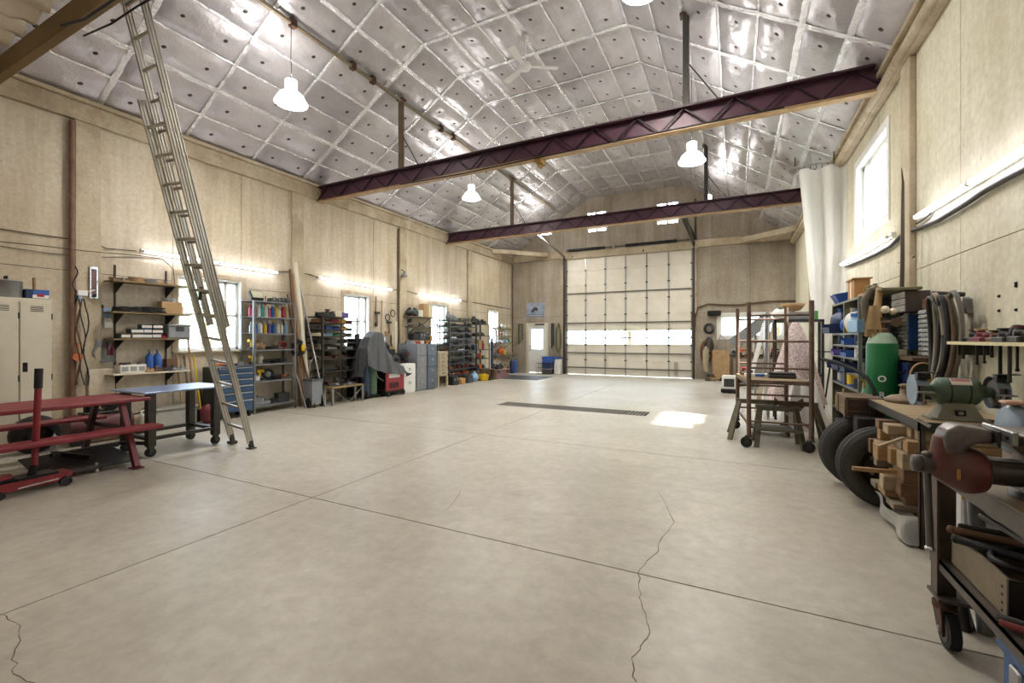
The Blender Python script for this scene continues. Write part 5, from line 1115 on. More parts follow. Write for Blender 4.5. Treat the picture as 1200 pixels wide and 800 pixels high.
one('wall_cylinder', MB().lathe([(.001, 0), (.09, 0), (.1, .03), (.1, .75), (.04, .85), (.02, .9)], 16), simple('tank_tan', 'b3a68c', .5), 'pale tan tank standing inside the hose coils right of overhead door', 'tank', (-.93, YF-.25, .28))
one('power_box', MB().box(-.07, .07, -.1, 0, -.25, .25, .01), M_rust, 'rusty switch box beside the overhead door track', 'switch box', WY(813, 375, YF-.02))
one('door_operator', MB().box(-.22, .22, -.1, .1, -.09, .09, .03), M_blackm, 'black flat handle lamp above small window left corner', 'lamp', WY(837, 367, YF-.12))
t = thing('plywood_sheet', 'tan plywood board leaning on the far wall under the window', 'board', (-.45, 16.95, 0), 0, rot=(-.12, 0, 0)); MB().box(-.27, .27, -.01, .01, 0, 1.05, .003).build('sheet', mat('osb_tan', 'c0a176', .8, 0, .2, 9, .1), t)
wire('wire_hoop', [WY(u, v, YF-.1) for u, v in ((841, 420), (841, 400), (845, 392), (850, 398), (851, 412))], .015, CM['grey'], 'grey wire hoop above the leaning plywood board', 'hoop')
for k in range(7): x = -.85+nrand(0, .9); item('casting', ['brown', 'charcoal', 'rusty'][k % 3], 'grey', (x, 16.75-.1*(k % 2), 0 if k < 4 else .12), nrand(0, 3), 1., ['brown', 'charcoal', 'rusty'][k % 3]+' machine part, '+ORD[k]+' placed in the heap at foot of the far wall hoses', 'machine parts heaped under the hoses')
# ================================================================ right side, far part
# rolling scaffold
t = thing('rolling_scaffold', 'rusty rolling pipe scaffold with plywood platform near the curtain', 'scaffold', (0, 0, 0))
M_sc = mat('scaffold_rust', '7a6354', .55, .3, .2, 9, .2, col2='574236')
A = [(.16, 6.70), (.86, 6.72)]; Bk = [(.03, 8.0), (.70, 8.02)]
for x, y in A+Bk:
    MB().cyl((x, y, .16), (x, y, 1.93), .029, n=10).build('post', M_sc, t)
    c_ = MB().cyl((x-.03, y-.02, .07), (x-.03, y+.02, .07), .07, n=20).build('caster', M_black, t)
    MB().box(x-.035, x+.035, y-.04, y+.03, .14, .165, .004).box(x-.05, x, y-.035, y-.028, .06, .15).box(x-.05, x, y+.028, y+.035, .06, .15).build('fork', M_steel_d, c_)
for (p, q) in ((A[0], A[1]), (Bk[0], Bk[1])):
    for z in (1.75, 1.41, 1.06, .71, .35): MB().cyl((p[0], p[1], z), (q[0], q[1], z), .014, n=8).build('rung', M_sc, t)
for (p, q) in ((A[0], Bk[0]), (A[1], Bk[1])):
    for z in (.84, .30): MB().cyl((p[0], p[1], z), (q[0], q[1], z), .016, n=8).build('side_rail', M_sc, t)
P = MB().prism([(A[0][0]-.02, A[0][1]), (A[1][0]+.02, A[1][1]), (Bk[1][0]+.02, Bk[1][1]), (Bk[0][0]-.02, Bk[0][1])], .865, .89).build('platform', M_ply, t)
MB().bar((A[0][0], A[0][1], .875), (A[1][0], A[1][1], .875), .04, .05).build('platform_edge', M_sc, t)
# things on the platform
t = thing('parts_case', 'flat black plastic case lying on the scaffold platform', 'case', (.58, 7.35, .89), .05); MB().box(-.17, .17, -.12, .12, 0, .05, .012).build('base', CM['charcoal'], t); MB().box(-.165, .165, -.115, .115, .05, .08, .01).build('lid', CM['black'], t)
t = thing('product_tube_pack', 'white and blue carton lying on scaffold platform beside black case', 'box', (.27, 7.4, .89), .1); MB().box(-.15, .15, -.06, .06, 0, .05, .006).build('carton', PAPER, t); MB().box(-.02, .1, -.062, -.06, .01, .045).box(-.02, .1, -.05, .05, .05, .053).build('blue_print', CM['blue'], t)
item('casting', 'rusty', 'red', (.15, 7.75, .89), .3, .9, 'rusty machine part at the far left of the scaffold platform')
# sawhorses
def sawhorse(p, q, z, h_out, lab, mt, spread=.28):
    t = thing('sawhorse', lab, 'sawhorse', (0, 0, 0)); p, q = Vector((*p, z)), Vector((*q, z)); d = (q-p).normalized(); s_ = Vector((-d.y, d.x, 0))
    MB().bar(p-d*.04, q+d*.04, .07, .06).build('top_beam', mt, t)
    for e, sg in ((p, -1), (q, 1)):
        for k in (-1, 1):
            f = e+d*sg*h_out+s_*k*spread; f.z = .0
            MB().bar(e+s_*k*.03, f, .06, .035).build('leg', mt, t)
        a = e.lerp(e+d*sg*h_out+s_*spread-Vector((0, 0, z)), .55); b = e.lerp(e+d*sg*h_out-s_*spread-Vector((0, 0, z)), .55)
        MB().bar(a, b, .03, .02).build('spreader', mt, t)
    return t
M_sh = mat('sawhorse_olive', '77715f', .6, .3, .2, 8, .1, col2='565244')
sawhorse((.05, 7.38), (.98, 7.40), .53, .13, 'larger olive grey sawhorse behind the scaffold', M_sh)
t = sawhorse((.30, 6.98), (.72, 7.0), .50, .06, 'smaller olive metal step stool inside the scaffold', M_sh, .22)
t['category'] = 'step stool'; MB().bar((.25, 6.8, .24), (.77, 6.82, .24), .12, .03).build('lower_step', M_sh, t); MB().bar((.25, 6.98, .515), (.77, 7.0, .515), .2, .03).build('top_step', M_sh, t)
one('coat_over_sawhorse', MB().grid(lambda a, b: (.50+.35*a, 7.30+.22*b+.02*math.sin(9*a), .60-.06*math.sin(3*a)-.25*abs(b-.5)**1.5+.02*math.sin(12*a+5*b)), 14, 8), CM['brown'], 'brown cloth draped over the larger sawhorse', 'cloth')
# dolly wheels behind: low dark dolly
t = thing('floor_dolly', 'low dark dolly with small wheels under the scaffold', 'dolly', (.45, 7.8, 0)); MB().box(-.3, .3, -.15, .15, .09, .12, .005).build('deck', M_steel_d, t)
for x in (-.25, .25):
    for y in (-.12, .12): MB().cyl((x-.015, y, .045), (x+.015, y, .045), .045, n=12).build('wheel', M_black, t)
# patterned cover over a stack, boxes atop
M_pat = mat('patterned_fabric', 'e2d8d2', 1, 0, .1, 62, .1, col2='8a666a', amt=.97)
t = thing('patterned_cover', 'pink and white patterned cloth cover peaked like a tent behind scaffold', 'cover', (.90, 8.75, 0))
def cov(a, b):
    th = 2*PI*a; w = .05+.38*b**.8; fold = 1+.07*math.sin(7*th)*b
    return (w*math.cos(th)*fold, .75*w*math.sin(th)*fold, 1.72-1.35*b-.0*th)
MB().grid(cov, 56, 14).build('cloth', M_pat, t); MB().cyl((0, 0, 0), (0, 0, 1.70), .03).box(-.2, .2, -.2, .2, 0, .1).build('inner_stand', M_woodd, t)
t = thing('white_dust_sheet', 'white plastic sheet bundled at the foot of the patterned cover', 'sheet', (.93, 8.35, 0))
MB().grid(lambda a, b: ((-.35+.7*a)*(.45+.55*b)+.02*math.sin(20*a), -.25*b+.03*math.sin(17*a+4*b), .80*(1-b)+.01), 26, 10).build('folds', mat('white_plastic', 'dcdad6', .4, 0, .04, 5, .2), t)
# storage shelf behind cover with bowl and white things
t = thing('storage_rack', 'dark frame rack behind the patterned cover with goods on top', 'rack', (.62, 9.2, 0)); assemble(t, [('post', MB().box(x, x+.04, y, y+.04, 0, 1.78), M_steel_d) for x in (0, .7) for y in (0, .35)]+[('shelf', MB().box(0, .74, 0, .39, 1.74, 1.78), M_steel_d), ('shelf', MB().box(0, .74, 0, .39, .8, .83), M_steel_d)])
t = thing('wooden_bowl', 'wooden bowl shaped basket topmost behind the scaffold', 'basket', (.92, 9.4, 1.945)); MB().lathe([(.10, 0), (.16, .06), (.2, .13), (.19, .13), (.15, .06), (.09, .01)], 20).build('bowl', M_wood, t)
item('toolcase', 'silver', 'white', (.95, 9.35, 1.78), 0, (1.5, 1, .9), 'silver case under the wooden bowl behind the scaffold')
item('bag', 'white', 'grey', (.72, 9.3, 1.78), 0, 1., 'white sack beside the silver case on the storage rack')
one('chrome_tube', MB().cyl((0, 0, 0), (0, 0, 1.92), .05, n=14), M_chrome, 'vertical chrome tube left of the patterned cover peak', 'tube', (.50, 9.15, 0))
item('crate', 'green', 'green', (1.22, 9.3, 1.78), 0, (.6, .6, 1.5), 'lime green box right of the patterned cover peak')
# step ladder leaning, wide board
t = thing('step_ladder', 'grey white folded step ladder leaning behind the scaffold', 'ladder', (0, 0, 0))
for k in (0, .24):
    MB().bar((.12+k, 9.9, .01), (.52+k*.7, 10.2, 1.75), .075, .03, up=(0, 1, 0)).build('rail', M_frame if k else M_white, t)
for k in range(6): f = (k+.7)/6.5; MB().bar((.12+.4*f, 9.9+.3*f, .01+1.74*f), (.36+.328*f, 9.9+.3*f, .01+1.74*f), .06, .02, up=(0, 1, 0)).build('step', M_alu, t)
t = thing('grey_board', 'grey board leaning diagonally before the small far window', 'board', (0, 0, 0)); MB().bar((-.05, 12.5, 1.3), (.78, 12.9, 2.0), .30, .03, up=(0, 1, 0)).bar((.45, 12.8, 0), (.45, 12.8, 1.7), .05).build('panel', GREYP, t)
# generator, engine bits beyond the scaffold
t = thing('generator', 'white and black portable generator on the floor left of scaffold', 'generator', (-.15, 13.2, 0)); MB().box(-.28, .3, -.2, .2, .12, .55, .04).build('shell', M_white, t); MB().box(-.32, .34, -.24, .24, .03, .12, .01).build('base', M_blackm, t); MB().box(-.2, .2, -.21, -.2, .2, .45).build('grille', CM['charcoal'], t)
for x in (-.2, .22): MB().cyl((x, -.25, .06), (x, .25, .06), .06).build('foot', M_black, t)
t.scale = (.62, .62, .85)
t = thing('machine_bench', 'long bench of dark machine parts under the small far window', 'bench', (.55, 15.9, 0)); MB().box(-.7, .85, -.3, .3, .82, .87, .005).build('top', M_woodd, t)
for x in (-.65, .8):
    for y in (-.27, .27): MB().box(x-.04, x+.04, y-.04, y+.04, 0, .82).build('leg', M_woodd, t)
row('on the machine bench under the small window', 'parts on the far machine bench', lambda a, d, z: Vector((a, 15.8, z)), -.1, 1.35, 0, .871, [('casting', 'charcoal', 'silver', 1.8), ('drill', 'orange', 'black', 1.3), ('casting', 'brown', 'grey', 1.8), ('jug', 'cream', 'red', 2.0), ('casting', 'black', 'grey', 2), ('drill', 'red', 'black', 1.5), ('casting', 'rusty', 'grey', 1.6)], rz=0)
row('on the floor under the machine bench', 'parts on the far machine bench', lambda a, d, z: Vector((a, 15.3, z)), -.1, 1.35, 0, 0, [('casting', 'charcoal', 'grey', 2.2), ('bag', 'brown', 'grey', 1.6), ('casting', 'black', 'silver', 2.2), ('crate', 'red', 'white', 1.8), ('battery', 'charcoal', 'grey', 2)], rz=0)

# white plastic curtain bunched beside the right window
CP = [(4.60, .76, 1.05), (4.49, .75, 1.06), (3.77, .68, 1.12), (2.97, .62, 1.18), (2.18, .56, 1.24), (1.5, .42, 1.31), (1.21, .27, 1.375), (1.0, .38, 1.32), (.76, .46, 1.28), (.03, .36, 1.37)]
def curt(a, b):
    z = 4.599-4.568*b; xx, w_ = 1.37, .36
    for (z0, w0, x0), (z1, w1, x1) in zip(CP, CP[1:]):
        if z1 <= z <= z0: f = (z0-z)/(z0-z1); w_ = w0+(w1-w0)*f; xx = x0+(x1-x0)*f; break
    amp = .085*(.55+.45*abs(z-1.21)/3.4) ; ph = 2*PI*(3.3*a+.55*math.sin(2.6*a+1.1+.25*z)+.12*math.sin(z*1.1))
    return (xx+w_*a*.97+.012*math.sin(ph*2+z), 9.85+amp*math.sin(ph+.7*math.sin(z*1.7))+.05*math.sin(ph*.43+z*1.1)+.01*math.sin(z*14+9*a), z)
t = thing('plastic_curtain', 'white translucent plastic curtain bunched and tied beside the right window', 'curtain', (0, 0, 0))
cm = mat('curtain_plastic', 'f1f0ec', .35, 0, .02, 3, .5, bscale=7, dist=.03)
_n = cm.node_tree; _tr = _n.nodes.new('ShaderNodeBsdfTranslucent'); _tr.inputs[0].default_value = (.9, .9, .88, 1); _mx = _n.nodes.new('ShaderNodeMixShader'); _mx.inputs[0].default_value = .4
_n.links.new(_n.nodes['Principled BSDF'].outputs[0], _mx.inputs[1]); _n.links.new(_tr.outputs[0], _mx.inputs[2]); _n.links.new(_mx.outputs[0], _n.nodes['Material Output'].inputs[0])
MB().grid(curt, 90, 70).build('sheet', cm, t)
MB().tube([(1.36+.14+.15*math.cos(a), 9.85+.11*math.sin(a), 1.21) for a in [2*PI*i/14 for i in range(14)]], .012, 6, closed=True).build('tie', M_steel_d, t)
MB().cyl((.98, 9.85, 4.66), (XR-.1, 9.85, 4.66), .015).build('rail', M_steel, t)
m = MB(); [m.tube([(1.06+.09*k, 9.85, 4.58), (1.06+.09*k, 9.83, 4.64), (1.06+.09*k, 9.87, 4.67)], .006, 5) for k in range(8)]; m.build('hooks', M_steel_d, t)
MB().cyl((1.0, 9.85, 4.66), (1.0, 9.85, 4.85), .01).cyl((1.6, 9.85, 4.66), (1.6, 9.85, 4.85), .01).build('rail_hanger', M_steel_d, t)

# cables on the right wall
RWI = lambda u, v, d=.03: WX(u, v, XR-d)
wire('wall_conduit', [RWI(u, v) for u, v in ((991, 312), (1010, 305), (1030, 296), (1044, 288), (1056, 276), (1066, 270), (1078, 267), (1100, 258), (1130, 240), (1155, 223), (1180, 209), (1200, 199), (1240, 178))], .022, simple('conduit_grey', '55524f', .7, 0), 'thick grey conduit sagging along the right wall under the tube lights', 'conduit')
wire('wall_cable', [RWI(u, v) for u, v in ((1074, 262), (1085, 255), (1090, 250))], .01, M_steel_d, 'short grey cable into the nearest right tube light')
wire('wall_cable', [RWI(u, v) for u, v in ((1052, 308), (1064, 306), (1072, 300))], .006, M_steel_d, 'thin stub of cable on the right wall pilaster')
one('tall_rod', MB().tube([(1.60, 6.20, 1.5), (1.60, 6.14, 2.2), (1.59, 6.08, 3.1), (1.57, 6.05, 3.25)], [.022, .02, .012, .004], 8), simple('rod_dark_brown', '4e4238', .6, .2), 'tall tapering dark rod standing against the right wall pilaster', 'rod')

# bin shelving along the right wall
t = thing('bin_shelving', 'open grey steel bin shelving along the right wall beside the curtain', 'shelving', (1.25, 7.83, 0), -FR)
GSH2 = simple('bin_shelf_grey', '8b8f86', .45, .3)
assemble(t, rshelf(1.55, .48, 1.93, [.10, .50, .85, 1.04, 1.22, 1.37, 1.52, 1.93], mt=GSH2, nposts=3, post=.035))
for x in (.77,): MB().box(x-.003, x+.003, .01, .47, .1, 1.93).build('divider', GSH2, t)
MB().box(0, 1.55, .478, .482, .1, 1.93).box(0, .003, 0, .48, .1, 1.93).build('back_panel', GSH2, t)
R_ = lambda a, d, z: Vector((XR-d, a, z))
FRR = -FR
g = 'goods in the right wall bin shelving'
def rowR(where, y0, y1, d, z, specs, group=g): row(where, group, R_, y0, y1, d, z, specs, rz=-FR)
for nm, z, sp in (('second highest', 1.521, [('bag', 'navy', 'blue', 1.3), ('tote', 'navy', 'blue', 1.2), ('bag', 'blue', 'white', .9), ('jug', 'yellow', 'yellow', 1), ('bag', 'white', 'lightblue', 1.1), ('jar', 'lightblue', 'blue', 1.6), ('crate', 'lightblue', 'blue', 1.2), ('bag', 'brown', 'brown', 1.3)]),
                  ('third highest', 1.371, [('jar', 'navy', 'grey', .9), ('jar', 'charcoal', 'silver', .9), ('can', 'charcoal', 'grey', .8), ('jar', 'grey', 'navy', 1), ('tote', 'blue', 'blue', .8), ('jar', 'navy', 'cream', 1), ('casting', 'charcoal', 'grey', .8), ('casting', 'brown', 'grey', .9)]),
                  ('fourth highest', 1.221, [('jar', 'charcoal', 'grey', .9), ('tote', 'purple', 'navy', .8), ('jar', 'black', 'white', .9), ('casting', 'charcoal', 'grey', .8), ('tote', 'blue', 'navy', .8), ('jar', 'white', 'white', .95), ('casting', 'black', 'grey', .8), ('casting', 'brown', 'grey', .8)]),
                  ('fifth highest', 1.041, [('tote', 'navy', 'navy', 1), ('jar', 'charcoal', 'black', 1.1), ('tote', 'navy', 'blue', 1), ('casting', 'charcoal', 'grey', .9), ('tote', 'navy', 'navy', 1), ('jar', 'silver', 'grey', 1.1), ('casting', 'black', 'grey', 1)]),
                  ('sixth highest', .851, [('can', 'blue', 'white', .9), ('can', 'blue', 'grey', 1), ('jar', 'blue', 'yellow', 1.2), ('can', 'blue', 'yellow', 1.1), ('jar', 'navy', 'yellow', 1), ('can', 'blue', 'yellow', 1), ('casting', 'brown', 'grey', .9)]),
                  ('second lowest', .501, [('jar', 'yellow', 'black', 1.5), ('bag', 'tan', 'yellow', 1), ('casting', 'orange', 'brown', 1.2), ('bag', 'yellow', 'brown', 1), ('casting', 'brown', 'tan', 1.3), ('casting', 'charcoal', 'grey', 1.2)]),
                  ('lowest', .101, [('casting', 'tan', 'grey', 1.5), ('casting', 'brown', 'grey', 1.5), ('casting', 'grey', 'tan', 1.5), ('casting', 'charcoal', 'grey', 1.5)])):
    rowR('on the %s bin shelf' % nm, 7.78, 6.30, .43, z, [(k_, c_, d_, (s_ if isinstance(s_, (int, float)) else 1)*1.18) for k_, c_, d_, s_ in (sp[:-1] if z > .3 else sp)])
t = thing('blue_bin', 'bright blue open bin on the far end of the bin shelving', 'bin', (1.38, 7.62, 1.932), -FR); MB().add([(-.14, -.1, 0), (.14, -.1, 0), (.14, .12, 0), (-.14, .12, 0), (-.17, -.16, .12), (.17, -.16, .12), (.17, .14, .17), (-.17, .14, .17)], [(0, 3, 2, 1), (0, 1, 5, 4), (1, 2, 6, 5), (2, 3, 7, 6), (3, 0, 4, 7)]).build('bin_shell', BLUE, t); MB().tube([(-.17, -.16, .12), (.17, -.16, .12), (.17, .14, .17), (-.17, .14, .17)], .008, 6, closed=True).build('rim', BLUE, t)
t = thing('cardboard_box', 'tan cardboard box with white tape on top of bin shelving', 'box', (1.32, 7.0, 1.932), -FR); MB().box(-.2, .15, 0, .16, 0, .26, .004).build('carton', CARD, t); MB().box(-.06, .0, -.003, 0, 0, .26).build('tape', PAPER, t); MB().box(-.22, .17, -.02, .18, .255, .27).build('flap', CARD, t)
rowR('on top of the bin shelving', 6.66, 6.3, .35, 1.932, [('crate', 'tan', 'white', (.8, 1, .5)), ('casting', 'olive', 'tan', 1.1), ('bag', 'olive', 'brown', .6), ])
row('in front of the blue cabinets', 'goods beside the blue cabinets', R_, 6.22, 5.98, .35, 1.276, [('crate', 'grey', 'white', (.6, .8, 2)), ('crate', 'silver', 'white', (.5, .8, 1.6))], rz=-FR)
row('on cartons before the blue cabinets', 'goods beside the blue cabinets', R_, 6.22, 6.05, .35, 1.478, [('crate', 'charcoal', 'white', (.6, .8, 1.8))], rz=-FR)
t = thing('long_board', 'olive green long board lying across the near end of shelving top', 'board', (1.45, 6.15, 1.935), -FR); MB().box(-.35, .42, -.12, .2, 0, .03, .005).build('board', CM['olive'], t)
wire('hanging_hose', [(1.36, 6.0, 1.975), (1.30, 6.0, 1.97), (1.24, 5.98, 1.85), (1.25, 5.96, 1.7), (1.27, 5.95, 1.60)], .035, simple('hose_olive', '5d5440', .7), 'thick olive strap hanging over front of the bin shelving', 'strap')
wire('hanging_hose', [(1.36, 5.92, 1.98), (1.33, 5.88, 1.8), (1.33, 5.86, 1.66)], .035, CM['tan'], 'tan strap hanging over front of the bin shelving', 'strap')

# green oxygen cylinder and cart
def letter(ch, size, mtl, parent, M):
    c_ = bpy.data.curves.new('letter', 'FONT'); c_.body = ch; c_.size = size; c_.extrude = .0008; c_.offset = size*.02; c_.align_x = 'CENTER'; c_.resolution_u = 3
    o = bpy.data.objects.new('stencil_letter', c_); C.objects.link(o)
    me = bpy.data.meshes.new_from_object(o.evaluated_get(bpy.context.evaluated_depsgraph_get())); bpy.data.objects.remove(o)
    me.transform(M); me.materials.clear(); me.materials.append(mtl)
    q = bpy.data.objects.new('stencil_letter', me); C.objects.link(q); q.parent = parent; return q
CX, CY, CR = 1.33, 5.72, .130
t = thing('gas_cylinder', 'large bright green gas cylinder with white letters beside bin shelving', 'gas cylinder', (CX, CY, .06))
h = 1.50-.06
MB().lathe([(.001, 0), (CR*.9, 0), (CR, .03), (CR, h-.14), (CR*.96, h-.10)], 30).build('tank', GREEN, t)
MB().lathe([(CR*.96, h-.10), (CR*.82, h-.04), (CR*.55, h), (CR*.4, h+.01)], 30, cap=False).build('shoulder', LGREEN, t, 'pale green shoulder')
MB().lathe([(CR*.42, h), (CR*.45, h+.03), (CR*.4, h+.05), (.02, h+.055)], 16).cyl((0, 0, h+.05), (0, 0, h+.16), .022).cyl((-.04, 0, h+.11), (.12, -.03, h+.11), .02).cyl((.10, -.03, h+.11), (.10, -.06, h+.11), .045).build('valve', simple('valve_old_brass', '77614a', .45, .6), t)
MB().ball((.02, -.03, h+.24), .04, 10).ball((.08, -.03, h+.22), .035, 10).build('gauge', CM['cream'], t)
aim = math.atan2(-CX, CY)  # face the aisle
for ch, z in (('O', .96), ('R', .80)):
    ang = math.atan2(-CY, -CX)+.0
    M = Matrix.Translation((math.cos(ang)*(CR+.001), math.sin(ang)*(CR+.001), z)) @ Matrix.Rotation(ang+PI/2, 4, 'Z') @ Matrix.Rotation(PI/2, 4, 'X')
    letter(ch, .085, M_white, t, M)
t = thing('leather_glove', 'tan leather work glove hanging over the green cylinder valve', 'glove', (1.25, 5.70, 1.52))
MB().grid(lambda a, b: ((-.07+.14*a)*(1-.55*b), -.01+.025*math.sin(PI*a)+.012*math.sin(9*b), .02+.24*b), 8, 8).grid(lambda a, b: ((-.07+.14*a)*(1-.55*b), -.03-.025*math.sin(PI*a), .02+.24*b), 8, 8).build('palm', simple('leather_tan', 'ab8f64', .8), t)
m = MB(); [m.tube([(-.05+.033*k, -.02, .04), (-.055+.036*k, -.025, -.01), (-.055+.036*k, -.02, -.05-.01*(k % 2))], .016, 6) for k in range(4)]; m.build('fingers', MATS['leather_tan'], t)
gas_cyl(1.22, 5.85, .0, .93, .08, simple('cylinder_mint', '7fae96', .4), 'small mint green gas cylinder left of large green one')
t = thing('cylinder_trolley', 'black tube handled trolley holding the green cylinders', 'trolley', (0, 0, 0))
MB().tube([(.86, 6.0, 1.22), (.98, 5.88, 1.19), (1.10, 5.72, 1.13), (1.18, 5.6, 1.06), (1.22, 5.52, .95), (1.23, 5.50, .75), (1.24, 5.50, .1)], .018, 8).build('handle', M_black, t)
MB().box(1.12, 1.55, 5.5, 5.95, .02, .055, .005).build('base', M_blackm, t)
one('black_pole', MB().cyl((1.36, 9.4, .02), (1.26, 8.0, 1.1), .012, n=8).cyl((1.36, 9.4, 0), (1.36, 9.4, .03), .04), M_black, 'thin black pole leaning between the curtain and bin shelving', 'pole')

# wooden box and tyres in front
t = thing('wooden_box', 'weathered brown wooden box above the two tyres', 'box', (.95, 5.74, .70), -FR)
for k in range(3): MB().box(0, .46, 0, .02, .055*k, .055*k+.052, .003).build('front_board', M_woodd, t)
for k in range(3): MB().box(.44, .46, .02, .30, .055*k, .055*k+.052, .003).build('side_board', mat('box_dark_brown', '4f3a2c', .75, 0, .2, 5, .2), t)
MB().box(0, .46, 0, .30, .165, .185, .003).build('lid', M_woodd, t); MB().box(0, .02, .02, .30, 0, .16).box(.02, .44, .28, .30, 0, .16).build('rear_boards', M_woodd, t)
MB().box(.435, .475, -.01, .01, 0, .17).box(.1, .14, -.008, 0, 0, .17).build('cleat', M_woodd, t)
M_tread = mat('tyre_rubber', '2b2a28', .8, 0, .15, 30, .5, bscale=60, dist=.006, col2='1d1c1b'); M_side = mat('tyre_sidewall_dusty', '4a4842', .75, 0, .2, 8, .1)
def tyre(x, y, R, w, lab, yaw=0.):
    t = thing('vehicle_tire', lab, 'tire', (x, y, R+.002), 0, rot=(0, 0, yaw)); M = Matrix.Rotation(PI/2, 4, 'X')
    MB().lathe([(R-.02, -w/2), (R, -w/2+.02), (R+.002, 0), (R, w/2-.02), (R-.02, w/2)], 48, M, cap=False).build('tread', M_tread, t)
    MB().lathe([(R-.02, w/2), (R*.80, w/2+.012), (R*.60, w/2-.01), (R*.58, w/2-.04)], 40, M, cap=False).build('sidewall', M_side, t)
    MB().lathe([(R-.02, -w/2), (R*.80, -w/2-.012), (R*.60, -w/2+.01), (R*.58, -w/2+.04)], 40, M, cap=False).build('sidewall', M_side, t)
    m = MB()
    for k in range(76):
        a = 2*PI*k/76
        for zz_ in (-1, 1): m.box(-.0115, .0115, zz_*w*.2-.03, zz_*w*.2+.03, R-.008, R+.0045, 0, Matrix.Rotation(a, 4, 'Y'))
    o = m.build('tread_blocks', M_tread, t); o['kind'] = 'stuff'
    MB().lathe([(R*.59, w/2-.03), (R*.55, w/2-.05), (R*.50, .0), (R*.22, .0), (R*.2, .03), (.001, .03)], 32, M, cap=False).lathe([(R*.59, -w/2+.03), (R*.55, -.03), (R*.5, -.0)], 32, M, cap=False).build('rim', mat('rim_rusty_dark', '4a3b33', .6, .4, .2, 9), t)
    m = MB(); [m.cyl((R*.33*math.cos(a), -.02, R*.33*math.sin(a)), (R*.33*math.cos(a), 0.0, R*.33*math.sin(a)), .015, n=6) for a in [2*PI*k/5 for k in range(5)]]; m.build('lug_nuts', M_steel, t)
tyre(1.155, 4.90, .335, .20, 'large worn black tyre in front of its pair beside the lumber', .08)
tyre(1.10, 5.42, .335, .20, 'large worn black tyre behind its pair under wooden box', .08)
one('trailer_axle', MB().cyl((1.15, 4.98, .335), (1.10, 5.38, .335), .03).box(1.0, 1.25, 5.1, 5.25, .3, .72, .01), M_steel_d, 'dark steel axle joining the two tyres', 'axle')

# small organiser cabinets against the right wall
def organiser(name, lab, y_near, x0, w, z0, z1, rows_, cols_, body, front, n_front=None):
    t = thing(name, lab, 'drawer cabinet', (x0, y_near+w, z0), -FR)
    d = XR-.035-x0; MB().box(0, w, .006, d, 0, z1-z0, .003).build('body', body, t)
    hh = (z1-z0)/rows_; ww = w/cols_
    for r_ in range(rows_):
        for c_ in range(cols_):
            q = MB().box(c_*ww+.006, (c_+1)*ww-.006, -.008, .006, r_*hh+.005, (r_+1)*hh-.005, .003).build('drawer', front, t)
            MB().box((c_+.35)*ww, (c_+.65)*ww, -.022, -.008, r_*hh+hh*.25, r_*hh+hh*.4).build('knob', front, q)
    return t
FRC = simple('drawer_clear', 'a9a68f', .25)
organiser('organiser_cabinet', 'blue sided small parts cabinet farther from the hoses', 5.97, 1.60, .28, 1.33, 1.70, 9, 2, simple('organiser_blue', '24508a', .4), FRC)
organiser('organiser_cabinet', 'blue sided small parts cabinet nearer to the hoses', 5.50, 1.63, .26, 1.28, 1.73, 10, 2, MATS['organiser_blue'], simple('drawer_white', 'c9c9c2', .3))
organiser('label_cabinet', 'dark brown three drawer cabinet with white fronts atop blue cabinet', 5.80, 1.53, .40, 1.72, 1.93, 3, 1, simple('cabinet_brown', '4b413b', .5), PAPER)
organiser('slotted_bin_cabinet', 'dark cabinet of navy open slots below blue small parts cabinets', 5.46, 1.47, .60, .88, 1.22, 3, 5, CM['charcoal'], NAVY)
t = thing('support_shelf', 'wooden shelf under the blue small parts cabinets', 'shelf', (1.45, 6.30, 1.24), -FR); MB().box(0, 1.0, 0, .28, 0, .035, .004).build('board', M_woodd, t); MB().box(.1, .14, .0, .28, -.02, 0).build('bracket', M_steel_d, t)
rowR('on the wooden shelf under blue cabinets', 6.25, 5.95, .22, 1.276, [('crate', 'orange', 'orange', .5), ('crate', 'cream', 'white', .6)], 'goods beside the blue cabinets')
rowR('on top of the nearer blue cabinet', 5.74, 5.50, .09, 1.732, [('bottle', 'white', 'black', .5), ('crate', 'brown', 'brown', (.5, .6, 1.0)), ('crate', 'orange', 'orange', (.5, .6, 1.05))], 'goods beside the blue cabinets')
# hoses hung on the right wall
t = thing('hose_bundle', 'big bundle of grey and black hoses hung on the right wall', 'hose', (XR-.13, 5.06, 1.42), -FR)
rh = random.Random(9)
for k in range(10):
    cx_ = -.15+.036*k; rx_ = rh.uniform(.07, .15); rz_ = rh.uniform(.36, .46); top = .42-rh.uniform(0, .05)
    c_ = ['black', 'charcoal', 'black', 'grey', 'black', 'tan', 'grey', 'brown', 'charcoal', 'grey'][k]
    pts = [(cx_*(.5+.5*math.sin(a)) * 1.0+rx_*math.cos(a), -.02-.035*(k % 3)+.02*math.cos(2*a), top-rz_+rz_*math.sin(a)) for a in [2*PI*i/22 for i in range(22)]]
    MB().tube(pts, .018, 7, closed=True).build('hose_loop', simple('hose_'+c_, dict(black='242526', charcoal='36383a', grey='77736a', tan='8f8471', brown='5f5347')[c_], .55), t)
MB().prism([(-.07, .24), (.05, .24), (.03, .36), (-.03, .38)], -.13, -.09, Matrix.Rotation(PI/2, 4, 'X')).build('hose_strap', simple('strap_grey', '6f6b66', .7), t); MB().cyl((0, .09, .40), (0, -.12, .42), .02).build('hook', M_steel_d, t)
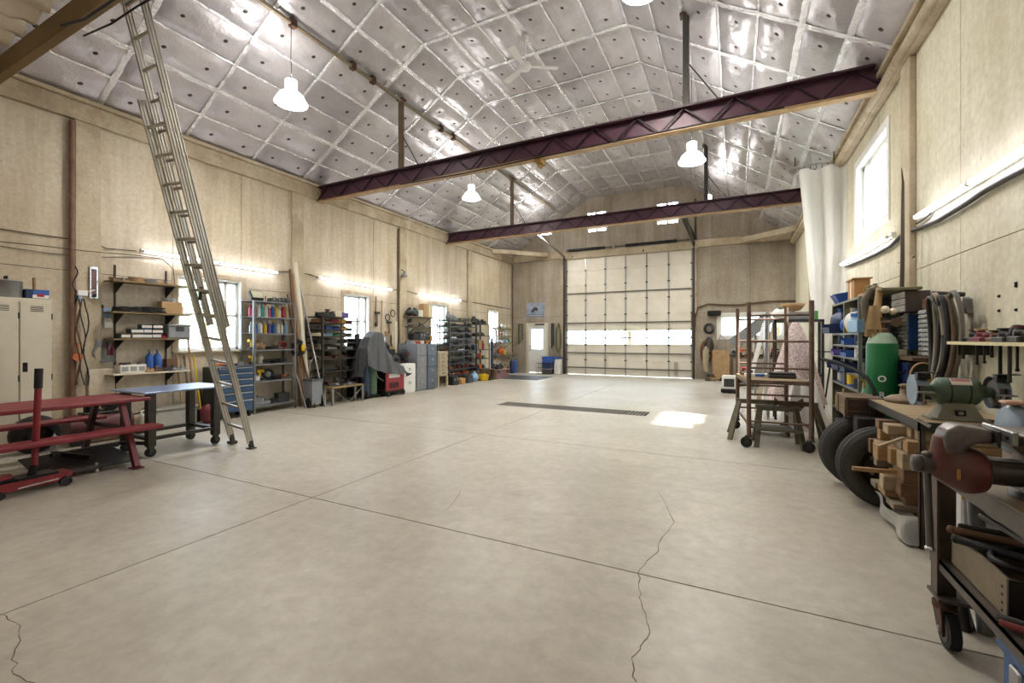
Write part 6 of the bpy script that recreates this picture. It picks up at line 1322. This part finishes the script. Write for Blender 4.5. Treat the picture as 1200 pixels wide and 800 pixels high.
# tool shelf with rods
t = thing('tool_rack', 'thin cream edged tool shelf on right wall with rods hanging', 'tool rack', (XR, 4.80, 1.42), -FR)
MB().box(0, 1.45, -.22, 0, -.012, .0).box(0, 1.45, -.235, -.22, -.018, .006).build('board', simple('rack_edge_cream', 'ddd3a5', .5), t)
[MB().box(q, q+.02, -.2, 0, -.1, -.012).build('bracket', M_steel_d, t) for q in (.08, 1.3)]
for k in range(12):
    x = .10+.11*k; ln = [.12, .16, .10, .14, .42, .18, .25, .16, .30, .28, .35, .2][k]
    MB().cyl((x, -.17+.04*(k % 3), .03), (x, -.17+.04*(k % 3), -ln), .008 if k % 2 else .011, n=6).ball((x, -.17+.04*(k % 3), -ln), .013, 6).build('hanging_rod', M_blackm if k % 3 else M_steel_d, t)
rowR('on the right wall tool shelf', 4.72, 3.7, .12, 1.421, [('casting', 'charcoal', 'brown', .8), ('casting', 'maroon', 'tan', .8), ('rod', 'brown', 'tan', .5), ('casting', 'brown', 'black', .7), ('casting', 'charcoal', 'black', .8), ('wheelpart', 'charcoal', 'grey', .5), ('casting', 'steel', 'maroon', .9), ('wheelpart', 'black', 'charcoal', .55), ('casting', 'charcoal', 'grey', .8)], 'tools on the right wall tool shelf')
m = MB(); [m.cyl(RWI(u, v, .0), RWI(u, v, .006), .012, n=8) for u, v in ((1171, 347), (1191, 332), (1171, 364), (1191, 363), (1191, 335))]; m.build('anchor_holes', M_black, wallR)
# ================================================================ foreground right: bench with grinder
BX0, BX1, BY0, BY1, BZ = 1.12, 1.745, 3.98, 5.30, .875; M_bsteel2 = mat('bench_leg_brown', '5e5046', .6, .3, .2, 6, .1)
t = thing('grinder_bench', 'wooden topped steel bench carrying the green grinder over the lumber', 'workbench', (0, 0, 0))
for k in range(4): y = BY0+.012+(BY1-BY0-.024)*k/4; MB().box(BX0+.012, BX1-.01, y+.001, y+(BY1-BY0-.024)/4-.001, BZ-.03, BZ, .003).build('top_board', mat('bench_top_wood', 'b09c7c', .65, 0, .15, 4, .15, col2='8e7a5c', stretch=(1, 5, 1)), t)
MB().box(BX0, BX0+.012, BY0, BY1, BZ-.06, BZ+.002).box(BX0, BX1, BY0, BY0+.012, BZ-.06, BZ+.002).box(BX0, BX1, BY1-.012, BY1, BZ-.06, BZ+.002).build('steel_edge', M_steel_d, t)
for x in (BX0+.015, BX1-.05):
    for y in (BY0+.015, BY1-.05): MB().box(x, x+.03, y, y+.006, 0, BZ-.05).box(x, x+.006, y, y+.04, 0, BZ-.05).build('leg', M_bsteel2, t)
MB().box(BX0+.02, BX1-.02, BY0+.06, BY1-.7, .19, .215).build('lower_shelf', M_rust, t)
# lumber
rl = random.Random(12); LM = [M_wood, mat('lumber_pale', 'b6a385', .75, 0, .2, 4, .3, col2='8a785c', stretch=(1, 5, 5)), mat('lumber_grey', '8d8371', .8, 0, .2, 4, .3, col2='665c4b', stretch=(1, 5, 5)), mat('lumber_brown', '7f5f43', .8, 0, .2, 4, .3, col2='5b4332', stretch=(1, 5, 5))]
z = .218; n = 0
hs = [.05, .05, .105, .09, .12, .09, .075]
for r_, hh in enumerate(hs):
    y = 4.075
    while y < 4.58:
        w_ = rl.choice((.09, .11, .14)) if hh > .06 else rl.choice((.14, .19)); w_ = min(w_, 4.62-y)
        if w_ < .05: break
        x0 = 1.0+rl.uniform(-.03, .13)+(0 if r_ < 5 else .04); x1 = rl.uniform(1.55, 1.7)
        o = MB().box(0, x1-x0, 0, w_-.006, 0, hh-.004, .004).build('lumber', rl.choice(LM)); o.location = (x0, y, z)
        n += 1; tag(o, '%s timber block, %s from camera side in the %s layer of the lumber pile' % ({0: 'tan', 1: 'pale', 2: 'grey', 3: 'brown'}[LM.index(o.data.materials[0])], ORD[int((y-4.07)/.09)], ORD[r_]), 'lumber', 'lumber stacked under the grinder bench')
        y += w_
    z += hh
one('wood_stick', MB().box(0, .34, 0, .03, 0, .03, .002), LM[0], 'long pale stick jutting out of lumber before the front tyre', 'stick', (.80, 4.2, .44), rot=(0, -.02, .0))
o = one('wood_stick', MB().box(0, .16, 0, .03, 0, .02, .002), LM[1], 'short splintered stick angled out of the upper lumber pile', 'stick', (.93, 4.04, .66), rot=(0, -.5, 0))
# plastic sheeting under lumber
t = thing('plastic_bag', 'crumpled clear plastic sheeting hanging under the lumber pile', 'plastic sheet', (0, 0, 0))
MB().grid(lambda a, b: (1.02+.05*b+.018*math.sin(14*a+5*b)+(.6*(a-.55)/.45 if a > .55 else 0), 4.05+.55*max(0, .55-a)/.55-.05*b+.015*math.sin(17*a+3*b), .20-.185*b+.012*math.sin(11*a+7*b)*(1-b)), 40, 10).build('sheet', mat('poly_grey', 'cfd1cc', .25, 0, .1, 6, .5, bscale=12, dist=.02), t)
# bench grinder
M_gr = mat('grinder_green', '59705a', .45, .1, .15, 6, .05, col2='4b584b'); M_gd = simple('grinder_guard_blue_grey', '8a9aa8', .45, .2)
t = thing('bench_grinder', 'green double ended bench grinder on the wooden bench', 'bench grinder', (1.40, 4.24, BZ+.0), .0)
MX = Matrix.Rotation(PI/2, 4, 'Y')
zc = .20
MB().add([(-.13, -.085, 0), (.13, -.085, 0), (.13, .085, 0), (-.13, .085, 0), (-.075, -.05, .12), (.075, -.05, .12), (.075, .05, .12), (-.075, .05, .12)], [(0, 3, 2, 1), (4, 5, 6, 7), (0, 1, 5, 4), (1, 2, 6, 5), (2, 3, 7, 6), (3, 0, 4, 7)]).box(-.16, .16, -.09, .09, 0, .014, .004).build('pedestal', simple('grinder_base_grey', '8f8f7e', .5, .1), t)
MB().box(-.028, .028, -.082, -.06, .035, .075, .004).build('switch_plate', M_blackm, t); MB().box(-.012, .012, -.088, -.08, .045, .065).build('switch', CM['silver'], t)
MB().lathe([(.036, -.185), (.040, -.155), (.048, -.135), (.080, -.115), (.093, -.10), (.095, -.085), (.095, .085), (.093, .10), (.080, .115), (.048, .135), (.040, .155), (.036, .185)], 28, Matrix.Translation((0, 0, zc)) @ MX).build('motor', M_gr, t)
MB().lathe([(.097, -.055), (.097, -.045)], 28, Matrix.Translation((0, 0, zc)) @ MX, cap=False).lathe([(.097, .045), (.097, .055)], 28, Matrix.Translation((0, 0, zc)) @ MX, cap=False).build('seam_band', M_steel_d, t)
def arc_plate(a0, a1, x0, x1, r, n=8):
    vs = []
    for i in range(n+1):
        a = a0+(a1-a0)*i/n
        for x in (x0, x1): vs.append((x, -math.cos(a)*r, zc+math.sin(a)*r))
    return MB().add(vs, [(2*i, 2*i+1, 2*i+3, 2*i+2) for i in range(n)], True)
arc_plate(.55, 1.15, -.05, .06, .0985).build('name_plate', simple('plate_cream', 'cfc3ae', .5), t, 'cream name plate'); arc_plate(.85, 1.12, -.045, .055, .0992).build('plate_print', simple('plate_red', 'a2584e', .5), t, 'red printed band')
for s_ in (-1, 1):
    xw = s_*.205
    w_ = MB().cyl((xw-.014, 0, zc), (xw+.014, 0, zc), .088, n=28).build('grinding_wheel', mat('abrasive_grey', '6e6a64', .9, 0, .1, 40, .2), t)
    MB().cyl((xw+s_*.014, 0, zc), (xw+s_*.03, 0, zc), .02, n=6).build('arbor_nut', M_steel, w_)
    poly = [(math.cos(a)*.112, math.sin(a)*.112) for a in [.9+(2*PI-1.7)*i/16 for i in range(17)]]   # guard disc, open to the front
    Mg = Matrix.Translation((xw+s_*.034, 0, zc)) @ Matrix.Rotation(PI/2, 4, 'Y') @ Matrix.Rotation(-.2, 4, 'Z')
    MB().prism([(math.cos(a)*.112, math.sin(a)*.112) for a in [2*PI*i/22 for i in range(22)]], -.004, .004, Mg).build('guard_cover', M_gd, t)
    m = MB(); vs = []
    for i in range(15):
        a = .35+(PI*1.35)*i/14
        for x in (xw-.03, xw+.034): vs.append((x, -math.cos(a)*.112, zc+math.sin(a)*.112))
    m.add(vs, [(2*i, 2*i+1, 2*i+3, 2*i+2) for i in range(14)], True); m.build('guard_rim', M_gd, t)
    MB().box(xw-.04, xw+.05, -.15, -.10, zc-.01, zc+.0).bar((xw+s_*.0, -.10, zc-.005), (xw, -.09, zc-.09), .02, .01).build('tool_rest', M_steel, t)
    MB().box(xw-.035, xw+.04, -.11, -.05, zc+.085, zc+.125, .006).bar((xw-.05, -.12, zc+.13), (xw+.07, -.10, zc+.135), .05, .006).build('spark_guard', M_blackm, t)
MB().tube([(.12, .02, .012), (.2, -.04, .008), (.28, -.02, .008)], .006, 6).build('power_cord', M_black, t)
t = thing('brass_regulator', 'brown and yellow pressure regulator on the far end of bench', 'regulator', (1.36, 5.15, BZ)); MB().lathe([(.001, 0), (.14, 0), (.15, .03), (.10, .06), (.04, .07), (.03, .14), (.05, .15), (.02, .17)], 18).build('base', simple('reg_tan', '8f7d66', .6, .2), t)
MB().cyl((-.02, 0, .13), (.2, -.08, .13), .025).cyl((.2, -.13, .13), (.2, -.03, .13), .04).build('valve_body', M_rust, t); MB().ball((.12, -.1, .20), .045, 8, (1, .8, 1.3)).ball((.17, -.1, .18), .035, 8).build('cloth_tag', simple('cloth_mustard', 'c99a3c', .7), t)
MB().tube([(.12+.09*math.cos(a), -.02, .24+.12*math.sin(a)) for a in [1.2+.3*i for i in range(14)]], .008, 6).build('hose', CM['tan'], t)

# ================================================================ foreground rolling bench with vise
VX0, VX1, VY0, VY1, VZ = .86, 1.66, 1.30, 2.97, .865
M_bsteel = mat('bench_dark_steel', '6a625a', .5, .5, .2, 5, .15, col2='45403a'); M_btop = mat('bench_top_oiled', '8f8069', .55, .1, .2, 4, .15, col2='6b5e4b')
t = thing('vise_bench', 'heavy dark steel rolling bench carrying the large vise', 'workbench', (0, 0, 0))
MB().box(VX0, VX1, VY0, VY1, VZ-.012, VZ, .002).build('top_plate', M_btop, t)
MB().box(VX0, VX0+.012, VY0, VY1, VZ-.085, VZ-.012).box(VX0, VX1, VY1-.012, VY1, VZ-.085, VZ-.012).box(VX1-.012, VX1, VY0, VY1, VZ-.085, VZ-.012).build('apron', M_bsteel, t)
for x, sx_ in ((VX0, 1), (VX1, -1)):
    for y, sy_ in ((VY1-.14, 1), (VY0+.14, -1)):
        a = min(x, x+sx_*.075); MB().box(a, a+.075, y-.004, y+.004, .225, VZ-.08).box(x-.004 if sx_ > 0 else x-.004, x+.004, y-.035*1.0, y+.04, .225, VZ-.08).build('leg', mat('leg_dark_steel', '6b5e52', .55, .3, .2, 6, .2, col2='42392f'), t)
        MB().box(a-.01, a+.11, y-.07, y+.07, .213, .227).build('caster_plate', M_bsteel, t)
        cx_ = a+.035; yk = y-.05; c_ = MB().cyl((cx_-.02, yk, .084), (cx_+.02, yk, .084), .082, n=28).build('caster_wheel', M_black, t)
        MB().cyl((cx_, y, .18), (cx_, y, .215), .035, n=16).cyl((cx_, y, .165), (cx_, y, .19), .046, n=16).prism([(yk-.03, .06), (yk+.03, .06), (y+.05, .175), (y-.06, .175)], cx_-.034, cx_-.027, Matrix(((0, 0, 1, 0), (1, 0, 0, 0), (0, 1, 0, 0), (0, 0, 0, 1)))).prism([(yk-.03, .06), (yk+.03, .06), (y+.05, .175), (y-.06, .175)], cx_+.027, cx_+.034, Matrix(((0, 0, 1, 0), (1, 0, 0, 0), (0, 1, 0, 0), (0, 0, 0, 1)))).box(cx_-.034, cx_+.034, y-.06, y+.05, .168, .178, .004).build('caster_fork', M_rust, c_)
        MB().cyl((cx_-.042, yk, .084), (cx_+.042, yk, .084), .013, n=8).build('axle_bolt', M_steel, c_); MB().cyl((cx_-.023, yk, .084), (cx_+.023, yk, .084), .055, n=20).build('wheel_rim', M_bsteel, c_)
MB().box(VX0+.004, VX0+.05, VY0+.05, VY1-.06, .385, .40).box(VX0+.004, VX0+.010, VY0+.05, VY1-.06, .35, .40).build('shelf_angle', M_bsteel, t)
for k in range(4): x = VX0+.05+.185*k; MB().box(x, x+.18, VY0+.05, VY1-.12, .386, .404, .002).build('shelf_board', mat('oily_plank', '5d4c3a', .7, 0, .2, 5, .2, col2='3c3127', stretch=(5, 1, 5)), t)
MB().box(VX1-.05, VX1-.004, VY0+.05, VY1-.06, .385, .40).build('shelf_angle', M_bsteel, t)

# vise: axis along -x, jaws open across
M_v = mat('vise_maroon_worn', '74382f', .4, .25, .15, 7, .1, col2='4b3733'); M_vg = mat('vise_bare_iron', '8b8685', .38, .55, .15, 7, .1, col2='4d4845'); 
VYc, za = 2.30, .955; M_hub = mat('vise_hub_dark', '56504f', .4, .6, .15, 8, .1)
t = thing('bench_vise', 'large worn maroon bench vise overhanging the steel bench', 'vise', (0, VYc, 0))
def cast(mb, name, mt, parent, vox=.006, it=4):
    o = mb.build(name, mt, parent); r = o.modifiers.new('r', 'REMESH'); r.mode = 'VOXEL'; r.voxel_size = vox; r.use_smooth_shade = True
    s_ = o.modifiers.new('s', 'SMOOTH'); s_.iterations = it*3; s_.factor = .6; return o
MX2 = lambda x: Matrix.Translation((x, 0, za)) @ Matrix.Rotation(PI/2, 4, 'Y')
m = MB().lathe([(.001, .675), (.026, .677), (.036, .69), (.055, .71), (.074, .74), (.086, .77), (.088, .80), (.078, .83), (.068, .842), (.001, .844)], 28, Matrix.Translation((0, 0, -.008)) @ MX2(0))
m.cyl((.735, 0, za+.02), (.738, 0, za+.12), .058, .046, n=20)
cast(m, 'front_body', M_v, t, .006, 5)
m = MB().prism([(.712, 1.03), (.708, 1.07), (.718, 1.10), (.748, 1.124), (.845, 1.112), (.85, 1.085), (.845, 1.06), (.80, 1.055), (.775, 1.03), (.765, 1.0), (.715, .99)], -.052, .052, Matrix(((1, 0, 0, 0), (0, 0, 1, 0), (0, 1, 0, 0), (0, 0, 0, 1))))
cast(m, 'front_jaw', M_vg, t, .006, 5)
MB().box(.848, .858, -.075, .075, 1.055, 1.112, .002).build('jaw_insert', M_steel_d, t)
MB().cyl((.835, 0, za-.002), (1.0, 0, za-.002), .050, n=24).box(.83, 1.0, -.042, .042, za-.02, za+.045, .008).build('slide', mat('slide_iron', '55504b', .35, .7, .15, 10), t)
MB().lathe([(.030, .655), (.036, .66), (.036, .70), (.028, .715)], 20, MX2(0)).build('screw_hub', M_hub, t); MB().lathe([(.001, .628), (.030, .630), (.034, .645), (.034, .665), (.02, .668)], 20, MX2(0)).build('hub_cap', M_hub, t)
MB().box(.735, .745, -.088, -.082, .925, .965, .002).build('paint_patch', simple('vise_orange_patch', 'b5763a', .5), t, 'orange paint patch')
MB().cyl((.672, -.004, za+.035), (.684, .0, .63), .0125, n=12).build('handle_bar', mat('handle_dull_steel', '6b6866', .35, .8, .1, 8), t); MB().ball((.672, -.004, za+.042), .017, 12, (1, 1, .6)).build('handle_end', M_vg, t); MB().lathe([(.001, 0), (.017, .002), (.018, .010), (.012, .016)], 14, Matrix.Translation((.684, 0, .618))).build('handle_end', M_chrome, t)
MB().cyl((.69, .02, 1.10), (.655, .04, 1.125), .007, n=8).build('jaw_pin', M_steel, t)
# fixed side with perforated jaw plate, column and base
m = MB().prism([(.93, .88), (.93, .95), (.945, 1.02), (.905, 1.045), (.885, 1.07), (.885, 1.115), (1.06, 1.115), (1.10, 1.08), (1.12, 1.0), (1.13, .88)], -.06, .06, Matrix(((1, 0, 0, 0), (0, 0, 1, 0), (0, 1, 0, 0), (0, 0, 0, 1))))
m.box(.90, 1.12, -.105, .105, 1.068, 1.112, .008); m.cyl((.93, 0, za), (1.12, 0, za), .075, n=20)
cast(m, 'rear_body', mat('vise_rear_grey', '77716c', .4, .5, .15, 8, .1, col2='5a4a44'), t, .007, 3)
MB().box(.872, .888, -.11, .11, 1.07, 1.118, .003).build('jaw_insert', M_steel, t)
m = MB(); [m.cyl((.868, y, 1.092), (.874, y, 1.092), .007, n=10) for y in (-.08, -.03, .03, .08)]; m.build('bolt_holes', M_blackm, t)
MB().lathe([(.13, .867), (.13, .885), (.10, .895), (.09, .91)], 24, Matrix.Translation((1.04, 0, 0))).build('swivel_base', M_vg, t)
for y in (-.1, .1): MB().cyl((.97, y, .866), (.97, y, .91), .014, n=6).build('clamp_nut', M_steel_d, t)
# second tool behind: blue grey disc grinder / polisher
t = thing('disc_polisher', 'blue grey disc housing polisher at right edge behind the vise', 'polisher', (1.13, 2.82, VZ))
MB().lathe([(.001, -.035), (.10, -.03), (.115, -.01), (.115, .015), (.10, .025), (.001, .03)], 26, Matrix.Translation((0, 0, .17)) @ Matrix.Rotation(PI/2, 4, 'Y')).build('disc_housing', M_gd, t); MB().lathe([(.05, .03), (.075, .06), (.08, .2), (.07, .25), (.03, .27)], 22, Matrix.Translation((0, 0, .17)) @ Matrix.Rotation(PI/2, 4, 'Y')).build('motor', simple('motor_dusty', '8d7a72', .5, .2), t)
MB().box(-.02, .22, -.07, .07, 0, .10, .015).build('stand', simple('motor_dusty', '8d7a72'), t)
one('wood_paddle', MB().box(-.02, .3, -.035, .035, 0, .018, .006), simple('paddle_pink_wood', 'c39a82', .6), 'pale wooden paddle lying across the polisher at right edge', 'paddle', (1.10, 2.80, VZ+.287))
# wooden slats beyond the vise on the bench
for k in range(4): one('lath', MB().box(0, .42, 0, .06, 0, .012, .002), [M_btop, LM[1], LM[2], M_btop][k], '%s thin wooden lath on the far side of the vise bench top' % ORD[k], 'slat', (1.02+.03*k, 2.50+.075*k, VZ+.001), rot=(0, 0, .12), group='slats on vise bench')
# threaded rod along the apron and spring
wire('threaded_rod', [(.875, 2.42, .745), (.90, 2.25, .74), (.93, 2.05, .735), (.95, 1.8, .735)], .012, M_steel_d, 'dark coil spring hanging along the vise bench apron', 'spring')
# open wooden tool box on lower shelf
t = thing('tool_box', 'open weathered wooden toolbox with black end on lower bench shelf', 'toolbox', (.90, 2.30, .405))
SB = mat('box_side_tan', '857860', .75, 0, .2, 6, .2, col2='6d604b')
MB().box(0, .015, 0, .46, 0, .15, .002).build('side_board', SB, t); MB().box(.55, .565, 0, .46, 0, .15, .002).build('side_board', SB, t); MB().box(0, .565, -.012, 0, 0, .155, .002).build('end_board', mat('box_black_end', '27231f', .6, .1, .2, 6, .15), t, 'black near end'); MB().box(0, .565, .46, .472, 0, .15, .002).build('end_board', SB, t); MB().box(.015, .55, 0, .46, 0, .012).build('bottom', SB, t)
MB().cyl((.14, -.03, .085), (.14, -.012, .085), .016, n=12).ball((.14, -.035, .085), .018, 10).build('knob', M_steel, t)
m = MB(); [m.cyl((.004, .03+.0*k, .02+.03*k), (-.003, .03, .02+.03*k), .005, n=6) for k in range(4)]; m.build('rivets', M_steel_d, t)
for i, (p, q, r, mt, lab) in enumerate((((.86, 2.60, .575), (1.35, 2.18, .60), .017, M_black, 'long black pry bar lying across the open toolbox'), ((.89, 2.74, .57), (1.40, 2.52, .585), .017, LM[3], 'wooden tool handle lying across the far end of toolbox'), ((.93, 2.76, .585), (1.4, 2.62, .60), .012, M_steel_d, 'dark thin bar lying behind the wooden tool handle'))):
    one('bar_tool', MB().cyl(p, q, r, n=10).ball(p, r*1.15, 8), mt, lab, 'tool')
t = thing('belt_ring', 'large dark ring of bent metal strap lying in the toolbox', 'ring', (1.22, 2.46, .575), rot=(.08, -.02, 0)); MB().tube([(.30*math.cos(a), .13*math.sin(a), 0) for a in [2*PI*i/30 for i in range(30)]], .013, 8, closed=True).build('ring', M_blackm, t)
for k in range(6): one('loose_tool', MB().cyl((0, 0, 0), (.2, .12*math.sin(k), .02), .012, n=8), [M_rust, M_steel_d, CM['orange'], M_steel, M_rust, CM['brown']][k], '%s loose tool lying inside the open wooden toolbox' % ['rusty', 'dark', 'orange', 'bright', 'short rusty', 'brown'][k], 'tool', (.95+.06*k, 2.36+.05*k, .433+.02*(k % 3)), group='loose tools in the toolbox')
# wrenches by the shelf edge, red tool, grey roll
t = thing('rasp', 'dark ribbed tool handle at the lower shelf edge', 'tool', (.862, 2.27, .425), -.5); MB().tube([(0, 0, 0), (.05, 0, .004), (.10, 0, .003), (.15, 0, 0)], [.011, .013, .012, .009], 8).build('grip', CM['charcoal'], t); MB().cyl((.145, 0, 0), (.20, .01, 0), .013, .008, 8).build('shank', M_steel, t)
t = thing('pliers', 'dark red ribbed pliers handle just below the ribbed handle', 'pliers', (.855, 2.235, .422), -.5); MB().tube([(0, 0, 0), (.05, .0, .0), (.10, .01, 0), (.14, .02, 0)], [.012, .014, .012, .010], 8).build('grip', simple('grip_red', '8a403c', .5), t); MB().cyl((.14, .02, 0), (.17, .02, .0), .016, n=8).ball((.17, .02, 0), .017, 8).build('joint', M_rust, t)
t = thing('red_scoop', 'red plastic scoop with green lid at the right edge', 'scoop', (.955, 2.07, .405), -.3); MB().add([(0, -.04, 0), (.15, -.04, 0), (.15, .04, 0), (0, .04, 0), (-.02, -.05, .085), (.17, -.05, .085), (.17, .05, .085), (-.02, .05, .085)], [(0, 3, 2, 1), (0, 1, 5, 4), (1, 2, 6, 5), (2, 3, 7, 6), (3, 0, 4, 7)]).build('tray', simple('scoop_red', 'c05a50', .4), t); MB().box(-.015, .16, .0, .05, .085, .10, .006).build('lid', simple('scoop_green', '7fa88a', .4), t)
one('grey_roll', MB().cyl((0, 0, .022), (.16, -.05, .022), .022, n=14), CM['grey'], 'short grey roll lying at bottom right shelf edge', 'roll', (.875, 1.995, .405))
for k in range(3): one('flat_bar', MB().box(0, .3, 0, .03, 0, .008, .002), [M_rust, M_steel_d, M_woodd][k], '%s flat bar lying on the lower shelf by the red scoop' % ['rusty', 'dark steel', 'brown'][k], 'bar', (.92, 2.10+.045*k, .4045), rot=(0, 0, .1*k), group='flat bars on lower shelf')
# items standing between the benches
t = thing('white_case', 'white plastic case with yellow corner behind the vise bench', 'case', (1.12, 3.32, 0)); MB().box(0, .35, 0, .18, 0, .66, .01).build('case', simple('case_white', 'c9c9cc', .4), t); MB().box(.0, .06, -.003, 0, .56, .65).build('yellow_corner', YEL, t, 'yellow corner sticker')
t = thing('blue_storage_box', 'navy storage box on the floor between both benches', 'box', (1.22, 3.54, 0)); MB().box(-.0, .5, .0, .4, 0, .42, .012).build('shell', NAVY, t); MB().box(-.01, .51, -.01, .41, .42, .45, .01).build('lid', CM['charcoal'], t)
for i, (p, q, r) in enumerate((((1.02, 2.98, .44), (.96, 3.05, .68), .022), ((1.10, 3.0, .42), (1.08, 3.08, .80), .032), ((1.28, 3.02, .42), (1.27, 3.05, .72), .035), ((1.34, 3.0, .42), (1.42, 3.1, .66), .03), ((1.05, 3.0, .42), (.93, 3.1, .62), .016), ((1.22, 3.0, .42), (1.32, 3.1, .55), .03))):
    p = Vector(p); p.z = .0; one('steel_pipe', MB().cyl(p, q, r, n=12).cyl(q, Vector(q)+(Vector(q)-p).normalized()*.004, r*.8, n=12), [M_steel_d, CM['grey'], M_steel_d, CM['charcoal'], CM['grey'], M_steel_d][i], '%s pipe standing behind the vise bench lower shelf, %s from left' % (['slim dark', 'wide grey', 'wide dark', 'charcoal', 'slim grey', 'short dark'][i], ORD[[1, 3, 4, 5, 0, 2][i]]), 'pipe', group='pipes standing behind the vise bench')
t = thing('blue_bin_low', 'blue plastic bin with grey latch on the floor under vise bench', 'bin', (.90, 1.72, 0)); MB().box(0, .40, 0, .62, 0, .30, .02).build('shell', simple('bin_blue', '2c5790', .4), t); MB().box(-.012, .412, -.012, .632, .28, .315, .008).build('rim', simple('bin_blue', '2c5790'), t); MB().box(-.02, 0, .45, .52, .16, .28, .006).build('latch', CM['silver'], t)
